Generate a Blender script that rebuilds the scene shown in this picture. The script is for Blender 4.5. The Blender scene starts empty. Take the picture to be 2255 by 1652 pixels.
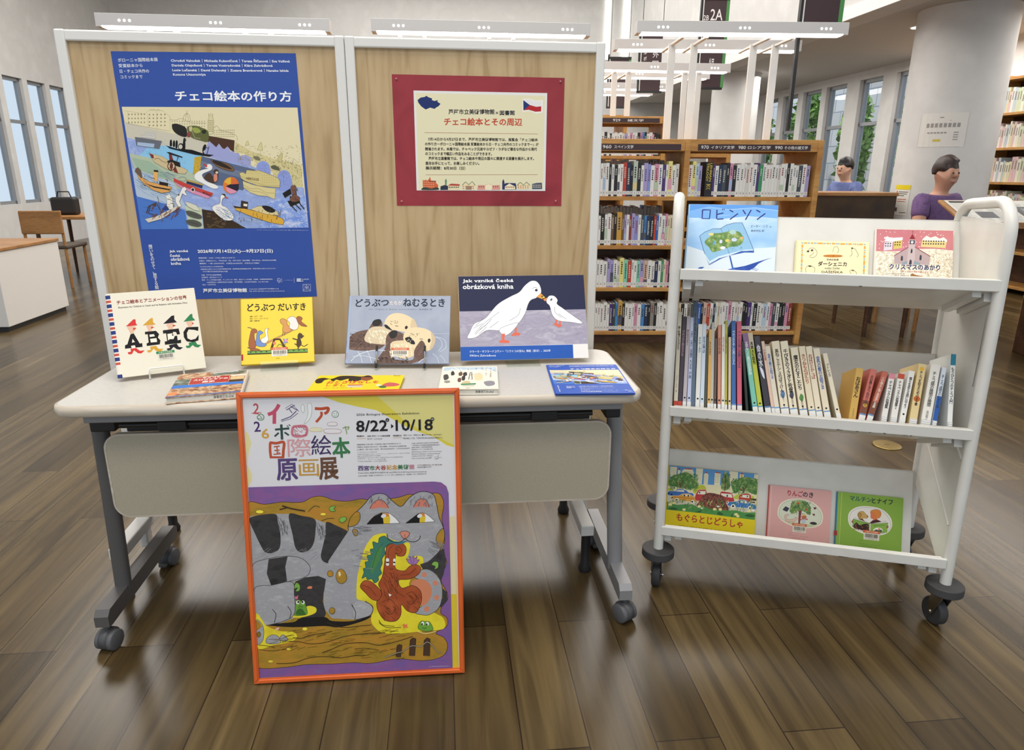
import bpy, bmesh, math, random
import numpy as np
from mathutils import Vector, Matrix
from mathutils.geometry import tessellate_polygon

S = bpy.context.scene
COL = S.collection
R = random.Random(7)

# ------------------------------------------------------------------ camera, light, exposure
F_PX, PITCH, ROLL, CAM_H, PW, PH = 1503.83, .2901, .0051, 1.2315, 2255, 1652
cam = bpy.data.objects.new('camera', bpy.data.cameras.new('camera'))
COL.objects.link(cam)
cam.matrix_world = Matrix.Translation((0, 0, CAM_H)) @ Matrix.Rotation(math.pi/2-PITCH, 4, 'X') @ Matrix.Rotation(ROLL, 4, 'Z')
cam.data.sensor_width = 36
cam.data.lens = F_PX/PW*36
cam.data.clip_start = .05
S.camera = cam

S.view_settings.view_transform = 'Standard'
S.view_settings.look = 'None'
S.view_settings.gamma = 1
S.view_settings.use_curve_mapping = False
S.view_settings.exposure = 0.06

world = bpy.data.worlds.new('daylight')
S.world = world
world.use_nodes = True
bg = world.node_tree.nodes['Background']
bg.inputs[0].default_value = (.80, .90, 1.0, 1)
bg.inputs[1].default_value = .95
S.cycles.transparent_max_bounces = 24

def area_light(name, loc, sx, sy, watts, rot=(0, 0, 0), col=(1, .96, .91)):
    L = bpy.data.lights.new(name, 'AREA')
    L.shape = 'RECTANGLE'; L.size = sx; L.size_y = sy; L.energy = watts; L.color = col
    o = bpy.data.objects.new(name, L)
    o.location = loc; o.rotation_euler = rot
    COL.objects.link(o)
    return o
sun = bpy.data.objects.new('sun', bpy.data.lights.new('sun', 'SUN')); COL.objects.link(sun)
sun.data.energy = 2.6; sun.data.angle = .02; sun.data.color = (1, .96, .88); sun.rotation_euler = (math.radians(-6), math.radians(-29), 0)
# unseen lamps added to fill the hall and its sides, besides the skylight
area_light('hall_fill_light', (-.2, 1.2, 4.9), 3.4, 2.2, 170)
area_light('hall_fill_light', (-.6, -1.8, 4.9), 3.6, 1.6, 120)  # added for light on the upright fronts
area_light('skylight', (-.6, 9.6, 5.05), 6.4, 11.0, 800, (0, 0, .1))
area_light('side_fill_light', (5.1, 7.4, 2.64), .5, 5.0, 75, (0, 0, .1))  # added to brighten the dim far side of the room
area_light('side_fill_light', (3.9, 12.0, 2.64), .5, 5.0, 75, (0, 0, .1))
area_light('hall_fill_light', (-4.9, 8.6, 4.95), 1.6, 5.0, 170, (0, 0, .1))  # added to brighten the left side
# ------------------------------------------------------------------ materials
def lin(c):
    c = c/255
    return c/12.92 if c <= .04045 else ((c+.055)/1.055)**2.4
def rgb(h):
    if len(h) == 3: h = ''.join(c*2 for c in h)
    return (lin(int(h[:2], 16)), lin(int(h[2:4], 16)), lin(int(h[4:6], 16)), 1)
MATS = {}
def mat(name, h='cccccc', rough=.5, metal=0., emit=0., spec=.5):
    if name in MATS: return MATS[name]
    m = bpy.data.materials.new(name); m.use_nodes = True
    b = m.node_tree.nodes['Principled BSDF']
    b.inputs['Base Color'].default_value = rgb(h)
    b.inputs['Roughness'].default_value = rough
    b.inputs['Metallic'].default_value = metal
    b.inputs['Specular IOR Level'].default_value = spec
    if emit:
        b.inputs['Emission Color'].default_value = rgb(h)
        b.inputs['Emission Strength'].default_value = emit
    MATS[name] = m
    return m
def ink(h):
    return MATS[h] if h in MATS else mat('ink_'+h, h, .55, spec=.25)
def nodes(m):
    return m.node_tree.nodes, m.node_tree.links, m.node_tree.nodes['Principled BSDF']
def noise_mat(name, cols, scale=(8, 8, 8), rough=.5, detail=3, bump=0., metal=0., spec=.4, pos=None, dist=0., nr=.5):
    """A mottled surface: object-space noise through a colour ramp."""
    m = mat(name, cols[0], rough, metal, spec=spec); n, l, b = nodes(m)
    tc = n.new('ShaderNodeTexCoord'); mp = n.new('ShaderNodeMapping'); mp.inputs['Scale'].default_value = scale
    nz = n.new('ShaderNodeTexNoise'); nz.inputs['Scale'].default_value = 1; nz.inputs['Detail'].default_value = detail
    nz.inputs['Distortion'].default_value = dist; nz.inputs['Roughness'].default_value = nr
    rp = n.new('ShaderNodeValToRGB'); cr = rp.color_ramp
    ps = pos or [.3+.4*i/(len(cols)-1) for i in range(len(cols))]
    while len(cr.elements) < len(cols): cr.elements.new(.5)
    for e, p, c in zip(cr.elements, ps, cols): e.position = p; e.color = rgb(c)
    l.new(tc.outputs['Object'], mp.inputs[0]); l.new(mp.outputs[0], nz.inputs['Vector'])
    l.new(nz.outputs[0], rp.inputs[0]); l.new(rp.outputs[0], b.inputs['Base Color'])
    if bump:
        bp = n.new('ShaderNodeBump'); bp.inputs['Strength'].default_value = bump; bp.inputs['Distance'].default_value = .01
        l.new(nz.outputs[0], bp.inputs['Height']); l.new(bp.outputs[0], b.inputs['Normal'])
    return m
def glass_mat(name, tint='ffffff', rough=.02, mixf=.08):
    m = bpy.data.materials.new(name); m.use_nodes = True; n = m.node_tree.nodes; l = m.node_tree.links
    n.clear(); o = n.new('ShaderNodeOutputMaterial'); mx = n.new('ShaderNodeMixShader')
    t = n.new('ShaderNodeBsdfTransparent'); t.inputs[0].default_value = rgb(tint)
    g = n.new('ShaderNodeBsdfGlossy'); g.inputs['Roughness'].default_value = rough
    fr = n.new('ShaderNodeFresnel'); fr.inputs[0].default_value = 1.35
    ge = n.new('ShaderNodeNewGeometry'); iv = n.new('ShaderNodeMath'); iv.operation = 'MULTIPLY_ADD'; iv.inputs[1].default_value = -mixf*10; iv.inputs[2].default_value = mixf*10
    mu = n.new('ShaderNodeMath'); mu.operation = 'MULTIPLY'; l.new(ge.outputs['Backfacing'], iv.inputs[0]); l.new(iv.outputs[0], mu.inputs[1])
    l.new(fr.outputs[0], mu.inputs[0]); l.new(mu.outputs[0], mx.inputs[0]); l.new(t.outputs[0], mx.inputs[1]); l.new(g.outputs[0], mx.inputs[2]); l.new(mx.outputs[0], o.inputs[0])
    MATS[name] = m
    return m

WHITE = mat('white_paint', 'dad8d3', .45)
CARTW = noise_mat('cart_enamel', ['d8d5ce', 'd2cfc7', 'dcd9d3'], (6, 6, 6), .32)
STEEL = mat('grey_steel', '8b8a8b', .4, .15)
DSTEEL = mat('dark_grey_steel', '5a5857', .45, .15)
BLACK = mat('black_plastic', '1d1c1c', .45)
RUBBER = mat('grey_rubber', '3e3c3c', .7)
WHEELG = mat('grey_wheel_plastic', '58585a', .55)
PAPER = mat('page_paper', 'e3ded1', .8)
CREAM = mat('cream_card', 'ece4cd', .6)
LAMPW = mat('lamp_housing', 'cfccca', .5)
GLOW = mat('lamp_diffuser', 'ffffff', .5, emit=5.5)
DOT = mat('lamp_hole_glow', 'ffffff', .5, emit=3.5)
GLOW2 = mat('light_strip', 'fffdf6', .5, emit=2.6)
SIGN = mat('sign_plum', '3d2a2e', .6)
CHROME = mat('chrome', 'c9c9c9', .2, 1.)
WIREW = mat('white_wire', 'e2e0da', .4)
GLASS = glass_mat('picture_glazing', 'fbfbfb', .03, .05)
ACRYL = glass_mat('clear_acrylic', 'fafcfb', .05, .12)
WINGL = glass_mat('window_glass', 'f4f8fb', .02, .1)

def wood_mat(name, cols, stretch, rough=.45, fine=60, spec=.35, thin=False):
    """Wood with cathedral grain: a distorted wave along the stretched axis plus fine streaks."""
    m = mat(name, cols[0], rough, spec=spec); n, l, b = nodes(m)
    tc = n.new('ShaderNodeTexCoord'); mp = n.new('ShaderNodeMapping'); mp.inputs['Scale'].default_value = stretch
    nz = n.new('ShaderNodeTexNoise'); nz.inputs['Scale'].default_value = 1.; nz.inputs['Detail'].default_value = 2; nz.inputs['Distortion'].default_value = .4
    mt = n.new('ShaderNodeMath'); mt.operation = 'MULTIPLY'; mt.inputs[1].default_value = 13
    sn = n.new('ShaderNodeMath'); sn.operation = 'SINE'
    mp2 = n.new('ShaderNodeMapping'); mp2.inputs['Scale'].default_value = [s*fine/6 for s in stretch]
    n2 = n.new('ShaderNodeTexNoise'); n2.inputs['Scale'].default_value = 1; n2.inputs['Detail'].default_value = 3
    ad = n.new('ShaderNodeMath'); ad.operation = 'MULTIPLY_ADD'; ad.inputs[1].default_value = .16
    rp = n.new('ShaderNodeValToRGB'); cr = rp.color_ramp
    while len(cr.elements) < len(cols): cr.elements.new(.5)
    for i, (e, c) in enumerate(zip(cr.elements, cols)): e.position = .25+.5*i/(len(cols)-1); e.color = rgb(c)
    l.new(tc.outputs['Object'], mp.inputs[0]); l.new(mp.outputs[0], nz.inputs['Vector']); l.new(nz.outputs[0], mt.inputs[0]); l.new(mt.outputs[0], sn.inputs[0])
    l.new(tc.outputs['Object'], mp2.inputs[0]); l.new(mp2.outputs[0], n2.inputs['Vector'])
    if thin:        # narrow dark growth lines instead of broad bands
        mt.inputs[1].default_value = 60; ad.inputs[1].default_value = -.2
        h1 = n.new('ShaderNodeMath'); h1.operation = 'MULTIPLY_ADD'; h1.inputs[1].default_value = .5; h1.inputs[2].default_value = .5
        h2 = n.new('ShaderNodeMath'); h2.operation = 'POWER'; h2.inputs[1].default_value = 9
        l.new(sn.outputs[0], h1.inputs[0]); l.new(h1.outputs[0], h2.inputs[0]); sn = h2
    l.new(sn.outputs[0], ad.inputs[0]); l.new(n2.outputs[0], ad.inputs[2]); l.new(ad.outputs[0], rp.inputs[0]); l.new(rp.outputs[0], b.inputs['Base Color'])
    return m
PANELW = wood_mat('panel_wood', ['a98e66', 'b99e76', 'bfa57d', 'c5ab85'], (4.4, 4.4, .5), .5, thin=True)
SHELFW = wood_mat('bookcase_wood', ['a9763f', 'b98749', 'c69555'], (1.2, 6, 6), .45)
DARKW = wood_mat('dark_wood', ['3a2619', '4a3222', '573b28'], (1.5, 8, 8), .4)
MIDW = wood_mat('table_wood', ['8b6238', '9b7043', 'a87b4c'], (1.5, 8, 8), .4)
TOPM = noise_mat('table_laminate', ['c0bdb6', 'c4c1ba', 'bbb8b1'], (90, 90, 90), .3)
EDGEM = noise_mat('table_edge', ['c9beae', 'bfb2a0', 'd2c8ba'], (6, 40, 40), .45)
MODEST = noise_mat('modesty_vinyl', ['b5ab96', 'aea48f'], (200, 200, 200), .5)
REDPAP = noise_mat('red_paper', ['8c2a33', '97303a', '81252e'], (5, 5, 5), .65, bump=.15, dist=1.)
TILE = mat('shade', 'aaaaaa')
noise_mat('crayonP', ['6f60a2', '7d5c9c', '905b95', '7270ac'], (11, 11, 26), .6, 12, pos=[.33, .45, .57, .68], nr=.8)
noise_mat('crayonO', ['937820', 'aa8526', 'bd8a2b', 'c27e2b'], (9, 9, 30), .6, 12, pos=[.35, .46, .56, .68], nr=.8)
noise_mat('crayonG', ['b2b1b3', 'a2a1a4', 'bebdbe'], (26, 26, 60), .6, 10, nr=.75)
noise_mat('crayonK', ['2b2827', '3a3737', '211f1e'], (30, 30, 50), .6, 6)
noise_mat('crayonY', ['e9d520', 'f1e032', 'ddc520'], (20, 20, 20), .6, 4)
noise_mat('crayonR', ['b25426', 'a44a20', 'c06031'], (20, 20, 20), .6, 5)
noise_mat('washG', ['a9a2b2', '9c95a6', 'b8b2bd'], (18, 18, 40), .6, 6, dist=1.5)
noise_mat('waterL', ['9fb0dd', '8fa3d6', 'b3c0e3'], (30, 30, 60), .6, 6)
noise_mat('waterB', ['6f8fd8', '8aa4df', 'd8dcea'], (30, 30, 50), .6, 6, pos=[.35, .5, .68])
noise_mat('stone', ['c2b478', 'd6ca94', 'a39663'], (90, 90, 90), .6, 6)
noise_mat('skyblue', ['7fb0e2', 'a9cbe9', 'dfe9f0'], (5, 5, 9), .5, 4)
noise_mat('snowdot', ['efe8da', 'ded5bf', 'b9a988'], (120, 120, 120), .6, 2, pos=[.4, .55, .7])
noise_mat('pinksky', ['cc8084', 'c5757c', 'cc8aa0'], (8, 8, 8), .6, 4)
noise_mat('photoA', ['7a4a38', 'b98660', 'd9c39c', '5d3d34'], (60, 60, 90), .5, 6, pos=[.35, .48, .58, .7])
noise_mat('photoB', ['37443a', '6e7766', 'a9aaa0'], (50, 50, 70), .5, 6)
noise_mat('lavagrey', ['8c94a6', '99a0b0', '858da0'], (7, 7, 7), .45, 3)
noise_mat('otterfur', ['6a5044', '5a4238', '785c4f'], (60, 60, 60), .6, 5)
noise_mat('leafy', ['3f6a35', '6d8f4a', 'b8c07a'], (70, 70, 70), .6, 4)
noise_mat('soil', ['4f211b', '8a4a38', '5e2a20'], (90, 90, 90), .6, 2, pos=[.42, .5, .58])

# ------------------------------------------------------------------ mesh building
class MB:
    """Collects faces with materials and links them as ONE mesh object."""
    def __init__(s): s.v = []; s.f = []; s.m = []; s.mats = []; s.sm = []
    def mi(s, m):
        if m not in s.mats: s.mats.append(m)
        return s.mats.index(m)
    def add(s, vs, fs, m, smooth=False):
        o = len(s.v); s.v += [tuple(v) for v in vs]; k = s.mi(m)
        for f in fs: s.f.append([o+i for i in f]); s.m.append(k); s.sm.append(smooth)
    def box(s, a, b, m, M=None):
        x0, y0, z0 = a; x1, y1, z1 = b
        vs = [(x0,y0,z0),(x1,y0,z0),(x1,y1,z0),(x0,y1,z0),(x0,y0,z1),(x1,y0,z1),(x1,y1,z1),(x0,y1,z1)]
        if M is not None: vs = [tuple(M @ Vector(v)) for v in vs]
        s.add(vs, [(0,3,2,1),(4,5,6,7),(0,1,5,4),(1,2,6,5),(2,3,7,6),(3,0,4,7)], m)
    def bbox(s, a, b, m, r=.003, seg=2, M=None):
        """a box with rounded edges"""
        bm = bmesh.new(); bmesh.ops.create_cube(bm, size=1)
        c = [(a[i]+b[i])/2 for i in range(3)]; d = [b[i]-a[i] for i in range(3)]
        for v in bm.verts: v.co = Vector([c[i]+v.co[i]*d[i] for i in range(3)])
        bmesh.ops.bevel(bm, geom=bm.edges[:], offset=min(r, min(d)*.45), segments=seg, affect='EDGES', profile=.5)
        s.bm(bm, m, M)
    def bm(s, bm, m, M=None, smooth=False):
        bm.verts.index_update()
        vs = [tuple(M @ v.co) if M is not None else tuple(v.co) for v in bm.verts]
        s.add(vs, [[v.index for v in f.verts] for f in bm.faces], m, smooth); bm.free()
    def prism(s, pts, z0, z1, m, M=None, smooth=False):
        """polygon in xy extruded from z0 to z1"""
        n = len(pts); vs = [(x, y, z0) for x, y in pts]+[(x, y, z1) for x, y in pts]
        if M is not None: vs = [tuple(M @ Vector(v)) for v in vs]
        s.add(vs, [list(range(n))[::-1], [n+i for i in range(n)]], m)
        s.add(vs, [(i, (i+1) % n, n+(i+1) % n, n+i) for i in range(n)], m, smooth)
    def tube(s, pts, r, m, n=10, caps=True, sq=1.):
        """round tube along points"""
        P = [Vector(p) for p in pts]; rings = []; up = None
        for i, p in enumerate(P):
            t = ((P[i+1]-P[i]).normalized() if i < len(P)-1 else Vector()) + ((P[i]-P[i-1]).normalized() if i else Vector())
            t.normalize()
            if up is None: up = Vector((0, 0, 1)) if abs(t.z) < .9 else Vector((1, 0, 0))
            x = t.cross(up).normalized(); y = x.cross(t).normalized(); up = y
            rr = r[i] if isinstance(r, (list, tuple)) else r
            rings.append([p+x*rr*math.cos(2*math.pi*k/n)+y*rr*sq*math.sin(2*math.pi*k/n) for k in range(n)])
        vs = [v for g in rings for v in g]
        fs = [(i*n+k, i*n+(k+1) % n, (i+1)*n+(k+1) % n, (i+1)*n+k) for i in range(len(P)-1) for k in range(n)]
        s.add(vs, fs, m, True)
        if caps: s.add(vs, [list(range(n))[::-1], [(len(P)-1)*n+k for k in range(n)]], m)
    def lathe(s, prof, m, n=24, M=None, sharp=False):
        """profile (r, z) turned about z"""
        if sharp:
            for i in range(len(prof)-1): s._ring(prof[i:i+2], m, n, M)
            return
        s._ring(prof, m, n, M)
    def _ring(s, prof, m, n, M):
        vs = [(r*math.cos(2*math.pi*k/n), r*math.sin(2*math.pi*k/n), z) for r, z in prof for k in range(n)]
        if M is not None: vs = [tuple(M @ Vector(v)) for v in vs]
        s.add(vs, [(i*n+k, i*n+(k+1) % n, (i+1)*n+(k+1) % n, (i+1)*n+k) for i in range(len(prof)-1) for k in range(n)], m, True)
        if len(prof) > 2: s.add(vs, [list(range(n))[::-1], [(len(prof)-1)*n+k for k in range(n)]], m)
    def build(s, name, parent=None, M=None):
        me = bpy.data.meshes.new(name); me.from_pydata(s.v, [], s.f)
        for m in s.mats: me.materials.append(m)
        me.polygons.foreach_set('material_index', s.m); me.polygons.foreach_set('use_smooth', s.sm)
        me.update()
        o = bpy.data.objects.new(name, me); COL.objects.link(o)
        if parent is not None: o.parent = parent
        if M is not None: o.matrix_local = M
        return o
def arc_rect(x0, y0, x1, y1, r, n=6):
    out = []
    for cx, cy, a in ((x1-r, y0+r, -90), (x1-r, y1-r, 0), (x0+r, y1-r, 90), (x0+r, y0+r, 180)):
        for k in range(n+1):
            t = math.radians(a+90*k/n); out.append((cx+r*math.cos(t), cy+r*math.sin(t)))
    return out
def tag(o, label=None, cat=None, group=None, kind=None):
    if label: o['label'] = label
    if cat: o['category'] = cat
    if group: o['group'] = group
    if kind: o['kind'] = kind
    return o
def thing(name, label, cat, M=None, group=None):
    o = bpy.data.objects.new(name, None); COL.objects.link(o); o.empty_display_size = .05
    if M is not None: o.matrix_world = M
    return tag(o, label, cat, group)
def struct(o): o['kind'] = 'structure'; return o
def copy_tree(o, parent=None):
    c = o.copy(); COL.objects.link(c); c.parent = parent
    for ch in o.children: copy_tree(ch, c)
    return c
def TR(x, y, z, yaw=0, lean=0, pitch=0):
    """place: yaw about z, then lean back about x; a lean of 90 degrees lays a sheet on its back"""
    return Matrix.Translation((x, y, z)) @ Matrix.Rotation(yaw, 4, 'Z') @ Matrix.Rotation(-lean, 4, 'X') @ Matrix.Rotation(pitch, 4, 'Y')

# ------------------------------------------------------------------ printing on flat sheets
_tc = {}
def text_mesh(s, off=0., center=False):
    k = (s, off, center)
    if k not in _tc:
        c = bpy.data.curves.new('lettering', 'FONT'); c.body = s; c.size = 1; c.offset = off; c.resolution_u = 2; c.fill_mode = 'FRONT'
        if center: c.align_x = 'CENTER'; c.space_line = .86
        o = bpy.data.objects.new('lettering', c); me = o.to_mesh()
        _tc[k] = ([(v.co.x, v.co.y) for v in me.vertices], [list(p.vertices) for p in me.polygons])
        o.to_mesh_clear(); bpy.data.objects.remove(o); bpy.data.curves.remove(c)
    return _tc[k]
def homography(src, dst):
    A = []; b = []
    for (x, y), (u, v) in zip(src, dst):
        A += [[x, y, 1, 0, 0, 0, -u*x, -u*y], [0, 0, 0, x, y, 1, -v*x, -v*y]]; b += [u, v]
    h = np.append(np.linalg.solve(np.array(A, float), np.array(b, float)), 1).reshape(3, 3)
    return lambda x, y: ((h[0, 0]*x+h[0, 1]*y+h[0, 2])/(h[2, 0]*x+h[2, 1]*y+h[2, 2]), (h[1, 0]*x+h[1, 1]*y+h[1, 2])/(h[2, 0]*x+h[2, 1]*y+h[2, 2]))
def catmull(P, closed, n=5):
    out = []; N = len(P)
    for i in range(N if closed else N-1):
        g = (lambda k: P[k % N]) if closed else (lambda k: P[max(0, min(N-1, k))])
        p0, p1, p2, p3 = g(i-1), g(i), g(i+1), g(i+2)
        for k in range(n):
            t = k/n
            out.append(tuple(.5*(2*p1[j]+(p2[j]-p0[j])*t+(2*p0[j]-5*p1[j]+4*p2[j]-p3[j])*t*t+(3*p1[j]-p0[j]-3*p2[j]+p3[j])*t**3) for j in (0, 1)))
    if not closed: out.append(tuple(P[-1]))
    return out
LAYER = 7e-6
def art(mb, spec, quad, w, h, y0=0., clip=True, zoff=0.):
    """Print the drawing in SPEC on the sheet 0..w, 0..h (front at y = y0); drawing coordinates are mapped from QUAD onto the sheet."""
    H = homography(quad, [(0, h), (w, h), (w, 0), (0, 0)]); v_start = len(mb.v)
    ox, oy, sc = 0., 0., 1.; lay = [1]
    def L(x, y): return H(ox+x/sc, oy+y/sc)
    def cl(p): return (min(max(p[0], 0), w), min(max(p[1], 0), h)) if clip else p
    def poly(P, c):
        P = [cl(p) for p in P]; y = y0-LAYER*lay[0]
        tri = tessellate_polygon([[Vector((p[0], p[1], 0)) for p in P]])
        out = []
        for t in tri:
            a, b, d = (P[i] for i in t)
            if (b[0]-a[0])*(d[1]-a[1])-(b[1]-a[1])*(d[0]-a[0]) < 0: t = (t[0], t[2], t[1])
            out.append(t)
        mb.add([(p[0], y, p[1]) for p in P], out, ink(c)); lay[0] += 1
    def stroke(P, wd, c, closed=False):
        if closed: P = P+[P[0]]
        n = len(P); l = []; r = []; y = y0-LAYER*lay[0]
        for i in range(n):
            a = P[max(0, i-1)]; b = P[min(n-1, i+1)]
            if closed and i in (0, n-1): a, b = P[n-2], P[1]
            dx, dy = b[0]-a[0], b[1]-a[1]; q = math.hypot(dx, dy) or 1
            l.append(cl((P[i][0]-dy/q*wd/2, P[i][1]+dx/q*wd/2))); r.append(cl((P[i][0]+dy/q*wd/2, P[i][1]-dx/q*wd/2)))
        mb.add([(p[0], y, p[1]) for p in l+r], [(n+i, n+i+1, i+1, i) for i in range(n-1)], ink(c)); lay[0] += 1
    def unit(x, y):
        a, b = L(x, y), L(x+1, y); return math.hypot(a[0]-b[0], a[1]-b[1])
    def text(s, bold, A, U, W, Hh, c, center=False):
        vs, fs = text_mesh(s, .004, center)
        if not vs: return
        xs = [v[0] for v in vs]; ys = [v[1] for v in vs]; x0, x1, z0, z1 = min(xs), max(xs), min(ys), max(ys)
        N = (-U[1], U[0]); d = bold*(W if center else Hh)
        for da, db in (((d, d), (-d, -d), (d, -d), (-d, d)) if bold else ((0, 0),)):       # heavy lettering: the stroke widened all round
            out = []; y = y0-LAYER*lay[0]
            for vx, vy in vs:
                a = (vx-x0)/((x1-x0) or 1)*W+da; b = (vy-z0)/((z1-z0) or 1)*Hh+db
                out.append((A[0]+U[0]*a+N[0]*b, y, A[1]+U[1]*a+N[1]*b))
            mb.add(out, fs, ink(c)); lay[0] += 1
    for ln in spec.strip().split('\n'):
        q = ln.split()
        if not q: continue
        k = q[0]
        pts = lambda i: [L(*map(float, t.split(','))) for t in q[i:]]
        if k == 'C': ox, oy, sc = map(float, q[1:4])
        elif k == 'P': poly(pts(2), q[1])
        elif k == 'S': poly(catmull(pts(2), True), q[1])
        elif k in 'OQ':      # filled shape with an outline (O smooth, Q straight)
            P = pts(4); u = unit(*map(float, q[4].split(',')))*float(q[3])
            P = catmull(P, True) if k == 'O' else P
            poly(P, q[1]); stroke(P, u, q[2], True)
        elif k in 'LK':
            P = pts(3); u = unit(*map(float, q[3].split(',')))*float(q[2])
            stroke(catmull(P, False) if k == 'L' else P, u, q[1])
        elif k == 'R':
            a = list(map(float, q[2:6])); poly([L(a[0], a[1]), L(a[2], a[1]), L(a[2], a[3]), L(a[0], a[3])], q[1])
        elif k == 'E':
            cx, cy, rx, ry = map(float, q[2:6]); an = math.radians(float(q[6])) if len(q) > 6 else 0
            poly([L(cx+rx*math.cos(t)*math.cos(an)-ry*math.sin(t)*math.sin(an), cy+rx*math.cos(t)*math.sin(an)+ry*math.sin(t)*math.cos(an)) for t in [2*math.pi*i/20 for i in range(20)]], q[1])
        elif k in 'TB':      # T colour x0 y0 x1 y1 height text   (B: bold)
            x0, y0_, x1, y1, hh = map(float, q[2:7]); A, B = L(x0, y0_), L(x1, y1); C_ = L(x0, y0_-hh)
            W = math.hypot(B[0]-A[0], B[1]-A[1]); U = ((B[0]-A[0])/W, (B[1]-A[1])/W)
            hv = abs(-(C_[0]-A[0])*U[1]+(C_[1]-A[1])*U[0])
            text(' '.join(q[7:]), .02 if k == 'B' else 0, A, U, W, hv, q[1])
        elif k in 'VW':      # V colour xtop ytop xbottom ybottom width text (top to bottom; W: bold)
            x0, y0_, x1, y1, ww = map(float, q[2:7]); A, B = L(x0, y0_), L(x1, y1); s = ' '.join(q[7:]).replace('ー', '|')
            D = math.hypot(B[0]-A[0], B[1]-A[1]); N = ((A[0]-B[0])/D, (A[1]-B[1])/D); U = (N[1], -N[0]); wv = unit(x0, y0_)*ww
            text('\n'.join(s), .022 if k == 'W' else 0, (B[0]-U[0]*wv/2, B[1]-U[1]*wv/2), U, wv, D, q[1], True)
        elif k == 'G':       # grid of windows: G colour x0 y0 x1 y1 nx ny fill
            x0, y0_, x1, y1 = map(float, q[2:6]); nx, ny = int(q[6]), int(q[7]); f = float(q[8])
            for i in range(nx):
                for j in range(ny):
                    a = x0+(x1-x0)*i/nx; b = y0_+(y1-y0_)*j/ny; dx = (x1-x0)/nx*f; dy = (y1-y0_)/ny*f
                    poly([L(a, b), L(a+dx, b), L(a+dx, b+dy), L(a, b+dy)], q[1]); lay[0] -= 1
            lay[0] += 1
        elif k == 'D':       # scattered strokes: D colour x0 y0 x1 y1 count length width angle
            x0, y0_, x1, y1 = map(float, q[2:6]); nn = int(q[6]); ll, ww, an = map(float, q[7:10]); rr = random.Random(nn)
            for i in range(nn):
                a = x0+(x1-x0)*rr.random(); b = y0_+(y1-y0_)*rr.random(); t = math.radians(an+rr.uniform(-13, 13))
                stroke([L(a, b), L(a+ll*math.cos(t), b+ll*math.sin(t))], unit(a, b)*ww, q[1]); lay[0] -= 1
            lay[0] += 1
    if zoff: mb.v[v_start:] = [(a, b, c+zoff) for a, b, c in mb.v[v_start:]]
def barcode(mb, x, y, w, h, red=True, y0=-.0004):
    """library label with barcode, lower left corner at x, y"""
    mb.box((x, y0, y), (x+w, y0+.0003, y+h), ink('ded8c8'))
    if red is not None:
        mb.box((x-.05*w, y0-.0001, y+h*.72), (x+1.05*w, y0+.0002, y+h), ink('c8653d' if red else '2f8a5b'))
        vs, fs = text_mesh('芦屋市立図書館', 0); xs = [v[0] for v in vs]; ys = [v[1] for v in vs]
        mb.add([(x+.1*w+(v[0]-min(xs))/(max(xs)-min(xs))*w*.8, y0-.00016, y+h*.78+(v[1]-min(ys))/(max(ys)-min(ys))*h*.16) for v in vs], fs, ink('f0d8c4'))
    r = random.Random(int(x*1e4)); a = x+.1*w
    while a < x+w*.9:
        d = w*r.choice((.012, .02, .03)); mb.box((a, y0-.0001, y+h*.24), (a+d, y0, y+h*.64), ink('222222')); a += d+w*r.choice((.014, .022))
    vs, fs = text_mesh('12186681-2' if red else '11482651-2', 0); xs = [v[0] for v in vs]; ys = [v[1] for v in vs]
    mb.add([(x+.14*w+(v[0]-min(xs))/(max(xs)-min(xs))*w*.72, y0-.0001, y+h*.08+(v[1]-min(ys))/(max(ys)-min(ys))*h*.1) for v in vs], fs, ink('444444'))
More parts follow.
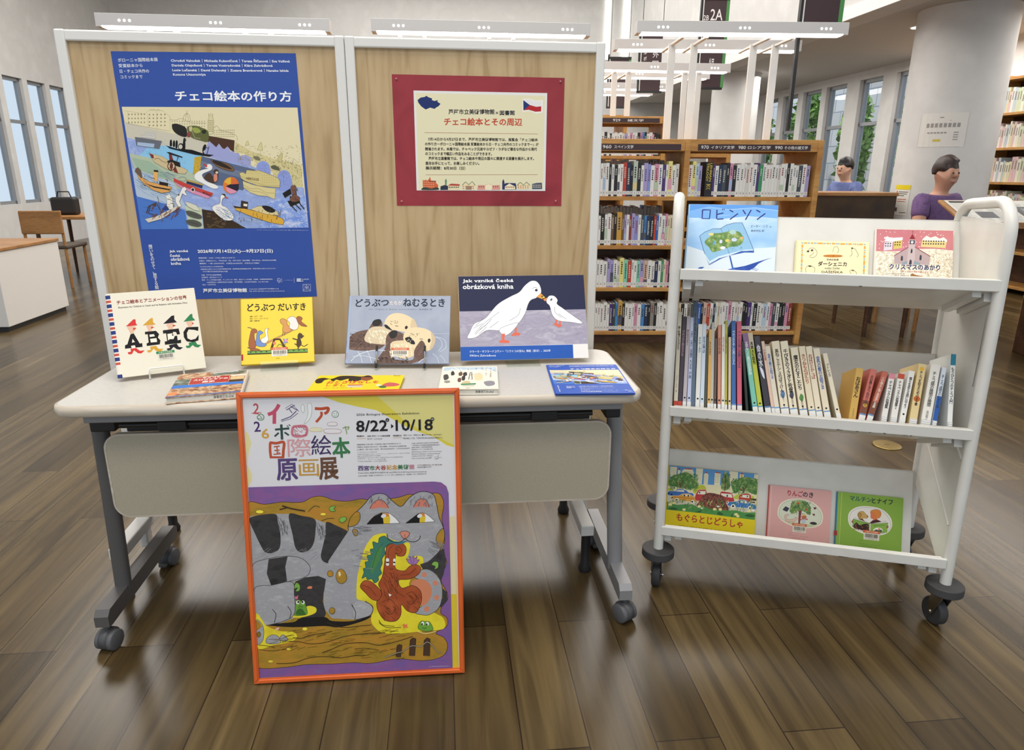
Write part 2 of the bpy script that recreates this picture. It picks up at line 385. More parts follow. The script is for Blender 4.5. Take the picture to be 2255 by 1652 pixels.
# ------------------------------------------------------------------ the printed pictures (P polygon, S smooth, O outlined, L line, E ellipse, T/B text, V/W vertical text)
A_BLUE = '''
C 100 20 3.4167
T eeeee8 547 398 850 396 30 ボローニャ国際絵本展
T eeeee8 553 439 735 438 28 受賞絵本から
T eeeee8 562 481 785 481 28 日・チェコ共作の
T eeeee8 568 523 735 523 26 コミックまで
B e6e6e8 950 402 1843 419 26 Chrudoš Valoušek│Michaela Kukovičová│Tereza Říčanová│Eva Volfová
B e6e6e8 957 440 1715 452 26 Daniela Olejníková│Tereza Vostradovská│Klára Zahrádková
B e6e6e8 962 476 1835 491 26 Lucie Lučanská│David Dolenský│Zuzana Bramborová│Nanako Ishida
B e6e6e8 967 510 1213 512 22 Kotone Utsunomiya
B f2f2f2 988 696 1860 709 78 チェコ絵本の作り方
C 240 220 4.698
P e2d7b0 135,72 1958,98 2078,1335 350,1348
P cbc4b1 165,238 560,330 1040,440 1320,560 1300,640 600,520 190,400
P waterL 190,392 620,500 1010,600 1480,690 1720,800 1990,900 2030,930 2075,1335 350,1348
P 8cc4e4 430,480 620,480 1000,590 880,770 730,740 300,600
P b3bfa4 215,555 430,605 760,700 900,790 960,800 940,880 730,930 620,880 270,710
P 9fb59b 240,600 430,640 640,790 560,830 300,720
P 5a6784 970,590 1530,735 1400,950 1190,900 1080,890 930,780
P 6f7b93 960,640 1450,770 1430,830 950,700
P 9da2d0 985,585 1030,470 1055,436 1083,470 1110,500 1150,460 1180,515 1240,490 1270,545 1340,530 1370,592 1450,575 1485,620 1475,700 1060,605
P 9da2d0 1040,440 1300,560 1480,650 1475,700 1060,605
P 4b3022 1040,380 1312,430 1306,550 1268,530 1240,492 1205,520 1180,505 1150,462 1122,500 1083,465 1050,436 1036,455
P stone 1320,445 1480,540 1700,620 2000,690 2020,920 1890,915 1870,770 1800,745 1750,815 1690,750 1620,650 1560,690 1485,610 1400,565 1310,560
S 8b9bd8 1540,730 1555,670 1612,645 1672,690 1682,790 1610,800
S 8b9bd8 1750,880 1770,770 1830,740 1890,790 1905,930 1800,980
P waterL 1180,900 1420,960 1900,960 1900,1200 1200,1150 1000,1000
P waterB 1660,1060 2040,1000 2075,1335 1560,1335 1700,1150
P 4c78c4 290,990 800,1150 835,1345 350,1348
P b2c2d4 250,712 680,862 820,1140 300,1005
D 5c7f9e 270,0 0,0 0,0 0 1 1 0
D 61809c 270 740 640 1000 90 110 2.5 24
P c5cfae 808,1105 975,1125 988,1342 845,1345
P 3a2b1c 975,1140 1095,1160 1260,1240 1440,1340 1000,1342
D 5d4930 1010 1180 1200 1330 26 40 14 10
D 8aa0b8 830 1110 900 1310 12 70 2 10
D 8aa0b8 1280 1190 1500 1270 26 120 2.5 24
D 3c64b0 330 1040 560 1210 12 230 3 18
D 7187c4 1000 1000 1700 1130 120 8 4 40
D d6dae8 1640 1060 2060 1330 160 14 5 30
D 6f82bd 220 420 620 560 70 8 4 30
D 6f86c2 640 560 800 720 30 10 4 30
D 8d7c45 1330 480 1980 780 200 12 3 20
D 6f6236 1700 640 2010 900 140 10 3 60
P c2a030 900,600 972,592 945,770 880,780
D d6b04a 890 610 960 760 30 16 7 80
D 9b8c62 1350 600 1500 640 20 16 4 20
Q e2d7b0 8a7f5c 2 140,112 200,118 380,150 420,110 560,115 640,180 640,330 400,285 200,245 165,225
G 8a7f5c 205 145 400 270 6 3 .35
G 8a7f5c 420 150 620 300 5 4 .35
K 8a7f5c 2 200,118 205,245
K 8a7f5c 2 408,150 412,285
K 8a7f5c 2 500,120 505,310
K 8a7f5c 2 430,110 440,98 450,112 475,98 490,115 520,104 540,116
L 8a7f5c 2 640,210 700,215 740,200 780,205 850,240 940,245 1020,250
L 8a7f5c 2.5 775,235 782,180 815,145 845,175 852,232
L 8a7f5c 2 800,230 805,180 815,148 826,180 830,230
K 8a7f5c 2.5 815,145 815,120
G 8a7f5c 660 225 1020 330 14 4 .3
Q d9cea2 80754f 3 1030,370 1035,215 1045,205 1042,150 1055,180 1062,142 1072,180 1082,150 1086,205 1095,215 1090,360
G 80754f 1042 220 1092 350 3 6 .5
L 8a7f5c 2.5 1095,300 1130,280 1170,330 1210,335 1250,345 1330,385 1338,430
G 8a7f5c 1100 320 1320 410 12 4 .35
Q d8cb94 8a7d4e 3 1424,480 1440,440 1450,435 1462,480
Q d8cb94 8a7d4e 3 1545,530 1580,455 1590,450 1602,535
Q c9bd82 8a7d4e 3 1745,640 1795,560 1808,565 1800,660
S 5b5a45 1690,700 1730,690 1775,720 1770,745 1700,725
S 78725a 1505,600 1560,600 1580,640 1530,630
S 23221f 660,270 690,252 740,262 800,290 820,340 810,390 740,375 680,330
S 5f6336 820,290 900,275 980,300 1040,340 1035,440 960,430 880,405 840,370
S 97a04e 870,300 930,300 960,340 900,350
S 2b2a22 970,330 1010,320 1015,350 985,360
S 8c4240 820,350 850,345 850,390 822,390
S c7bb8f 840,290 870,285 865,330 845,330
K c9b9a0 4 855,300 900,400 960,410
Q c9c6bd 8b8b8b 2 335,370 380,368 382,336 487,348 488,410 335,390
E 6b6b68 402 360 10 10
E d8d6d0 402 360 8 8
E 6b6b68 430 364 10 10
E d8d6d0 430 364 8 8
E 6b6b68 457 369 10 10
E d8d6d0 457 369 8 8
Q 676a73 565963 2 275,388 555,432 530,512 292,478
P a6bad2 302,440 480,460 474,500 300,476
P 0f0f0f 600,478 640,490 720,515 800,518 870,525 1000,568 1098,580 1050,597 900,575 760,540 640,510
S 0f0f0f 640,480 642,430 650,418 660,425 662,480
S 0f0f0f 672,485 674,440 684,424 694,440 692,490
S 0f0f0f 700,500 702,440 712,424 722,445 716,505
S 0f0f0f 775,515 778,440 785,405 798,410 800,520
K 0f0f0f 7 790,440 808,425 800,405
E 0f0f0f 755 490 30 34
E cbc4b1 752 492 20 24
S 0f0f0f 985,570 980,520 990,485 1005,470 1018,480 1010,520 990,540 1000,568
K 0f0f0f 6 1005,490 1035,510
K 0f0f0f 5 1048,490 1025,570
Q cdb98e 6b5a3a 2 424,557 560,590 640,640 720,690 830,735 800,775 720,765 600,720 480,650
P 7c2f2c 424,557 470,575 475,610 452,610
P 7c2f2c 630,555 655,560 680,640 730,770 690,755 640,660
P 1f1a18 605,545 640,548 770,595 775,608 640,570
P 1f1a18 610,640 660,625 745,655 752,705 700,690 640,680
K 1f1a18 5 725,595 715,640
E 1f1a18 658 692 42 48
E cdb98e 658 692 34 40
E 7c2f2c 658 692 16 40
K 1f1a18 4 625,665 692,722
K 1f1a18 4 625,722 692,662
L 4a3a22 4 480,620 520,610 560,640 620,660
O 7c5a3c 30251a 3 1065,622 1120,640 1230,665 1300,715 1302,748 1220,735 1120,690
S 2e241c 1085,635 1150,645 1240,690 1285,730 1200,710 1110,670
O eceae4 cfcdc8 2 1010,710 1030,680 1060,676 1082,700 1070,735 990,770 980,800 1020,850 1120,890 1145,920 1090,925 980,870 910,830 905,780 960,740 1040,720
P c2403a 982,662 1035,690 1020,712
S 4b3425 1000,815 1025,775 1060,765 1090,800 1120,740 1145,770 1135,850 1090,870 1040,850
S d48a72 1098,790 1130,770 1135,840 1105,855
E 4b3425 1122 752 26 26
E d9cfb4 1130 762 14 12
P 2a2f58 818,845 985,890 978,925 815,872
P b79a4e 820,830 990,880 985,895 818,848
Q c8423a 8c2a28 2 682,818 800,870 960,930 1092,975 1080,1010 940,955 780,900 685,850
Q d990ac a05a7a 2 690,855 780,905 940,960 1070,1012 1040,1030 880,975 720,895
B 2d2020 985,980 1,1 1 x
B 3a2420 985 975 1065 1008 20 MATEUSZ
E e9e4da 882 938 22 22
E 3b3432 882 938 16 16
L 555f58 3 730,820 760,805 800,812 815,835 780,850 745,840
Q dca25a 3a2818 3 300,775 340,800 420,850 540,880 668,910 640,960 560,972 470,940 380,880 320,820
P 26242e 360,860 480,900 640,930 655,915 640,945 480,915
P 6b5648 275,745 285,715 310,702 340,735 356,805 345,820 310,780
P e6ad66 470,735 520,735 515,850 470,840
P 2a1c14 475,730 520,735 520,755 475,750
P 2a1c14 535,850 628,870 620,900 532,885
D 5c3a20 340 790 640 950 20 10 7 30
K 4a3a30 9 440,1100 420,1180 470,1195 490,1230
K 4a3a30 9 400,1180 420,1110 500,1070 540,1140
E 4a3a30 482 1095 20 16
Q d6cdbd 5e4c3a 2 385,1240 500,1215 735,1095 745,1120 560,1240 420,1278
D 7a4a34 420 1130 720 1250 26 60 6 -50
Q ece8da 8a8478 2 600,1000 640,985 670,1030 680,1130 640,1145 610,1120 615,1060
D 6f6a60 600 1000 670 1120 14 40 3 10
P 2c3e7a 560,1135 610,1100 640,1140 590,1150
K 6b5640 5 515,1005 570,1275
Q ece8de 55504a 3 770,920 800,905 820,935 800,955 825,1000 800,995 775,975 745,1060 765,1110 735,1115 705,1070 700,1020 750,970
P 2a2724 730,985 745,980 742,1000 732,1002
O efe9e0 2a2a26 2 1110,1100 1165,1080 1170,1010 1195,985 1220,1000 1210,1020 1190,1040 1185,1100 1240,1130 1305,1210 1290,1255 1210,1250 1120,1180 1085,1130
D 7d97b8 1110 1110 1270 1230 30 60 4 30
P c8423a 1215,1008 1255,1025 1222,1032
S 3a3020 1180,985 1215,985 1222,1015 1205,1000
Q d8d6c0 66644e 3 798,1060 860,1075 920,1100 965,1160 900,1150 830,1110
S 55574e 810,1160 870,1160 965,1200 975,1235 930,1240 840,1210
K 30302c 4 840,1180 940,1215
S 55574e 812,1258 880,1248 960,1275 975,1310 930,1325 840,1300
K 30302c 4 840,1270 940,1300
Q d3c384 77683c 3 1365,770 1400,760 1430,780 1440,738 1520,745 1560,740 1640,770 1760,820 1785,860 1780,920 1700,915 1560,900 1420,850 1380,820
Q d9ca90 8d7d4c 2 1400,850 1500,890 1650,920 1740,930 1730,1040 1660,1010 1560,1000 1480,970 1410,920
B 4a2a24 1435 835 1565 850 24 HERCULES
G 77683c 1600 790 1760 890 7 4 .2
G 77683c 1450 750 1600 790 8 2 .2
L 8d7d4c 3 1410,890 1480,930 1560,930 1640,970 1730,980
L 8d7d4c 3 1420,920 1500,955 1580,965 1660,1000
K 77683c 2 1370,795 1500,860 1640,900 1780,905
Q d9a83f 3a2a18 3 1305,1110 1380,1125 1520,1160 1690,1190 1810,1240 1830,1270 1815,1305 1680,1280 1500,1220 1330,1150
P 3b2f26 1300,1105 1380,1120 1385,1052 1456,1068 1450,1140 1320,1130
P efe9da 1410,1085 1450,1090 1445,1115 1408,1108
Q d9c996 2a2520 3 1480,1145 1560,1110 1650,1108 1740,1150 1780,1210 1640,1195
S 1f1d1b 1600,1110 1680,1115 1740,1160 1700,1180 1640,1160
G 3a2a18 1330 1130 1800 1240 2 1 .02
D 5a421c 1320 1140 1800 1250 26 30 4 100
E e07b35 1278 895 82 86
P e2b13c 1278,895 1205,860 1240,822 1278,812
P 241f33 1225,905 1300,870 1360,880 1355,940 1340,955
P d66b34 1278,885 1278,812 1340,840 1360,880
P dd93b0 1225,910 1340,955 1320,975 1270,982 1235,950
P 1d1917 1810,980 1890,930 1905,985 1835,1028
P 1d1917 1860,1060 1980,1040 1995,1075 1895,1118
K 1d1917 14 1890,1010 1910,1080
K 1d1917 10 1905,1110 1960,1168
K 1d1917 10 1940,1090 2000,1150
K 1d1917 10 1985,1080 2035,1145
O 7a5240 2c1d16 3 1895,915 1945,905 1955,1000 1985,1020 1975,1060 1915,1068 1885,1040 1915,990
D 2c1d16 1900 920 1960 1060 24 12 5 40
T c8cde0 1548 1361 2078 1366 9 ミハエラ・クコヴィチョヴァー「プラハをめぐる本」挿絵、2015年 ©Michaela Kukovičová
C 300 500 4.589
V f2f2f2 155 185 230 640 40 想いをのせて、旅する絵
B f2f2f2 355 272 545 270 30 Jak vzniká
B f2f2f2 361 312 462 311 28 česká
B f2f2f2 369 352 560 349 32 obrázková
B f2f2f2 373 393 473 391 28 kniha
B f2f2f2 643 279 1402 275 44 2026年7月14日(火)—9月27日(日)
T dfe3f0 652 333 1020 330 17 開館時間：10:00－17:00(入館は16:30まで)
T dfe3f0 657 362 1435 355 17 休館日：月曜日(ただし、7月20日(月・祝)、9月21日(月・祝)は開館、7月21日(火)、9月24日(木)は休館)
T dfe3f0 661 389 1265 385 17 観覧料：一般1,200(960)円、大高生600(480)円、中学生以下無料
T dfe3f0 666 419 900 418 14 ※( )内は20名以上の団体料金
T dfe3f0 670 445 1432 437 14 ※高齢者(65歳以上)および身体障害者手帳・精神障害者保健福祉手帳・療育手帳をお持ちの方ならびに
T dfe3f0 692 467 945 466 14 その介護の方は各当日料金の半額
T dfe3f0 680 503 882 501 14 主催：芦屋市立美術博物館
T dfe3f0 682 527 890 525 14 企画制作：株式会社イデッフ
T dfe3f0 684 553 1405 544 14 後援：チェコ共和国大使館、チェコセンター東京、国立チェコ文学館、兵庫県、兵庫県教育委員会、
T dfe3f0 735 577 1357 570 14 公益財団法人 兵庫県芸術文化協会、神戸新聞社、NHK神戸放送局、Kiss FM KOBE
T dfe3f0 692 601 825 600 14 協力：大丸芦屋店
B f2f2f2 700 674 1142 668 40 芦屋市立美術博物館
T dfe3f0 1164 645 1462 640 13 〒659-0052 兵庫県芦屋市伊勢町12-25
T dfe3f0 1164 668 1520 663 13 TEL 0797-38-5432　www.ashiya-museum.jp
B dfe3f0 1690 545 1770 543 13 チェコセンター
B dfe3f0 1665 563 1708 562 12 東京
P dfe3f0 1642,530 1682,530 1682,562 1642,562
K 2f4b97 3 1645,540 1680,540
K 2f4b97 3 1645,551 1680,551
K dfe3f0 2 1490,525 1493,572
K dfe3f0 2 1614,525 1617,572
T 9fb0dd 1506 552 1600 551 8 チェコ共和国大使館
L dfe3f0 3 1445,535 1465,528 1478,545 1462,556 1444,550 1460,540
L dfe3f0 3 1450,560 1466,572 1478,558 1468,548
K dfe3f0 3 1704,590 1780,588 1782,656 1706,659 1704,590
K dfe3f0 2 1706,655 1740,592 1782,654
K dfe3f0 2 1715,600 1770,650
K dfe3f0 2 1770,598 1716,652
K dfe3f0 2 1722,622 1764,620
K dfe3f0 2 1742,590 1744,658
'''
A_BLUE = '\n'.join(l for l in A_BLUE.split('\n') if not l.startswith(('D 5c7f9e', 'B 2d2020')))
Q_BLUE = [(243, 112), (652, 122), (702, 655), (334, 664)]

A_NOTICE = '''
C 820 20 3.591
P e4dcb8 342,658 1372,680 1352,1425 372,1422
P 1f3268 356,714 380,695 412,690 425,680 440,692 470,702 468,715 490,722 515,715 512,728 537,745 520,765 505,772 490,785 455,775 420,790 385,765 362,735
P eeeae4 1190,706 1240,702 1300,718 1354,712 1352,815 1300,822 1250,800 1190,808
P e6e2e0 1198,714 1245,708 1300,726 1342,722 1341,764 1300,768 1245,753 1250,755
P b3262e 1248,753 1300,768 1341,764 1340,805 1295,808 1240,792 1198,796
P 22386e 1196,714 1249,754 1197,798
B 1d1b30 601 828 965 828 40 芦屋市立美術博物館
T 1d1b30 974 828 996 828 22 ×
B 1d1b30 1008 836 1127 835 38 図書館
B c24a33 567 916 1186 920 60 チェコ絵本とその周辺
K a05a44 2.5 412,972 1314,986
K a05a44 2.5 424,1304 1310,1310
B 2a2420 442 1037 1312 1046 26 7月14日から9月27日まで、芦屋市立美術博物館では、展覧会「チェコ絵本
B 2a2420 418 1075 1318 1083 26 の作り方ーボローニャ国際絵本展 受賞絵本から日・チェコ共作のコミックまでー」が
B 2a2420 420 1114 1305 1121 26 開催されます。本展では、チャペック兄弟やヨゼフ・ラダなど著名な作品から現代
B 2a2420 421 1151 945 1156 26 のコミックまで幅広い作品をみることができます。
B 2a2420 447 1189 1280 1195 26 芦屋市立図書館では、チェコ絵本や周辺の国々に関連する図書を展示します。
B 2a2420 423 1227 845 1230 26 是非お手にとって、お楽しみください。
B 2a2420 424 1264 735 1268 26 展示期間：8月30日（日）
P d0653f 404,1412 402,1342 412,1350 424,1342 436,1350 446,1342 455,1330 457,1318 462,1330 468,1360 505,1350 505,1368 522,1385 522,1414
P 8c3c2c 450,1350 505,1352 500,1362 452,1360
G f0e2c0 412 1360 500 1410 6 3 .3
S 3a4038 398,1422 405,1405 430,1402 470,1412 510,1402 524,1422
P 2d3348 540,1424 542,1395 575,1385 612,1398 612,1424
P 5d8a6a 578,1388 576,1350 583,1335 590,1350 588,1388
P e8d8b0 600,1425 602,1388 690,1392 694,1426
P b34a3c 596,1390 625,1375 690,1380 692,1394
G 3a4038 608 1398 690 1422 6 1 .5
P e8d8b0 712,1425 714,1388 740,1362 762,1385 790,1362 812,1390 814,1426
K 3f6b4a 5 712,1388 738,1362 763,1386 790,1360 814,1390
P 8a8a78 742,1394 788,1396 786,1424 742,1424
G c06a48 716 1394 812 1424 5 2 .5
P d99a8c 830,1426 836,1388 890,1390 920,1378 950,1392 1008,1390 1012,1427
G 8c3c2c 842 1396 1004 1424 10 1 .4
P efe2c0 892,1392 920,1380 948,1394 946,1426 892,1426
P 2f3a62 1028,1426 1028,1362 1036,1342 1045,1362 1045,1380 1060,1374 1134,1376 1140,1398 1140,1426
P efe2c0 1048,1424 1050,1400 1085,1378 1130,1402 1132,1424
G 8c3c2c 1056 1402 1130 1422 5 1 .5
P e8d8b0 1148,1425 1150,1392 1172,1372 1198,1392 1222,1370 1246,1394 1248,1426
K 3f6b4a 5 1148,1392 1172,1370 1198,1393 1222,1368 1248,1394
G c06a48 1152 1396 1246 1424 5 2 .5
P 4a5568 1266,1424 1266,1384 1300,1376 1344,1374 1346,1424
G e8d8b0 1272 1390 1340 1420 5 2 .5
'''
A_ABC = '''
C 220 620 4.3365
B 231c1c 178 220 836 168 38 チェコ絵本とアニメーションの世界
T a8302a 178 218 836 166 38 チェコ絵本とアニメーションの世界
B 2a2422 190 256 840 208 16 Illustration for Children in Czech and Its Relation with Animation Films
S e2b79c 272,432 345,424 345,460 322,490 300,495 285,465
P d23a34 256,428 330,358 350,360 352,395 366,416
P c23a30 325,440 360,444 326,462
P 171416 300,500 330,492 385,590 408,585 412,622 245,640 246,606 268,598
P efe8d6 318,545 340,575 312,582
P efe8d6 302,612 340,606 346,634 310,638
P d23a34 298,640 350,632 385,660 432,655 400,685 370,684 330,655 310,692 280,695 268,675 300,668
S e2b79c 452,418 512,408 508,440 490,480 470,485 462,450
P d29f35 416,418 490,350 512,345 514,385 538,408
P c23a30 495,430 530,434 496,448
P 171416 436,478 540,468 570,500 558,532 582,560 575,598 452,614 450,590 470,580 462,500 438,505
P efe8d6 478,505 520,500 530,520 482,528
P efe8d6 484,545 545,538 550,575 490,580
P d29f35 482,620 540,612 560,640 610,642 580,668 545,664 515,640 490,672 465,678 452,658 490,650
S e2b79c 640,405 705,395 702,430 690,470 665,470 655,440
P 1b1820 610,402 690,325 715,322 715,360 740,388
P c23a30 700,410 730,416 702,432
P 171416 606,464 755,446 768,500 740,505 730,480 700,478 706,520 740,515 745,560 776,552 778,585 624,602 622,572 645,566 636,492 608,496
P efe8d6 648,498 700,492 690,512 716,522 706,548 672,548 654,560
P 1b1820 660,606 735,590 755,622 796,628 765,650 735,645 705,622 680,652 650,656 638,640 672,632
S e2b79c 828,382 885,372 882,410 870,435 850,438 840,415
P 2f7f4e 802,382 865,312 885,305 888,340 914,368
P c23a30 882,390 902,396 884,410
P 171416 800,480 830,436 885,432 942,430 940,470 905,460 850,455 832,490 838,540 870,556 915,545 945,505 942,560 890,578 830,570 804,530
P 2f7f4e 850,582 915,572 930,600 968,604 940,628 912,624 885,605 860,632 830,634 820,612 852,610
'''
A_YEL = '''
C 220 620 4.3365
B 1d1a10 1408 285 1965 276 72 どうぶつ だいすき
B 2c2610 1432 342 1552 338 13 ◎絵・ヨゼフ・ラダ
B 2c2610 1432 363 1608 360 13 ◎文・イジー・ジャーチェク
B 2c2610 1432 384 1524 382 13 ◎訳・飯島 周
P 6f9a4a 1408,668 1985,645 1985,672 1408,692
P 1d1a10 1408,690 1985,672 1985,680 1408,701
P 3a3018 1408,664 1985,641 1985,647 1408,669
E 1d1a10 1440 676 8 5
E 1d1a10 1490 674 8 5
E 1d1a10 1540 672 8 5
E 1d1a10 1592 670 8 5
E 1d1a10 1800 662 8 5
E 1d1a10 1850 660 8 5
E 1d1a10 1900 658 8 5
E 1d1a10 1950 656 8 5
O 9a5a36 2e1f14 3 1445,470 1470,450 1500,465 1498,490 1475,500 1480,560 1495,600 1470,650 1430,640 1420,590 1430,530
L 4a4438 7 1455,460 1440,445 1410,440
L 3a2a18 8 1430,640 1410,630
O 9a5a36 2e1f14 3 1440,645 1490,640 1530,655 1500,664 1440,660
O 6d86b8 1f2a44 3 1500,500 1525,470 1560,490 1540,505 1525,520 1535,570 1590,600 1570,622 1510,620 1488,595 1495,540
O e9e4d4 2a2620 3 1575,470 1590,450 1615,452 1600,475 1605,520 1610,560 1580,590 1545,580 1540,550 1580,525
P d98a2c 1600,452 1622,455 1604,466
Q c98f62 2e1f14 2 1585,585 1860,450 1868,460 1590,598
O c98f52 2e1f14 3 1722,370 1750,355 1785,375 1790,410 1825,450 1820,480 1770,492 1745,470 1750,420 1730,400
O e9d8d0 4a3a34 3 1790,365 1830,335 1870,350 1895,400 1890,450 1850,465 1810,440 1815,400
O 9a5a36 2e1f14 3 1880,345 1910,335 1935,355 1925,385 1980,430 1925,425 1890,390
K 2e1f14 5 1750,480 1745,520
K 2e1f14 5 1770,490 1762,515
P 4a3018 1625,650 1660,545 1725,545 1780,630 1755,632 1715,560 1675,562 1650,645
E d87a6a 1668 590 15 15
L 3f6b3a 6 1690,625 1720,600 1750,630 1715,640
P 6d86b8 1745,545 1775,555 1800,540 1790,570 1800,590 1775,585 1750,600 1758,570
E d88aa0 1776 566 14 14
K 3f6b3a 4 1778,590 1760,620
O 4a3828 1f1610 3 1890,520 1905,495 1930,505 1935,530 1915,545 1925,590 1910,620 1885,625 1880,580 1890,545
K 4a3828 12 1890,560 1840,545
K 4a3828 12 1920,545 1948,518
K 4a3828 10 1890,615 1860,595
K 4a3828 10 1905,615 1890,645
L 4a3828 7 1920,605 1950,620 1985,600
T 2c2610 1682 738 1718 737 9 平凡社
'''
A_OTTER = '''
C 660 590 2.967
B 1f2a3a 366 253 582 250 50 どうぶつ
T e8d8c4 590 243 670 241 28 たちが
B 1f2a3a 678 252 946 256 52 ねむるとき
T 2a3444 450 276 864 278 11 イジー・ドヴォジャーク・作　マリエ・シュトゥンプフォヴァー・絵　木村有子・訳
L b8c0cc 2 330,405 420,415 560,430 700,432 980,430
S otterfur 300,520 310,470 370,420 470,400 520,400 560,440 560,500 500,535 380,540
S otterfur 455,400 475,360 500,340 535,345 540,380 500,410
S 231f1e 475,360 490,340 525,335 535,355 515,378 485,378
D 2e2622 310 430 460 520 60 16 3 -20
S cbb99b 440,420 480,385 560,385 620,400 640,440 600,490 540,500 430,480
D efe4c8 450 400 590 480 46 16 4 60
S dcc8a2 555,365 580,315 630,295 690,305 740,335 765,380 760,410 700,420 640,410 590,400
S cbb592 740,330 765,370 768,410 740,420 725,380
S 231f1e 690,385 700,378 708,388 700,400 690,398
K 3a2e28 4 625,378 645,382
D 6b5a48 590 340 640 370 14 6 3 30
S 1f1b1a 555,372 570,372 595,395 608,410 585,402 562,390
S otterfur 560,520 565,460 590,420 640,415 690,440 690,480 640,500 600,560 620,600 580,620 490,625 520,580
S 231f1e 585,430 610,408 640,415 632,450 600,462
S d6c19b 600,490 650,475 720,480 770,520 740,580 660,590 600,550
D efe4c8 590 490 740 570 46 18 4 70
S dcc8a2 680,470 690,420 740,390 810,395 860,420 885,465 870,520 830,545 770,530 720,510
S c3ae8c 860,420 888,465 872,520 850,530 862,480
S 231f1e 838,470 848,462 856,472 850,488 840,486
K 3a2e28 4 785,465 806,466
D 6b5a48 715 420 780 450 16 6 3 30
S 1f1b1a 690,460 720,452 750,480 752,500 720,495 700,480
D e8dcc0 700 465 745 490 8 10 3 40
S otterfur 740,600 750,540 780,490 800,475 820,500 825,550 800,600 700,630 560,630 490,628 520,590 640,600
D 2e2622 520 580 700 620 50 16 3 30
L c4ccd6 3 880,450 920,470 930,510 905,545
L c4ccd6 3 890,450 945,470 955,520 915,550
L d4dae0 4 335,610 380,570 470,540 560,540
L d4dae0 3 345,580 420,575 520,600
L d4dae0 3 380,545 400,580 410,620
L d4dae0 3 440,540 460,580 470,620
L d4dae0 4 780,620 800,600 830,590
L c4ccd6 3 870,560 900,590 910,625
L c4ccd6 3 920,570 945,600 950,620
P 9aa6bb 298,625 310,480 325,180 340,180 328,440 318,625
'''
A_DOVE = '''
C 660 590 2.967
P e6e1dc 1033,57 1855,44 1888,588 1053,608
P 232744 1033,57 1855,44 1869,270 1042,286
P washG 1042,286 1869,270 1882,496 1050,518
P 2456a8 1050,518 1784,501 1788,590 1053,608
P e8e2dc 1784,501 1882,496 1888,588 1788,590
D 978fa3 1060 300 1830 470 90 40 2 -30
B f1f1ee 1063 102 1394 98 28 Jak vzniká česká
B f1f1ee 1064 140 1394 136 30 obrázková kniha
O eceaea 55525a 2 1480,105 1510,85 1545,88 1570,120 1575,165 1545,195 1510,210 1490,240 1470,300 1430,360 1370,400 1300,410 1220,410 1150,455 1095,460 1110,420 1140,365 1210,330 1290,240 1370,190 1430,160 1460,125
D 55525a 1120 380 1240 440 8 70 2 -40
L 6a6770 2 1440,265 1425,310 1370,345
L 6a6770 2 1300,290 1220,350 1190,380
O eceaea 6a6770 2 1305,400 1330,440 1370,430 1420,375 1410,360
P d96a52 1318,432 1340,430 1335,470 1370,478 1365,492 1310,490 1300,480 1320,468
P d96a52 1405,390 1418,392 1414,420 1440,428 1438,440 1385,446 1380,438 1402,424
E f4f2f2 1535 142 16 15
E 24273f 1544 146 9 8
L 33303a 2 1518,135 1535,128 1552,135
P d99a45 1572,165 1590,180 1585,205 1560,195 1545,190
P 2a211d 1575,182 1600,185 1612,200 1590,208
P d98a4c 1588,205 1612,195 1620,210 1600,218
E e3c552 1592 192 8 6
O eceaea 55525a 2 1612,205 1630,182 1662,184 1684,210 1680,235 1720,265 1790,315 1842,352 1838,365 1770,355 1690,345 1650,310 1632,250 1612,228
E 2a2a3a 1641 206 8 8
E f4f2f2 1638 203 4 4
L 6a6770 2 1665,255 1668,290 1710,325
L 6a6770 2 1690,300 1740,335
P d96a52 1672,338 1682,340 1680,365 1700,372 1690,388 1662,372 1648,378 1668,360
P d96a52 1696,345 1704,346 1704,368 1712,380 1690,392
T e8ecf4 1110 557 1638 549 17 クラーラ・ザフラードコヴァー『ニワトコの茂み』挿絵（部分）、2025年
T e8ecf4 1110 580 1280 579 13 ©Klára Zahrádková
'''
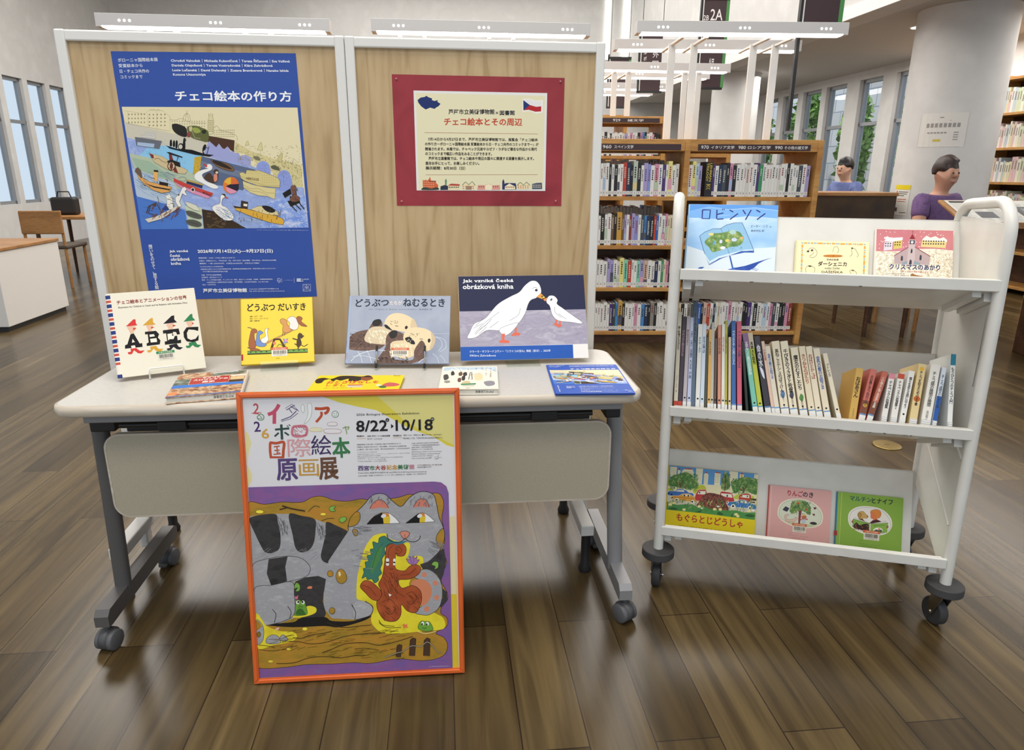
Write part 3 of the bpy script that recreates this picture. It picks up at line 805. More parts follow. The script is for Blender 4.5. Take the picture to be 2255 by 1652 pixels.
A_FRAME = '''
C 520 850 4.4216
P e6e4e6 110,122 2103,72 2160,2744 210,2850
P dfcf4a 860,103 2103,72 2115,580 2040,560 1920,480 1760,430 1620,370 1500,300 1370,230 1200,200 1020,160
P e2d888 1380,95 2103,72 2112,560 1990,500 1800,420 1640,330 1500,200
P e9e0a0 128,440 160,470 185,560 160,640 140,760 185,860 180,920 145,978
C 530 1050 3.514
P e3c93a 1600,300 1650,290 1677,1480 1627,1484
P e8dcae 1605,300 1650,290 1660,900 1612,900
C 520 850 4.4216
W c2555a 238 178 232 278 55 2
K c2555a 6 190,272 285,262
L 4f8a5c 8 275,275 305,295 300,330 260,335 245,305 275,275
L 4f8a5c 6 260,285 290,320 250,320
W 4a2f6b 240 350 245 446 60 2
W d6a548 318 418 318 512 70 6
L c9506a 34 452,185 430,225 395,262 345,282
K c9506a 34 408,262 404,370
K 4a2f6b 7 520,238 600,190
K 4a2f6b 4 510,222 575,180
K 4a2f6b 7 560,200 625,240
K 4a2f6b 4 575,180 640,250
K 4a2f6b 8 615,245 560,300 470,335
K 4a2f6b 5 630,265 560,320 470,348
K 4a2f6b 7 545,225 575,265
O efefef 5c8a54 2.5 660,200 675,178 690,200 690,245 675,262 662,240
O efefef 5c8a54 2.5 720,180 735,168 758,180 762,240 750,300 720,345 685,370 710,320 725,270 722,220
L bf4f2e 28 790,220 850,222 915,215 908,250 880,270
L bf4f2e 24 850,250 850,290 800,350
E 3c7a52 982 273 34 33
E e8e8e6 982 273 29 28
E 3c7a52 971 266 4 5
E 3c7a52 994 264 4 5
L 3c7a52 3 966,280 982,292 998,278
K 2f4a40 20 410,425 545,412
K 2f4a40 24 470,375 475,520
K 2f4a40 17 445,455 405,490
K 2f4a40 17 500,450 540,478
K 2f4a40 8 522,385 538,398
K 2f4a40 8 540,375 556,388
L d07a88 24 580,395 700,392 698,475 580,480 580,395
D b83a58 575 385 700 480 40 18 4 40
O e9e3c0 c9a848 2.5 735,425 760,405 800,402 850,408 850,435 810,440 760,440
O ebe6e6 a5504a 3 905,365 930,350 985,350 1000,365 985,382 920,382
O ebe6e6 a5504a 3 868,430 900,415 1000,415 1035,425 1035,445 1000,455 900,455
L 86a05a 9 1050,405 1110,392 1098,420
L 86a05a 9 1075,385 1092,462
L bf5230 26 358,548 420,555 490,545 485,630 480,698
L bf5230 24 362,548 360,630 368,700
K bf5230 20 370,690 480,690
K bf5230 11 395,590 452,582
K bf5230 11 425,588 428,660
K bf5230 11 400,625 450,620
K bf5230 11 392,662 460,655
K bf5230 7 438,638 450,648
T d9a0a4 528 686 752 680 175 際
T 42305f 752 668 945 660 190 絵
B 3c7a4a 958 692 1122 680 190 本
B 5a4478 425 915 618 905 205 原
T c99a45 632 875 822 868 165 画
B 6b4a36 828 905 1005 895 210 展
T 231f1f 1183 292 1783 270 27 2026 Bologna Illustrators Exhibition
B 171414 1183 438 1478 428 104 8/22
B 171414 1558 426 1910 416 104 10/18
E 171414 1478 323 18 18
T ffffff 1470 331 1487 330 15 土
E 171414 1908 311 18 18
T ffffff 1900 319 1917 318 15 日
P 171414 1512,360 1538,382 1512,404
B 231f1f 1184 488 1256 486 14 特別展示①
B 231f1f 1285 486 1502 481 15 2025 ボローニャSM出版賞
B 231f1f 1285 514 1426 511 14 マリア・ハイドゥク
B 231f1f 1530 480 1612 477 14 特別展示②
B 231f1f 1630 476 1995 464 15 ボローニャ・ラガッツィ賞スペシャル・メンション
B 231f1f 1625 505 2000 494 15 『のらねこノラ』『ゴロゴロゴロゴロなんのおと？』
K d2a048 3 1186,504 1272,501
K d2a048 3 1530,492 1614,489
T 3a3434 1186 570 1605 555 14 [開館時間] 午前10時～午後5時(入館は午後4時30分まで)
T 3a3434 1187 594 1660 578 14 [休館日] 水曜日(9月23日(水・祝)は開館、9月24日(木)は振替休館)
T 3a3434 1188 618 1688 600 14 [入館料] 一般1,300(1,100)円、高大生600(400)円、小中生400(200)円
T 5a5454 1188 640 1375 634 8 ※( )内は20名以上の団体料金
T 5a5454 1188 660 1690 642 8 ※西宮市在住65歳以上の方、ココロンカード・のびのびパスポート呈示の方は割引
T 5a5454 1188 678 1410 669 8 ※障がい者手帳等をお持ちの方は無料
T 5a5454 1188 695 1625 680 8 ※高齢者割引一般の方は1,100円、西宮市外在住の方は証明書を呈示
T 5a5454 1190 712 1460 702 8 ※ツイン・チケット2026年春
T 5a5454 1190 729 1470 719 8 ※小学生未満は無料・引率の教員は無料
T 3a3434 1708 552 1970 541 12 [主催] 公益財団法人西宮市大谷記念美術館、
T 3a3434 1708 572 1978 562 12 一般社団法人日本国際児童図書評議会(JBBY)
T 3a3434 1708 592 1905 584 12 [後援] 西宮市、西宮市教育委員会
T 3a3434 1708 612 1910 604 12 [特別協力] イタリア文化会館-大阪
T 3a3434 1708 634 1995 624 12 [協力] Bologna Children's Book Fair Bologna
T 3a3434 1708 656 1980 646 12 Illustrators Exhibition, curated by Bologna
T 3a3434 1708 676 1910 668 12 Children's Book Fair / Bologna
T 3a3434 1708 698 1902 690 12 Fiere in partnership with JBBY
L 6a6464 2 1920,680 1950,670 1965,660 1955,690 1930,692 1998,676
B 5b3f78 1194 812 1245 810 44 西
B 5b3f78 1250 810 1300 808 44 宮
B 3c7a4a 1304 808 1352 806 44 市
B a34038 1357 805 1405 803 44 大
B a34038 1411 804 1460 802 44 谷
B d2a048 1467 801 1515 799 44 記
B d2a048 1520 799 1570 797 44 念
B 3c7a4a 1574 797 1622 795 44 美
B 3c7a4a 1628 795 1678 793 44 術
B c98a98 1683 793 1732 791 44 館
T 6a4a3c 1760 762 1998 754 12 OTANI MEMORIAL ART MUSEUM,
T 4a4a4a 1760 781 1898 776 12 NISHINOMIYA CITY
T 2a2626 1192 845 1850 824 17 〒662-0952 西宮市中浜町4-38　tel.0798-33-0164　http://otanimuseum.jp
T 2a2626 1194 870 1850 844 12 [交通] 阪神電車「香櫨園」駅 南西徒歩6分、JR「さくら夙川」駅南西徒歩15分、阪急電車「夙川」駅南西徒歩18分
C 530 1050 3.514
P crayonP 82,76 1490,22 1545,28 1585,58 1602,110 1628,1482 134,1560
O crayonO 241c16 4 85,190 200,205 330,188 480,188 560,150 640,142 730,170 830,178 930,160 1000,165 1200,150 1300,122 1400,130 1500,110 1545,130 1565,200 1550,300 1565,400 1570,500 1550,560 1585,640 1560,720 1540,790 1585,880 1590,940 1545,1000 1540,1050 1585,1085 1585,1150 1500,1205 1560,1240 1590,1300 1570,1370 1500,1410 1380,1425 1200,1410 1000,1445 860,1440 700,1450 500,1455 350,1475 134,1482 80,1400 80,700 80,300
P crayonG 88,300 200,282 300,278 380,278 590,320 700,360 840,420 960,480 940,960 1000,1060 880,1100 700,1090 640,1010 640,900 660,800 600,760 420,800 400,1000 430,1080 300,1130 200,1140 110,1100 100,700
S crayonK 90,310 180,285 285,282 300,340 318,440 310,540 260,580 200,575 160,510 120,420 90,350
S crayonK 385,282 480,292 580,318 585,400 570,500 530,560 470,575 430,540 410,440
S crayonK 668,340 740,365 835,415 835,470 800,560 740,640 690,660 640,645 622,600 640,520 660,430
D 5b5a5c 300 300 370 420 30 30 4 80
D 5b5a5c 590 340 660 450 30 30 4 80
D 8a898c 105 560 580 640 40 40 3 -30
O crayonG 2a2624 4 105,670 220,625 360,605 470,620 535,680 530,740 480,775 380,800 240,835 110,870 80,800
P crayonK 225,628 370,606 350,690 362,800 240,834 208,740
P crayonK 430,800 500,770 600,758 665,785 672,830 640,880 632,960 655,1050 640,1090 560,1090 470,1090 420,1060 470,960 400,940 380,880
S crayonO 365,880 395,865 415,890 410,935 380,940
S 1f1b18 180,1140 400,1120 460,1090 640,1080 700,1110 860,1110 1000,1070 940,1110 760,1160 640,1150 400,1160
S crayonY 380,1075 440,1085 520,1070 575,1045 580,1010 540,992 500,1000 430,1040
O 6fa23c 2a3a1c 3 412,1065 418,1000 432,950 455,945 470,958 490,950 500,985 512,1050 480,1066
E f2f0e6 440 965 13 15
E f2f0e6 480 965 13 15
E 1f1b18 444 962 7 9
E 1f1b18 476 962 7 9
L 2a3a1c 4 444,1008 460,994 478,1006
S 3d6b2a 425,1060 440,1020 470,1015 490,1040 495,1062
O 7eb04a 2a3a1c 3 410,860 430,812 458,830 455,872 425,878 440,850
S e08a5a 512,855 530,838 552,842 545,858
P d9718c 410,915 430,920 445,908 440,940 418,942
L 2a2624 5 245,1018 270,1060 262,1120
L 2a2624 5 362,995 385,1040 378,1085
O crayonG 2a2624 4 110,860 250,830 400,805 415,900 420,1000 410,1060 360,1100 250,1135 170,1140 110,1060
L 2a2624 5 245,1018 272,1060 258,1125
L 2a2624 5 362,995 388,1040 376,1092
S crayonY 118,1060 165,1100 200,1150 300,1190 400,1195 430,1235 380,1275 250,1300 118,1320
O crayonG 2a2624 3 118,1110 160,1130 178,1190 165,1270 118,1290
S crayonO 118,1112 140,1118 160,1150 140,1175 118,1180
O crayonG 2a2624 3 195,1285 200,1245 240,1220 285,1230 302,1280 250,1292
O crayonG 2a2624 3 300,1262 305,1230 330,1220 360,1255 340,1270
O 8c7426 2a2624 3 120,1215 145,1195 152,1225 135,1240
O crayonG 2a2624 5 832,380 870,290 950,210 1010,140 1060,118 1120,125 1180,180 1240,215 1300,150 1370,105 1440,102 1490,130 1510,200 1530,300 1560,380 1555,480 1530,560 1450,640 1380,670 1300,650 1250,600 1100,620 960,560 880,470
P crayonG 840,400 960,480 1290,560 1250,640 1000,900 900,960 660,1000 640,900 680,640
S d9806a 1000,235 1030,185 1075,165 1110,180 1145,228 1080,225
L 2a2624 4 1000,235 1030,185 1075,165 1110,180 1145,228
S d9806a 1332,220 1365,170 1400,155 1435,170 1452,218 1390,215
L 2a2624 4 1332,220 1365,170 1400,155 1435,170 1452,218
D 77767a 1300 120 1480 200 24 26 5 110
D 77767a 1000 130 1160 190 20 26 5 110
P f0eeea 975,355 1030,295 1090,265 1150,270 1200,310 1228,345
P 171414 975,355 1030,295 1090,265 1130,270 1110,310 1108,352
P e3c332 1095,268 1140,270 1155,310 1150,350 1104,352 1100,310
P d98a3a 1100,268 1142,270 1150,295 1102,292
E e6e4ea 1104 290 20 14 -20
L 2a2624 3 975,355 1030,295 1090,265 1150,270 1200,310 1228,345
K 2a2624 3 975,355 1228,345
P f0eeea 1272,345 1330,300 1375,268 1420,268 1460,295 1498,332
P 171414 1272,345 1330,300 1375,268 1410,270 1385,305 1380,342
P e3c332 1375,268 1415,268 1425,300 1418,340 1378,342 1380,305
P d98a3a 1380,266 1416,268 1422,292 1382,288
E e6e4ea 1380 288 20 14 -20
L 2a2624 3 1272,345 1330,300 1375,268 1420,268 1460,295 1498,332
K 2a2624 3 1272,345 1498,332
O crayonO 2a2624 4 835,370 850,310 890,262 920,265 925,310 900,355 860,372
O crayonO 2a2624 4 865,410 880,393 905,405 905,435 885,445
O crayonO 2a2624 4 1510,440 1545,390 1568,400 1565,480 1535,535 1508,490
S crayonY 890,900 900,760 950,560 1010,460 1060,430 1120,425 1135,460 1230,490 1300,500 1300,560 1285,620 1340,600 1400,610 1400,700 1340,740 1300,800 1310,850 1420,1000 1500,1050 1560,1090 1560,1170 1400,1190 1200,1210 1080,1200 1020,1150 1000,1100 1010,1010 960,960 900,940
O crayonG 2a2624 4 1330,760 1380,710 1450,705 1510,750 1545,820 1550,920 1520,1010 1450,1060 1390,1060 1340,1040 1420,960 1440,880 1400,800
S d98862 1310,820 1350,785 1410,785 1460,830 1470,890 1440,960 1390,990 1340,930
E d98a6a 1412 745 20 20
E d98a6a 1498 810 20 20
E d98a6a 1506 925 20 20
E d98a6a 1430 1015 22 22
O crayonR 3a1a0e 4 1130,520 1180,500 1250,505 1275,545 1260,595 1210,600 1195,580 1190,640 1195,700 1260,715 1300,680 1345,665 1385,690 1370,740 1300,780 1215,790 1240,850 1320,830 1380,870 1390,950 1350,1040 1280,1030 1235,980 1230,1060 1190,1110 1110,1105 1060,1040 1045,960 1080,880 1060,820 1090,760 1110,640 1120,560
O crayonR 3a1a0e 4 920,840 950,795 1000,800 1050,840 1085,890 1060,945 1010,940 960,890
L 3a1a0e 3 1220,560 1195,545 1215,530 1240,550 1225,580 1190,575
L 3a1a0e 3 1100,800 1140,880 1130,960
L 3a1a0e 3 1140,760 1180,860 1260,920
L 3a1a0e 3 1270,900 1320,880 1350,930 1310,980 1280,950
L 3a1a0e 3 1090,960 1150,940 1190,1000 1150,1060 1110,1030
L 3a1a0e 3 940,830 990,850 1040,910
L 3a1a0e 3 1230,750 1300,740 1350,690
L 3a1a0e 3 1170,520 1140,560 1135,640
D 5a2a14 1090 720 1200 900 26 50 3 70
D 5a2a14 1270 860 1370 1000 16 40 3 50
D 5a2a14 1080 950 1200 1080 16 40 3 50
E f0eeea 1131 632 13 16
E f0eeea 1131 664 12 13
E f0eeea 1184 634 10 15
E f0eeea 1182 662 9 12
E 1f1b18 1132 650 10 6
E 1f1b18 1183 650 8 6
L 3a1a0e 4 1148,698 1160,706 1174,698
P f0eeea 1138,892 1162,905 1142,918
O 3f7d6b 1f4a40 4 1110,445 1130,460 1200,500 1150,505 1110,540 1115,580 1090,620 1090,660 1075,700 1085,735 1060,760 1060,790 1030,810 1010,780 975,785 965,760 935,775 950,730 945,700 965,690 960,650 985,640 975,600 1005,590 1000,550 1025,540 1020,490 1060,500 1070,460
S 4f8a4a 1060,540 1090,520 1080,600 1040,690 1010,740 1000,680 1030,600
L 1f4a40 3 1100,500 1050,570 1010,700
P 3f7d8b 1140,480 1230,490 1285,480 1260,500 1200,515
O a878b0 3a2440 3 1275,620 1300,628 1300,600 1318,615 1328,598 1342,615 1358,602 1355,630 1375,628 1345,665 1300,660
K 3a2440 2 1320,660 1305,620
K 3a2440 2 1330,660 1335,615
O d9907a 5a2a20 4 1228,425 1245,408 1285,408 1302,428 1275,462 1255,462
L 2a2624 5 1130,430 1140,470 1190,495 1240,485 1265,462
L 2a2624 5 1265,462 1300,485 1350,485 1380,460 1383,440
L 2a2624 3 1265,430 1268,465
D f0eeea 1140 420 1230 470 14 5 4 0
D f0eeea 1300 430 1360 460 8 5 4 0
D 8a898c 860 360 960 430 14 60 5 5
D 8a898c 1440 450 1530 560 16 60 5 30
D 8a898c 850 560 960 700 10 60 5 0
O crayonO 2a2624 3 735,760 750,715 785,705 815,750 815,790 785,815 750,805
O crayonO 2a2624 3 670,745 680,718 705,720 714,745 700,762 680,760
O crayonO 2a2624 3 680,1030 695,1005 720,1012 722,1040 705,1056 688,1050
S e8e0b0 755,730 768,725 772,750 760,760
L 2a2624 5 852,980 880,1040 878,1095
L 2a2624 5 960,955 1010,990 1012,1030 980,1070
O crayonG 2a2624 0.5 880,960 960,955 1010,1000 1010,1050 960,1080 880,1098 860,1040
L 2a2624 5 852,980 882,1040 876,1098
L 2a2624 5 955,955 1005,985 1015,1025 985,1070 880,1100
P crayonK 1380,665 1450,640 1530,560 1565,540 1580,640 1560,740 1540,790 1510,740 1450,705 1400,700
P crayonK 1550,850 1585,880 1590,940 1540,1000 1530,1000 1555,920
O 7eb04a 2a3a1c 3 1470,665 1490,642 1520,650 1518,690 1490,700 1498,680
O 7eb04a 2a3a1c 3 690,240 710,216 740,220 725,236 740,250 712,256
O 7eb04a 2a3a1c 3 765,325 780,302 815,300 818,320 790,342
K 3a2a1c 11 335,215 400,236 508,255
K 3a2a1c 9 315,245 370,230
L 2a2624 4 532,258 580,215 620,225
L 2a2624 4 630,330 680,312 730,310
E f0e04a 165 262 28 12
E f0e04a 645 278 20 9
E f0e04a 492 1172 18 12
E e0d040 365 1330 16 10
E e0d040 225 1428 18 9
S e8b09a 262,1180 275,1165 298,1160 285,1182
L 3a2e18 5 400,1240 470,1245 540,1220 640,1205 700,1190
L 3a2e18 5 360,1270 440,1272 540,1290 660,1275 800,1230 940,1210 1110,1200
L 3a2e18 5 620,1360 700,1330 800,1290 950,1280 1060,1300 1200,1270 1320,1230
L 3a2e18 5 270,1445 400,1440 520,1400 640,1390 760,1400 860,1385 950,1380
L 3a2e18 5 660,1120 780,1160 900,1150 1000,1140
L 3a2e18 4 140,1300 200,1305 260,1320
L 3a2e18 4 140,1335 240,1345 330,1330 400,1300
L 3a2e18 4 1060,1100 1090,1140 1180,1150
L 3a2e18 4 1060,1120 1120,1160 1230,1160
L 3a2e18 4 870,1330 960,1325 1060,1340
D 6b5518 200 1180 1200 1420 90 70 3 -12
O 6fa23c 2a3a1c 3 1365,1170 1370,1130 1390,1108 1412,1112 1432,1112 1450,1115 1472,1150 1475,1180 1420,1190
E f2f0e6 1398 1128 11 15
E f2f0e6 1435 1130 11 15
E 1f1b18 1394 1134 6 9
E 1f1b18 1430 1136 6 9
L 2a3a1c 4 1395,1160 1412,1168 1428,1160
L e8dc90 6 1358,1190 1420,1208 1500,1190
P e0784a 1240,1140 1258,1128 1262,1142 1280,1130 1276,1150 1288,1160 1262,1160 1250,1172 1250,1154
Q 4a3424 241a12 3 1190,1392 1198,1305 1215,1293 1238,1300 1225,1395
Q 4a3424 241a12 3 1292,1382 1300,1260 1320,1240 1345,1248 1335,1384
Q 4a3424 241a12 3 1402,1382 1408,1262 1430,1240 1455,1250 1450,1384
L 1f1b18 9 1100,1398 1200,1360 1240,1350 1310,1305 1380,1310 1430,1275 1470,1300 1510,1350 1548,1358
L d9d0b0 3 1100,1398 1200,1360 1240,1350 1310,1305 1380,1310 1430,1275 1470,1300 1510,1350 1548,1358
T e6dcea 1450 1474 1608 1468 8 ©「ゴロゴロゴロゴロなんのおと？」
'''
A_TRAVEL = '''
C 350 800 10.738
P photoA 540,255 2080,180 1880,740 100,875
P photoB 1290,245 2080,180 2050,255 1290,320
P c7d0d6 1320,235 1880,185 1880,205 1320,255
P e9e2d6 1720,300 2040,270 2030,300 1700,330
P d7b98a 1700,345 1990,320 1950,450 1640,470
P 4a3a26 1640,420 1960,400 1940,455 1620,475
P photoB 430,410 780,380 690,545 320,560
P 3f78c9 330,560 1980,455 1930,515 280,640
P photoA 280,640 1930,515 1880,740 100,875
D 6b2f2a 320 640 1880 700 60 120 14 -4
D e8cfa4 260 660 1850 760 60 90 10 -4
P 6d6f8f 150,830 1860,690 1850,745 100,878
D a8a8b8 200 780 1800 830 40 120 8 -4
P d98a5a 180,760 420,700 380,790 160,820
Q b03c34 f0dcd0 10 800,370 1680,305 1620,465 700,540
B f4ece4 1060 385 1455 355 36 チェコと
B f4ece4 830 445 1610 395 42 スロヴァキアの
B f4ece4 1020 490 1310 468 42 歴史
'''
A_FOX = '''
C 660 590 2.967
P e3cb2a 130,697 677,683 650,880 0,900
S 2f2018 108,745 120,725 160,715 210,722 260,700 330,696 400,700 440,690 470,705 460,725 430,732 400,728 360,742 320,720 270,735 240,728 215,740 200,725 165,735 150,755 120,760
P 2f2018 215,720 245,722 225,742 205,735
P 2f2018 320,715 345,715 340,742 318,738
P 8a4a2a 395,705 470,705 478,718 430,735 400,728
B c8442e 180 762 515 752 22 おとぎばなしを
B c8442e 178 782 300 780 18 しまし
S c25a5a 545,765 580,745 630,748 660,760 640,772 590,778 560,776
S 3f6b3a 520,775 560,772 575,785 540,790
E e8d8b8 520 768 18 8
P d9c8b0 320,772 416,768 412,786 316,790
P c8653d 318,766 418,762 416,770 318,773
G 222222 325 774 412 783 16 1 .5
T 3a3018 170 800 350 794 6 ヨゼフ・ラダ 作　うちだりさこ 訳
B 8a6a1a 606 693 650 692 7 Petit
'''
A_COMIC = '''
C 660 590 2.967
P ece4d2 928,650 1280,648 1305,790 925,790
P b8cad6 935,655 1275,653 1282,685 1230,668 1100,672 1000,668 935,680
D e8f0f2 940 655 1270 680 40 20 4 40
S 3a3836 985,685 1000,680 1010,700 990,706
S 6a5040 1035,690 1055,684 1060,705 1040,708
S 3a3836 1065,690 1085,686 1090,706 1068,708
S 3a3836 1060,712 1080,710 1080,735 1062,735
S 6a5040 1035,725 1055,722 1056,745 1038,745
K 5a4a42 5 1110,685 1105,730
K 5a4a42 5 1118,685 1128,730
K 5a4a42 4 1100,732 1132,730
K 5a4a42 4 1104,705 1180,692
S e3cfa4 1140,705 1180,695 1195,715 1190,735 1150,735
S 4a4844 940,705 965,700 975,725 950,735
K 3a3836 3 945,722 985,718
V 5a5048 1212 658 1216 710 13 かじ ひこ
V 5a5048 1240 660 1246 720 13 チェコ百年
S c8b890 1060,760 1080,742 1110,742 1125,762 1100,770
S 8a8890 1205,748 1240,740 1272,745 1275,765 1230,772
E 8f8a84 970 745 20 8
P dfd8c8 1070,762 1150,760 1152,778 1068,780
P 3f8a5c 1060,758 1155,754 1155,763 1060,766
G 222222 1076 767 1148 774 16 1 .5
T 5a5048 1098 786 1124 785 5 国書刊行会
'''
A_ROB = '''
C 1470 430 6.833
P skyblue 310,125 1655,130 1640,1170 265,1160
P 5b97dc 310,125 1655,130 1652,210 1300,170 900,200 600,160 308,230
P 77abe3 308,230 600,165 900,205 1300,175 1652,215 1650,330 1200,300 800,350 300,330
L c6dcee 5 300,330 380,345 450,330
L c6dcee 5 1230,370 1350,410 1500,400 1645,350
L c6dcee 4 760,300 850,295 930,280
P d3dfe8 300,760 700,880 1200,800 1645,760 1640,1170 265,1160
K a8cbe8 8 312,400 290,1150
K 252b78 20 510,210 628,212 620,345 508,342 506,208
K 252b78 18 728,205 730,340 745,352 835,345
K 252b78 18 735,278 830,255
K 252b78 10 808,190 820,215
K 252b78 10 832,185 845,212
K 252b78 18 920,208 978,240
K 252b78 18 932,355 1052,262
K 252b78 18 1122,208 1168,272
K 252b78 18 1248,205 1168,358
K 252b78 18 1325,208 1388,240
K 252b78 18 1342,352 1462,258
T 2a2f5a 1260 475 1508 470 42 ピーター・シス
T 2a2f5a 1538 475 1562 474 28 作
T 2a2f5a 1260 538 1460 536 32 高柳克弘 訳
Q 8db9d8 25397c 7 485,610 560,550 680,500 800,495 880,440 1000,405 1120,400 1190,540 1320,820 1180,825 960,885 800,930 655,1040 560,830
P c9dde8 560,850 655,1030 800,940 960,890 1180,830 1310,815 1300,800 1170,810 950,870 790,915 660,990
P 2d55a4 655,1045 800,945 955,900 1130,830 1322,822 1322,850 1180,850 960,900 830,950 660,1050
K 3a5a8a 5 805,495 880,680 955,885
K 6f9cc0 3 700,530 760,900
K 6f9cc0 3 900,450 1040,830
K 6f9cc0 3 570,700 1180,560
K 6f9cc0 3 600,830 1240,690
S leafy 570,690 640,620 700,570 800,560 900,540 960,520 1080,540 1130,590 1160,640 1130,720 1050,760 960,770 850,810 760,840 690,850 640,780 590,740
D e0dca0 600 560 1140 820 90 14 5 60
D 4f7a3a 600 560 1140 820 90 14 5 60
E 5f9ac8 712 715 16 36 15
E e3c75a 905 675 26 20
E cfd0e6 1015 660 40 28
E dfe0ea 850 785 40 24
E cfd0e6 815 690 22 28
E e0a878 1130 630 26 16
E e0d080 660 580 40 20
E a8c8c0 985 545 50 36
D 9aa9d0 990 640 1050 690 8 20 5 10
P 2c55a8 950,900 972,905 1030,1095 1005,1095
P 2448a0 800,1150 1030,1085 1200,1050 1400,980 1600,918 1480,965 1400,1010 1340,1070 1260,1120 1180,1158
D 4f78c4 950 1090 1350 1140 20 60 5 -20
S 3c62b0 485,1115 510,1085 580,1078 545,1110 520,1150 495,1145
L 3a4a8a 6 610,1110 620,1140 640,1145
L 3a4a8a 6 650,1105 640,1130
'''
A_PUP = '''
C 1730 480 5.6375
R e0a040 225 300 262 318
R 9fb4bd 192 300 214 316
R 9fb4bd 270 300 300 318
R e0a040 312 300 340 318
R 9fb4bd 346 300 384 318
R e0a040 392 302 458 320
R 9fb4bd 464 304 498 320
R e0a040 508 304 536 320
R 9fb4bd 542 304 562 320
R e0a040 572 304 612 322
R 9fb4bd 618 306 668 322
R e0a040 676 308 734 326
R 9fb4bd 742 308 768 326
R e0a040 776 308 818 326
R 9fb4bd 826 310 846 326
R e0a040 852 310 872 326
R 9fb4bd 880 312 900 328
R e0a040 906 312 954 328
R 9fb4bd 966 314 988 330
R e0a040 194 328 214 366
R 9fb4bd 194 372 214 386
R e0a040 194 394 214 410
R 9fb4bd 194 416 214 432
R e0a040 194 440 214 474
R 9fb4bd 194 482 214 500
R e0a040 194 508 214 556
R 9fb4bd 194 564 214 602
R e0a040 194 610 214 642
R 9fb4bd 194 652 214 668
R e0a040 194 674 214 694
R e0a040 970 342 990 376
R 9fb4bd 972 386 990 402
R e0a040 972 410 992 424
R 9fb4bd 972 432 992 446
R e0a040 972 454 992 488
R 9fb4bd 974 494 994 514
R e0a040 974 522 996 572
R 9fb4bd 976 578 998 620
R e0a040 976 626 998 660
R 9fb4bd 978 666 998 686
E d98a3a 592 466 124 18
B 4a2a14 485 474 700 474 15 よみがえる新たな名作
B 2a2420 515 524 664 524 23 子犬の生活
B 3a2c24 412 592 770 594 56 ダーシェニカ
T 3a3430 500 632 688 632 26 KAREL ČAPEK
T 3a3430 460 684 728 684 40 DÁŠEŇKA
L 5a4a40 3 270,420 300,375 350,372 388,410 385,460 340,490 300,480
L 5a4a40 3 300,470 340,440 350,420
L 5a4a40 3 590,420 600,360 640,352 660,400 640,430
L 5a4a40 3 800,470 830,440 820,380 860,375 890,420 908,450 890,478
L 5a4a40 3 270,690 255,630 290,590 340,600 375,630 360,690
L 5a4a40 3 840,700 810,650 850,640 895,670 900,700
E 4a3a30 278 412 16 11
E 4a3a30 328 398 16 11 -10
E 4a3a30 310 598 22 8
E 4a3a30 826 368 12 9
E 4a3a30 850 644 16 7
'''
A_XMAS = '''
C 1730 480 5.6375
P snowdot 1130,400 2085,350 2115,745 1135,745
P pinksky 1115,130 2060,142 2085,385 1850,365 1650,370 1450,400 1130,405
D f0ece4 1150 150 2070 380 60 9 9 0
D 8a7454 1150 420 1500 720 220 10 3 30
D b08a4a 1750 420 2100 720 260 12 4 60
P efe6e4 1225,280 1250,225 1330,235 1450,228 1450,262 1330,285
P d5cfd8 1228,290 1330,285 1330,385 1225,395
G 3a3034 1238 300 1325 360 3 2 .5
P d3bc6a 1345,280 1445,262 1450,360 1345,380
G 3a3034 1355 282 1440 345 3 2 .5
P efe8dc 1700,240 1740,205 1790,230 1850,210 1900,240 1950,222 1995,255 1995,285 1690,265
P dcc98a 1690,262 1995,280 1985,355 1680,345
G 3a3034 1702 265 1980 330 9 2 .5
P e8dcd8 1220,225 1250,225 1250,250 1220,250
P b5a0a0 1360,460 1525,350 1620,345 1810,465 1805,570 1370,560
P c4b2b2 1532,255 1608,255 1625,590 1525,590
P 8a2a30 1532,250 1565,185 1606,250
K 8a2a30 9 1360,458 1525,352
K 8a2a30 9 1608,345 1810,462
K 4a3a44 4 1566,185 1564,145
K 4a3a44 4 1554,158 1578,158
R 3a3844 1540 264 1602 312
E d5cfd8 1570 288 18 18
S 3a3844 1562,420 1564,380 1572,368 1582,382 1582,420
S 3a3844 1448,515 1448,470 1458,458 1470,472 1470,518
S 3a3844 1680,505 1680,455 1690,445 1702,460 1702,508
S 3a3844 1556,565 1558,520 1570,505 1584,522 1584,565
P 8a9aa4 1460,550 1530,520 1530,565 1470,570
P 8a9aa4 1612,520 1690,545 1690,575 1612,565
B f0ece8 1309 636 1949 642 78 クリスマスのあかり
B 232a5a 1312 632 1945 638 70 クリスマスのあかり
B a8323a 1450 668 1810 672 22 ～チェコのイブのできごと～
B 4a4038 1272 694 1510 694 13 レンカ・ロジノフスカー 作
B 4a4038 1330 716 1570 718 10 出久根育 絵　木村有子 訳
S 9a6a3a 1585,700 1610,680 1650,700 1740,715 1680,722 1600,722
'''
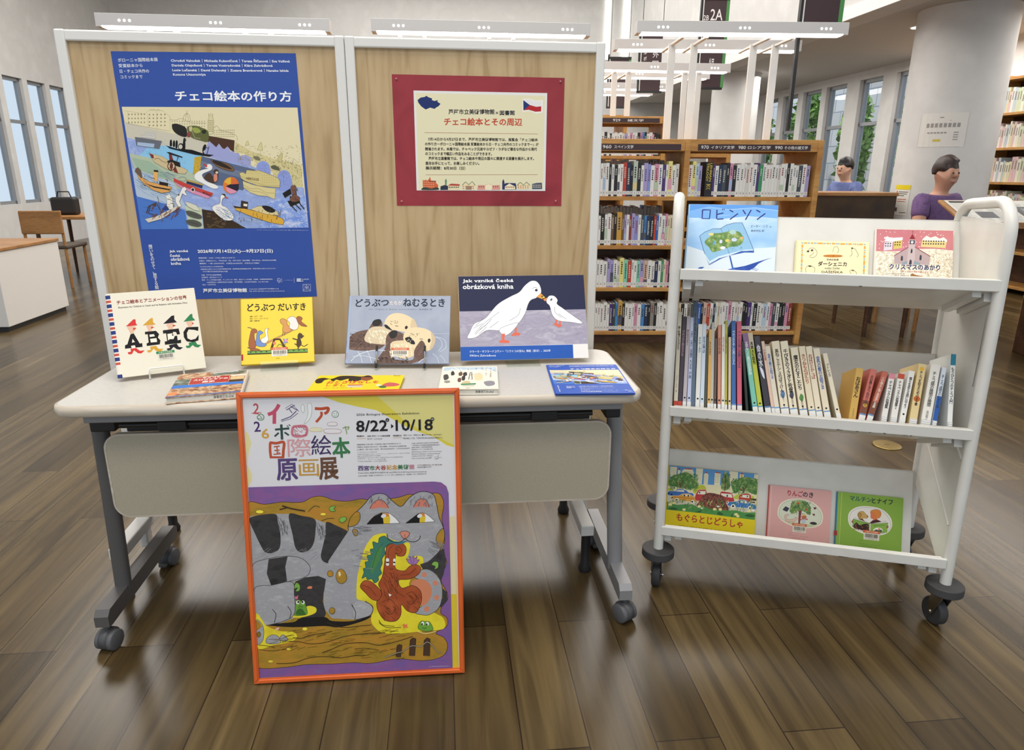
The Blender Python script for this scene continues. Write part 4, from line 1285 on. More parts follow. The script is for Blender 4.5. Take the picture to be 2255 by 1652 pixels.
A_CITY = '''
C 1440 1010 8.258
P 5a94c8 250,125 1870,285 1860,560 232,450
Q e8e2c0 d8d2b0 1 275,150 395,155 385,340 270,340
G 8a8468 285 165 385 330 8 9 .35
P e8e2c0 415,210 462,215 455,290 412,285
P b33a3a 440,172 465,212 415,208
Q e8e2c0 d8d2b0 1 530,195 680,205 710,270 705,340 485,320 490,230
G 8a8468 500 240 700 320 12 3 .4
P b33a3a 540,182 660,186 672,205 528,196
P e8e2c0 745,180 868,190 855,470 740,460
G 8a8468 752 200 860 450 8 14 .35
P e8e2c0 890,290 915,270 945,272 970,300 960,520 890,500
P b33a3a 930,238 952,272 910,270
G 8a8468 900 300 960 480 4 12 .4
P e8e2c0 1085,265 1190,275 1185,500 1080,490
P b33a3a 1100,250 1180,258 1185,275 1090,266
G 8a8468 1095 285 1180 460 5 10 .4
P e8e2c0 1350,235 1502,245 1500,480 1350,480
G 8a8468 1360 250 1495 460 10 12 .35
P e8e2c0 1535,290 1610,295 1600,420 1535,420
P b33a3a 1570,258 1600,295 1545,290
E dba53a 1570 322 22 22
P e8e2c0 1795,290 1868,292 1862,480 1795,480
G 8a8468 1802 300 1860 460 4 9 .4
P e3dcb4 232,450 1860,520 1850,960 215,900
P cfc8b0 222,690 1855,830 1850,1010 215,900
S bdc23c 700,600 740,540 830,490 900,500 940,570 920,660 760,660
S bdc23c 1450,740 1480,680 1600,640 1720,660 1815,720 1700,760
S bdc23c 240,560 280,545 330,590 260,600
S leafy 235,500 250,400 330,320 420,290 560,250 650,290 720,350 780,430 800,500 740,540 660,590 600,560 480,540 380,520
D 3f7a3a 250 270 780 580 130 32 9 20
D 3f7a3a 250 270 780 580 120 32 9 110
D 3f7a3a 250 270 780 580 90 30 9 65
K 6b4a38 22 470,545 450,440
K 6b4a38 14 465,510 520,400
K 6b4a38 12 460,500 380,430
K 6b4a38 12 520,550 600,490
S leafy 1380,430 1450,410 1560,350 1680,340 1760,370 1855,400 1855,660 1760,640 1600,600 1450,640 1400,540
D 3f7a3a 1390 360 1850 640 120 32 9 20
D 3f7a3a 1390 360 1850 640 110 32 9 110
K 6b4a38 22 1620,640 1610,520
K 6b4a38 14 1615,590 1680,480
K 6b4a38 14 1600,590 1530,530
S leafy 1205,500 1230,330 1275,235 1330,320 1370,480 1340,570 1230,580
D 4a5a34 1210 270 1360 560 90 20 8 60
K 5a3a2c 14 1275,600 1280,300
O 3f6fb4 e8e2d0 5 245,610 300,600 380,600 410,565 520,570 590,600 620,630 700,645 710,700 600,690 400,690 250,680
Q e8e2d0 3f6fb4 4 380,610 420,580 535,585 545,620
E 1f1b18 260 648 14 14
E 1f1b18 312 668 16 18
O d99a3c e8e2d0 5 330,690 440,690 510,655 620,655 690,690 780,730 820,760 800,800 640,800 420,770 330,740
Q e8e2d0 d99a3c 4 500,690 530,662 640,668 660,705
E 1f1b18 545 685 14 18
E 1f1b18 618 690 14 18
K 8a3a20 5 360,710 760,750
E f0ece0 410 766 36 34
E 1f1b18 410 766 18 18
E f0ece0 694 802 34 32
E 1f1b18 694 802 17 17
E 1f1b18 322 728 14 14
O b8383c e8e2d0 5 740,700 790,590 850,575 940,590 950,760 840,790 750,770
Q e8e2d0 b8383c 5 780,660 810,600 930,600 930,670
O b8383c e8e2d0 5 1200,620 1300,615 1400,640 1440,720 1450,800 1300,800 1200,780
Q e8e2d0 b8383c 5 1210,640 1400,655 1425,730 1215,700
E 3a3836 1325 690 14 22
E 3a3836 820 630 12 18
O b8452f e8e2d0 5 1535,760 1560,660 1740,660 1742,800 1600,790
Q e8e2d0 b8452f 4 1565,715 1580,670 1725,675 1725,735
E 3a3836 1588 690 12 16
E 3a3836 1690 700 12 16
P 3a2422 1745,735 1855,745 1855,780 1745,775
P 3a2422 1745,795 1835,800 1835,822 1745,818
O 3f78c0 e8e2d0 5 1330,815 1420,800 1500,790 1560,765 1660,770 1740,820 1850,870 1850,940 1700,920 1480,900 1350,870
Q e8e2d0 3f78c0 4 1510,810 1560,775 1660,780 1730,840
E 3a3836 1550 800 12 18
E 3a3836 1632 805 12 18
E f0ece0 1438 882 40 40
E 1f1b18 1438 882 20 20
E f0ece0 1745 915 38 38
E 1f1b18 1745 915 19 19
E f0ece0 1330 812 26 26
E 1f1b18 1330 812 14 14
S soil 780,890 830,780 880,690 960,640 1060,640 1150,660 1260,700 1310,820 1360,960 1200,980 1000,970
D a86a50 800 690 1320 950 120 22 14 40
P 4f8f4a 222,790 300,830 420,860 560,850 700,850 790,900 880,880 1000,930 1120,950 1300,960 1500,960 1640,1000 1850,1000 1845,1140 1400,1085 900,1020 600,990 212,950
D 3f7a3a 230 800 1840 1000 110 60 8 -75
D c8d08a 240 790 1800 980 50 50 5 -70
S 2f5f34 260,930 350,910 440,940 350,955
S 2f5f34 760,1000 840,960 860,940 850,1000
S 2f5f34 1660,1060 1740,1030 1850,1060 1780,1090
S 2f5f34 1150,1020 1200,990 1270,1040 1200,1050
S 2f5f34 1410,1080 1430,1020 1440,1085
E ecdf9a 290 852 34 28
E ecdf9a 352 826 30 20
E ecdf9a 548 950 30 24
E ecdf9a 822 890 32 24
E f0ece0 870 922 18 14
E ecdf9a 1105 940 32 24
E ecdf9a 1210 945 30 26
E f0ece0 1165 888 24 14
E ecdf9a 1500 1036 36 24
E ecdf9a 1535 1070 30 24
E ecdf9a 1732 975 34 26
E f0ece0 1800 960 30 18
P e2cc20 212,950 600,990 900,1020 1400,1085 1845,1140 1842,1440 200,1255
B b3402c 410 1160 1625 1300 145 もぐらとじどうしゃ
C 1440 1010 8.258
B 3a3018 455 1268 1572 1402 28 エドアルド・ペチシカ ぶん　ズデネック・ミレル え　うちだ りさこ やく
K d8b420 12 250,130 205,1240
'''
A_PINK = '''
C 1670 1050 6.264
P d8a5a0 145,115 995,205 1005,965 135,865
K e4cfc0 5 170,120 165,868
B a8323f 395 265 600 285 78 りんご
B 2a2430 603 284 745 296 72 のき
O e8e0c8 e8e0c8 1 270,500 300,390 400,325 560,310 720,350 840,440 895,560 870,680 740,730 560,725 380,660 290,580
O d0d5c0 3a4a40 3 290,500 320,400 420,340 560,325 700,360 820,450 875,560 850,670 740,715 560,710 400,645 310,580
P b8c49a 380,640 560,660 720,680 840,670 740,712 560,706
P 8a3a44 560,480 600,480 585,690 562,690
K 8a3a44 10 580,500 520,470
K 8a3a44 10 580,490 640,460
S leafy 435,480 450,390 480,345 560,335 640,345 700,400 725,480 715,545 640,500 560,480 500,530 450,510
D 3a4a3a 440 340 720 530 110 14 6 60
E c8453f 545 375 14 14
E c8453f 660 465 14 14
P 3a3a4a 335,470 375,420 430,450 400,500 370,490
P 6a3a3a 755,435 790,430 800,455 770,465
P 6a3a3a 745,525 780,525 785,555 760,550
O dcb8a8 6a4a40 3 375,600 365,560 400,535 430,545 400,560 410,610 500,600 520,575 550,590 530,620 500,650 470,640 400,645
S 3a3438 720,665 740,645 790,645 820,670 780,685
S d9b860 605,555 640,532 670,560 640,570
S b86a5a 605,560 668,560 660,600 615,605
P b86a5a 590,605 690,595 690,615 590,620
P b8c0cc 612,610 660,605 662,665 610,665
T 7a5a58 445 808 480 812 12 えと
T 7a5a58 475 880 675 900 14 うちだ りさこ やく
T 7a5a58 432 838 710 870 11 ズデネック・ミレル 　　　　え
'''
A_GREEN = '''
C 1670 1050 6.264
P 86ab45 1112,212 1985,300 2015,1080 1150,980
B 1f5a58 1255 336 1555 366 66 マルチン
B 1c2a34 1560 372 1845 395 72 とナイフ
O ece6dc ece6dc 1 1255,600 1270,500 1370,430 1530,420 1700,460 1820,560 1862,690 1800,800 1650,835 1450,800 1300,710
O e6e1da 2a2a2a 3 1275,600 1290,510 1385,450 1530,437 1690,475 1800,570 1845,690 1790,785 1650,820 1460,785 1320,705
O c89f5c 2a2018 3 1380,540 1400,500 1450,492 1490,530 1525,565 1510,590 1470,590 1440,600 1400,590
O b08a4c 2a2018 3 1385,545 1400,515 1430,530 1425,575 1400,575
E 2a2018 1516 560 8 8
P 5a3a24 1400,595 1450,598 1495,640 1400,620
O d9863f 2a2018 3 1560,530 1555,485 1610,465 1670,475 1700,520 1690,570 1660,590 1630,560 1600,510
S d9784a 1560,505 1600,510 1640,560 1650,610 1620,635 1590,600 1562,585
P 4a2028 1545,665 1590,620 1650,605 1720,640 1640,660
Q 7fa84a 2a2a2a 3 1320,600 1555,665 1560,800 1325,715
Q 86b04a 2a2a2a 3 1570,670 1805,655 1800,790 1575,815
Q d8d4cc 2a2a2a 2 1325,600 1340,580 1500,640 1555,662
Q d8d4cc 2a2a2a 2 1570,668 1770,625 1800,655
S 3a2420 1340,720 1370,650 1420,690 1480,670 1540,680 1545,790 1450,760
D 8a5a3a 1340 660 1540 780 20 24 10 50
B 2a2a2a 1608 705 1755 696 16 マルチンとナイフ
E ece6dc 1675 762 64 40
S 3a5a4a 1620,775 1650,750 1690,760 1720,750 1730,785 1680,795
E d9784a 1690 745 14 14
E 9a6a4a 1318 640 14 20
E 9a6a4a 1800 710 16 20
K cdd46a 6 1135,225 1165,985
T 4a5a2a 1440 918 1476 922 13 えと
T 4a5a2a 1425 952 1720 988 12 ズデネック・ミレル 　　　　　え
T 4a5a2a 1470 990 1685 1015 14 うちだ りさこ やく
'''
# ------------------------------------------------------------------ the room
def G(x, y, z=0):       # floor-plan frame of the library: rows of cases, walls and floor boards run along it
    c, s = math.cos(.1), math.sin(.1)
    return Vector((c*x-s*y, s*x+c*y, z))
ROOM = Matrix.Rotation(.1, 4, 'Z')

# floor: dark oak boards running away from the camera
m = mat('floor_boards', '6d583e', .25, spec=.45); n, l, b = nodes(m)
tc = n.new('ShaderNodeTexCoord'); mp = n.new('ShaderNodeMapping'); mp.inputs['Rotation'].default_value = (0, 0, math.pi/2)
l.new(tc.outputs['Object'], mp.inputs[0])
br = n.new('ShaderNodeTexBrick'); br.offset = .37; br.inputs['Scale'].default_value = 1
br.inputs['Brick Width'].default_value = 1.2; br.inputs['Row Height'].default_value = .15; br.inputs['Mortar Size'].default_value = .0016
br.inputs['Color1'].default_value = rgb('4a3c24'); br.inputs['Color2'].default_value = rgb('6c5b3d'); br.inputs['Mortar'].default_value = rgb('30241a')
br.inputs['Bias'].default_value = -.1
l.new(mp.outputs[0], br.inputs['Vector'])
mp2 = n.new('ShaderNodeMapping'); mp2.inputs['Scale'].default_value = (28, 1.6, 1); l.new(tc.outputs['Object'], mp2.inputs[0])
nz = n.new('ShaderNodeTexNoise'); nz.inputs['Scale'].default_value = 1.; nz.inputs['Detail'].default_value = 6; nz.inputs['Distortion'].default_value = .6; l.new(mp2.outputs[0], nz.inputs['Vector'])
rp = n.new('ShaderNodeValToRGB'); rp.color_ramp.elements[0].position = .3; rp.color_ramp.elements[0].color = (.42, .39, .36, 1); rp.color_ramp.elements[1].position = .7; rp.color_ramp.elements[1].color = (1.08, 1.06, 1.0, 1)
l.new(nz.outputs[0], rp.inputs[0])
mx = n.new('ShaderNodeMixRGB'); mx.blend_type = 'MULTIPLY'; mx.inputs[0].default_value = 1
l.new(br.outputs[0], mx.inputs[1]); l.new(rp.outputs[0], mx.inputs[2]); l.new(mx.outputs[0], b.inputs['Base Color'])
bp = n.new('ShaderNodeBump'); bp.inputs['Strength'].default_value = .18; bp.inputs['Distance'].default_value = .002
l.new(nz.outputs[0], bp.inputs['Height']); l.new(bp.outputs[0], b.inputs['Normal'])
fl = MB(); fl.box((-9, -4, -.1), (9, 18, 0), m); struct(fl.build('floor', M=ROOM))

WALLM = noise_mat('wall_plaster', ['c9c8c6', 'c4c3c1', 'cdccca'], (3, 3, 3), .8)
CEILM = noise_mat('ceiling_board', ['b9b7b4', 'b3b1ae', 'bdbbb8'], (60, 60, 60), .85)
X_L, X_R = -6.6, 6.37     # side walls (plan x); the hall's upper part lies between BL and BR
B_L, B_R, ZC, ZH, YB = -3.6, 4.1, 2.7, 5.1, 16.0
w = MB(); w.box((X_L-.14, YB, 0), (X_R+.16, YB+.15, ZH+.2), WALLM); struct(w.build('wall_back', M=ROOM))
w = MB(); w.box((B_R, -3.0, ZC), (B_R+.25, YB, ZH+.1), WALLM); w.box((B_R-.02, -3.0, ZC), (B_R, YB, ZC+.12), mat('bulkhead_trim', 'e2e0dc', .6)); struct(w.build('trim_1', M=ROOM))
w = MB(); w.box((B_R+.25, -3.0, ZC), (X_R+.3, YB, ZC+.12), CEILM)
w.box((X_L-.2, -3, ZH), (B_R+.3, YB, ZH+.15), CEILM); struct(w.build('ceiling', M=ROOM))
# side walls with tall windows
def window_wall(side, x, wins, z0, z1, yA, yB):
    w = MB(); t = .16 if side == 'right' else -.14; ys = yA; ZT = ZC+.1 if side == 'right' else ZH+.1
    xa, xb = min(x, x+t), max(x, x+t)
    for a, c in wins:
        w.box((xa, ys, 0), (xb, a, ZT), WALLM); w.box((xa, a, 0), (xb, c, z0), WALLM); w.box((xa, a, z1), (xb, c, ZT), WALLM); ys = c
    w.box((xa, ys, 0), (xb, yB, ZT), WALLM)
    struct(w.build('wall_'+side, M=ROOM))
    FR = mat('window_frame_metal', '8f9296', .4, .4)
    for i, (a, c) in enumerate(wins):
        f = MB(); xm = x+t*.55
        for (p, q) in (((a, z0), (a+.05, z1)), ((c-.05, z0), (c, z1)), ((a, z0), (c, z0+.05)), ((a, z1-.05), (c, z1)), ((a, 1.92), (c, 1.97))):
            f.box((xm-.03, p[0], p[1]), (xm+.03, q[0], q[1]), FR)
        fo = f.build('window_%d' % (i+1+(20 if side == 'left' else 0)), M=ROOM); struct(fo)
        g = MB(); g.box((xm-.004, a+.05, z0+.05), (xm+.004, c-.05, z1-.05), WINGL); g.build('pane', fo)
wr = [(9.2, 9.77), (10.08, 10.65), (11.0, 11.6), (11.76, 12.36), (12.55, 13.1), (13.3, 13.9), (14.2, 14.8)]
window_wall('right', X_R, wr, .55, 2.58, 5.0, YB)
wl = [(7.3+.66*k, 7.82+.66*k) for k in range(10)]
window_wall('left', X_L, wl, .7, 2.6, 3.0, YB)
# what is seen outside the right-hand windows: a tiled garden wall with trees
bm_ = mat('garden_wall_tiles', 'c6c6cb', .7); n, l, b = nodes(bm_)
tc = n.new('ShaderNodeTexCoord'); mp = n.new('ShaderNodeMapping'); mp.inputs['Rotation'].default_value = (math.pi/2, 0, math.pi/2); l.new(tc.outputs['Object'], mp.inputs[0])
br = n.new('ShaderNodeTexBrick'); br.inputs['Scale'].default_value = 1; br.inputs['Brick Width'].default_value = .5; br.inputs['Row Height'].default_value = .36; br.inputs['Mortar Size'].default_value = .012
br.inputs['Color1'].default_value = rgb('d2ced2'); br.inputs['Color2'].default_value = rgb('e2e0e6'); br.inputs['Mortar'].default_value = rgb('9aa6b8')
sp = n.new('ShaderNodeSeparateXYZ'); cb = n.new('ShaderNodeCombineXYZ'); l.new(tc.outputs['Object'], sp.inputs[0]); l.new(sp.outputs[1], cb.inputs[0]); l.new(sp.outputs[2], cb.inputs[1])
l.new(cb.outputs[0], br.inputs['Vector']); l.new(br.outputs[0], b.inputs['Base Color'])
gw = MB()
gw.box((X_R+2.4, 9, 0), (X_R+2.6, 24, 3.4), bm_)
struct(gw.build('wall_garden', M=ROOM))
lawn = MB(); lawn.box((X_R+.3, 4, -.12), (X_R+6, 24, -.02), mat('lawn', '5f7a45', .9)); struct(lawn.build('trim_3', M=ROOM))
def tree(x, y, h, seed, label):
    r = random.Random(seed); t = thing('garden_tree', label, 'tree', ROOM @ TR(x, y, -.02), 'trees outside the right windows')
    k = MB(); k.tube([(0, 0, 0), (.03, 0, h*.4), (0, .03, h*.75)], [.09, .07, .03], DARKW); k.build('trunk', t)
    f = MB(); LM = [mat('leaf_'+c, c, .6) for c in ('7fae4f', '9cc766', '5f8f3f', 'b8d98a')]
    for i in range(900):
        a = r.uniform(0, 6.28); u = r.uniform(-1, 1); rad = r.uniform(.5, 1)
        p = Vector((math.cos(a)*math.sqrt(1-u*u)*h*.11*rad, math.sin(a)*math.sqrt(1-u*u)*h*.11*rad, h*.6+u*h*.4*rad))
        d = Vector((r.gauss(0, 1), r.gauss(0, 1), r.gauss(0, 1))).normalized(); e = d.cross(Vector((r.gauss(0, 1), r.gauss(0, 1), r.gauss(0, 1)))).normalized(); s = h*.035
        f.add([p-d*s, p+e*s*.5, p+d*s, p-e*s*.5], [(0, 1, 2, 3)], r.choice(LM))
    f.build('foliage', t)
for i, (y, h, lb) in enumerate(((11.2, 3.0, 'green leafy tree outside the window nearest the white column'), (13.0, 2.8, 'green leafy tree outside the second window from the column'), (14.9, 3.1, 'green leafy tree outside the middle right-hand window'), (17.0, 2.8, 'green leafy tree outside the farthest right-hand windows'))):
    tree(X_R+1.45, y, h, i+3, lb)
# columns
def column(name, x, y, r, z1):
    c = MB(); c.lathe([(r, 0), (r, z1)], WALLM, 48); o = c.build(name, M=TR(x, y, 0)); struct(o); return o
COL1 = column('trim_4', 4.26, 7.1, .42, ZC+.05)
COL2 = column('trim_5', 3.5, 11.6, .36, ZC+.05)
# brass outlet cover let into the floor
t = MB(); t.lathe([(.062, 0), (.064, .003), (.058, .004), (0.001, .004)], mat('brass', 'a89058', .35, .8), 32); t.box((-.012, -.0015, .004), (.012, .0015, .0046), BLACK)
tag(t.build('floor_outlet_cover', M=TR(1.771, 2.996, .0005)), 'round brass outlet cover let into the wooden floor', 'outlet cover')
# light strips on the back wall
for i, px in enumerate((1341, 1383, 1439, 1520)):
    x = (px-1127.5)/F_PX*(15.6*.958-.286*1.5); w_ = (.1, .12, .14, .16)[i]
    k = MB(); k.bbox((-w_/2, -.05, 0), (w_/2, 0, 2.15), GLOW2, .01)
    if i == 0: k.lathe([(.1, .6), (.12, .62), (.12, .64), (.1, .66)], STEEL)
    gy = (YB-.005)
    P = ROOM.inverted() @ Vector((x, 15.9, 0))
    tag(k.build('wall_light_strip', M=ROOM @ TR(P.x, gy, 2.9)), '%s glowing vertical light strip high on the back wall' % ('leftmost', 'second from left', 'third from left', 'rightmost')[i], 'wall light', 'vertical light strips on the back wall')
# downlight in the low ceiling
k = MB(); k.lathe([(.11, 0), (.1, -.012), (.09, -.012)], WHITE); dl = k.build('downlight', M=ROOM @ TR(5.0, 7.4, ZC-.001)); tag(dl, 'round recessed downlight in the low ceiling beside the white column', 'ceiling light')
k = MB(); k.lathe([(.088, -.013), (.001, -.014)], GLOW2); k.build('lens', dl)
# ------------------------------------------------------------------ partition screen behind the table
PB = TR(-.42, 2.042, 0, .1073)          # front face of the screen, x along it
def screen(u0, u1, label, lead):
    t = thing('display_screen', label, 'partition screen', PB @ TR(u0, 0, 0), 'wood panel display screens')
    w = u1-u0; e = .026
    p = MB(); p.box((e-.004, .006, .19), (w-e+.004, .026, 1.556), PANELW); p.build('wood_panel', t)
    for x in (0, w-e):
        f = MB(); f.bbox((x, -.006, .06), (x+e, .034, 1.581), WHITE, .004); f.build('post', t)
    f = MB(); f.bbox((e-.002, -.004, 1.553), (w-e+.002, .032, 1.58), WHITE, .004); f.build('top_rail', t)
    f = MB(); f.bbox((e-.002, -.004, .168), (w-e+.002, .032, .198), WHITE, .004); f.build('bottom_rail', t)
    x = .0 if lead else w-.062
    f = MB(); f.bbox((x, -.20, .132), (x+.042, .23, .1685), WHITE, .004)
    f.build('foot', t)
    for y in (-.18, .21):
        c = MB(); c.lathe([(.02, 0), (.022, .012), (.015, .03), (.015, .133)], BLACK, 14, TR(x+.021, y, 0)); c.build('foot_glide', t)
    return t
screen(-.782, -.0415, 'left white-framed wood display screen holding the blue poster', True)
screen(-.0405, .683, 'right white-framed wood display screen holding the red-backed notice', False)

def sheet(name, w, h, t, paper, spec=None, quad=None, parent=None, M=None):
    mb = MB(); mb.box((0, 0, 0), (w, t, h), paper)
    if spec: art(mb, spec, quad, w, h)
    return mb.build(name, parent, M)
po = sheet('exhibition_poster', .478, .667, .0006, ink('34519f'), A_BLUE, Q_BLUE, M=PB @ TR(-.6445, .0052, .864, 0, 0, -.010))
tag(po, 'tall blue exhibition poster with a river and boats collage on the left screen', 'poster')
nt = thing('wall_notice', 'cream notice on dark red backing paper pinned to the right screen', 'notice', PB @ TR(.082, .0052, 1.133, 0, 0, .002))
mb = MB(); mb.box((0, 0, 0), (.487, .0006, .355), REDPAP); mb.build('backing_paper', nt)
sheet('notice_sheet', .379, .2705, .0005, mat('white_border_paper', 'e3e1dd', .6), A_NOTICE, [(910, 198), (1207, 203), (1202, 421), (919, 417)], nt, TR(.0585, -.0007, .0435))
for x, z in ((.012, .343), (.475, .345), (.014, .012), (.47, .014)):
    k = MB(); k.lathe([(.0001, .003), (.003, .002), (.0035, 0)], mat('clear_pin', 'a86a68', .2), 10, TR(x, -.0002, z, 0, -math.pi/2)); k.build('pin', nt)

# ------------------------------------------------------------------ folding table
TB = TR(-.3957, 1.786, 0, .0934)
TW, TD = 1.4247, .4541
t = thing('folding_table', 'long grey folding table on castors with a beige edge and front panel', 'table', TB)
w, d = TW/2, TD/2
k = MB(); k.prism(arc_rect(-w+.007, -d+.007, w-.007, d-.007, .045, 8), .674, .7, TOPM); k.build('tabletop', t)
k = MB(); n8 = 8
prof = [(-.006, .672), (-.001, .676), (.001, .687), (-.001, .697), (-.0075, .7003)]
rings = [arc_rect(-w-q, -d-q, w+q, d+q, .05+q, n8) for q, z in prof]; NR = len(rings[0])
vs = [(x, y, prof[i][1]) for i, r_ in enumerate(rings) for x, y in r_]
k.add(vs, [(i*NR+j, i*NR+(j+1) % NR, (i+1)*NR+(j+1) % NR, (i+1)*NR+j) for i in range(len(prof)-1) for j in range(NR)], EDGEM, True)
k.prism(arc_rect(-w+.006, -d+.006, w-.006, d-.006, .045, n8), .672, .6735, EDGEM)
k.build('edge_band', t)
k = MB(); k.bbox((-.648, -.2, .649), (.664, -.165, .672), STEEL, .003); k.build('front_beam', t)
k = MB(); k.bbox((-.62, .12, .64), (.62, .155, .672), STEEL, .003); k.build('rear_beam', t)
for y, z in ((-.13, .617), (.03, .612)):
    k = MB(); k.tube([(-.6, y, z), (.6, y, z)], .0075, BLACK, 10); k.build('shelf_rod', t)
for x in (-.47, .47):
    k = MB(); k.bbox((x-.035, -.145, .602), (x+.035, -.1, .628), BLACK, .004); k.build('rod_clip', t)
k = MB(); k.bbox((-.6, -.10, .588), (.6, -.085, .6), BLACK, .002); k.build('panel_hinge_rail', t)
k = MB(); k.prism(arc_rect(-.652, .357, .656, .5875, .04, 8), 0, .014, MODEST, Matrix.Translation((0, -.105, 0)) @ Matrix.Rotation(math.pi/2, 4, 'X')); mo = k.build('modesty_panel', t)
k = MB(); o_ = arc_rect(-.654, .355, .658, .5895, .042, 8); i_ = arc_rect(-.649, .36, .653, .5845, .037, 8); nn = len(o_)
vs = [(x, -.1195, z) for x, z in o_]+[(x, -.1195, z) for x, z in i_]+[(x, -.1045, z) for x, z in o_]
k.add(vs, [(j, (j+1) % nn, nn+(j+1) % nn, nn+j) for j in range(nn)]+[(j, 2*nn+j, 2*nn+(j+1) % nn, (j+1) % nn) for j in range(nn)], EDGEM); k.build('edge_trim', mo)
def caster(parent, x, y, yaw, brake):
    M = TR(x, y, 0, yaw)
    c = MB(); 
    for s in (-1, 1): c.lathe([(.0245, -.011), (.0278, -.009), (.0278, .009), (.0245, .011), (.001, .0112)], WHEELG, 24, M @ TR(s*.0135, 0, .028) @ Matrix.Rotation(s*math.pi/2, 4, 'Y'))
    o = c.build('caster', parent)
    h = MB(); h.lathe([(.0005, -.012), (.0295, -.0115), (.0298, .0115), (.0005, .012)], mat('caster_hood', '4a4a4c', .5), 24, M @ TR(0, 0, .0315) @ Matrix.Rotation(math.pi/2, 4, 'Y')); h.tube([M @ Vector((0, 0, .055)), M @ Vector((0, 0, .078))], .007, DSTEEL); h.build('hood', o)
    if brake:
        h = MB(); h.bbox((-.012, -.043, .012), (.012, -.027, .024), DSTEEL, .002, M=M); h.build('brake_lever', o)
for sx in (-1, 1):
    xb, xt = sx*.703, sx*.676
    if sx < 0: xb, xt = -.697, -.683
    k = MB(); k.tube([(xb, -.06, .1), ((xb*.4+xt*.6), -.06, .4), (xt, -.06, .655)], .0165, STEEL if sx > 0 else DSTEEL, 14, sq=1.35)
    k.bbox((xt-.03 if sx > 0 else xt-.012, -.09, .585), (xt+.012 if sx > 0 else xt+.05, .1, .672), BLACK, .004); k.build('leg', t)
    k = MB(); pts = [(-.195, .078), (-.195, .108), (-.18, .122), (.265, .122), (.282, .112), (.282, .086), (.262, .075), (-.18, .075)]
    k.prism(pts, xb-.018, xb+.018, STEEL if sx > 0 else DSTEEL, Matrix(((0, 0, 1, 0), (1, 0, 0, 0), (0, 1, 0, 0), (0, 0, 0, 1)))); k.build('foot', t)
    caster(t, xb+(.004 if sx > 0 else -.0), -.175, -.25 if sx < 0 else .5, False); caster(t, xb, .235, .1 if sx > 0 else -.15, True)

# ------------------------------------------------------------------ books, cards and stands on the table
def hardback(name, label, M, w, h, t, cover, spine, spec=None, quad=None, lab=None, group=None, clab=None, hinge=True, bands=None, cat='book', wide_spine=.0, right=False, stamp=None):
    """a closed hardback: front cover 0..w, 0..h at y = 0, spine on its left edge"""
    o = thing(name, label, cat, M, group); b = .0022
    c = MB(); c.bbox((0, 0, 0), (w, b, h), cover, .0006, 1); c.bbox((0, t-b, 0), (w, t, h), cover, .0006, 1)
    if hinge: c.box((.009, -.00001, .001), (.0105, 0, h-.001), mat('cover_hinge_shade', '9a927c', .7) if spec is None else cover)
    if spec: art(c, spec, quad, w, h)
    c.build('cover', o)
    s = MB(); n = 7; q = .35*t+wide_spine
    pr = [(.001-q*math.sin(math.pi*i/n), t/2-t/2*math.cos(math.pi*i/n)) for i in range(n+1)]
    nb = bands or [(0, 1, None)]
    for (z0, z1, cm) in nb:
        for i in range(n):
            a, e = pr[i], pr[i+1]
            X = (lambda q_: w-q_) if right else (lambda q_: q_)
            s.add([(X(a[0]), a[1], z0*h), (X(e[0]), e[1], z0*h), (X(e[0]), e[1], z1*h), (X(a[0]), a[1], z1*h)], [(0, 3, 2, 1)], cm or spine, True)
    s.build('spine', o)
    p = MB(); p.box((.002, b, .003), (w-.003, t-b, h-.003), PAPER)
    if stamp:       # ownership stamp on the lower page edges, upside down
        vs, fs = text_mesh('芦屋市立図書館', .004); xs = [v[0] for v in vs]; ys = [v[1] for v in vs]
        p.add([(stamp-(v[0]-min(xs))/(max(xs)-min(xs))*.045, t*.3+(v[1]-min(ys))/(max(ys)-min(ys))*t*.42, .0028) for v in vs], fs, ink('4a4846'))
    p.build('page_block', o)
    if lab:
        l = MB(); barcode(l, *lab); tag(l.build('barcode_label', o), 'white library label with barcode')
    if clab:
        l = MB(); x = pr[2]; l.add([(pr[1][0]-.0004, pr[1][1]-.0004, .012), (.004, -.0004, .012), (.004, -.0004, .03), (pr[1][0]-.0004, pr[1][1]-.0004, .03)], [(0, 1, 2, 3)], ink(clab)); l.build('spine_label', o)
    return o
rd, nv, cr = ink('c8503e'), ink('2c3a78'), ink('e8e0d0')
bands = []; z = 0
seq = [(nv, .045), (cr, .01), (cr, .1), (rd, .035), (cr, .03), (nv, .05), (cr, .03)]
bands = [(0, .04, nv), (.04, .155, cr)]
z = .155
for i in range(8):
    bands += [(z, z+.028, rd), (z+.028, z+.045, cr), (z+.045, z+.088, nv), (z+.088, z+.105, cr)]; z += .105
bands.append((z, 1, cr))
hardback('picture_book', 'large cream picture book with letters wearing hats, propped on a white wire stand', TR(-1.0126, 1.6974, .712, .506, .32), .2013, .221, .013, mat('cream_cover', 'e6dfcb', .5), CREAM, A_ABC, [(245.4, 646.5), (428.7, 633.8), (454, 810), (269.6, 832)], (.088, .034, .04, .024, False), 'picture books propped up on the table', bands=bands, wide_spine=.0075)
hardback('picture_book', 'bright yellow picture book with animals on a seesaw, propped at the screen', TR(-.7464, 1.8142, .715, .2174, .55), .1938, .1938, .011, mat('yellow_cover', 'e2c11c', .45), ink('d8b818'), A_YEL, [(530.6, 658.7), (687.6, 654.6), (692.3, 795.7), (532.5, 803.8)], (.079, .02, .042, .026, True), 'picture books propped up on the table', 'a02c2c')
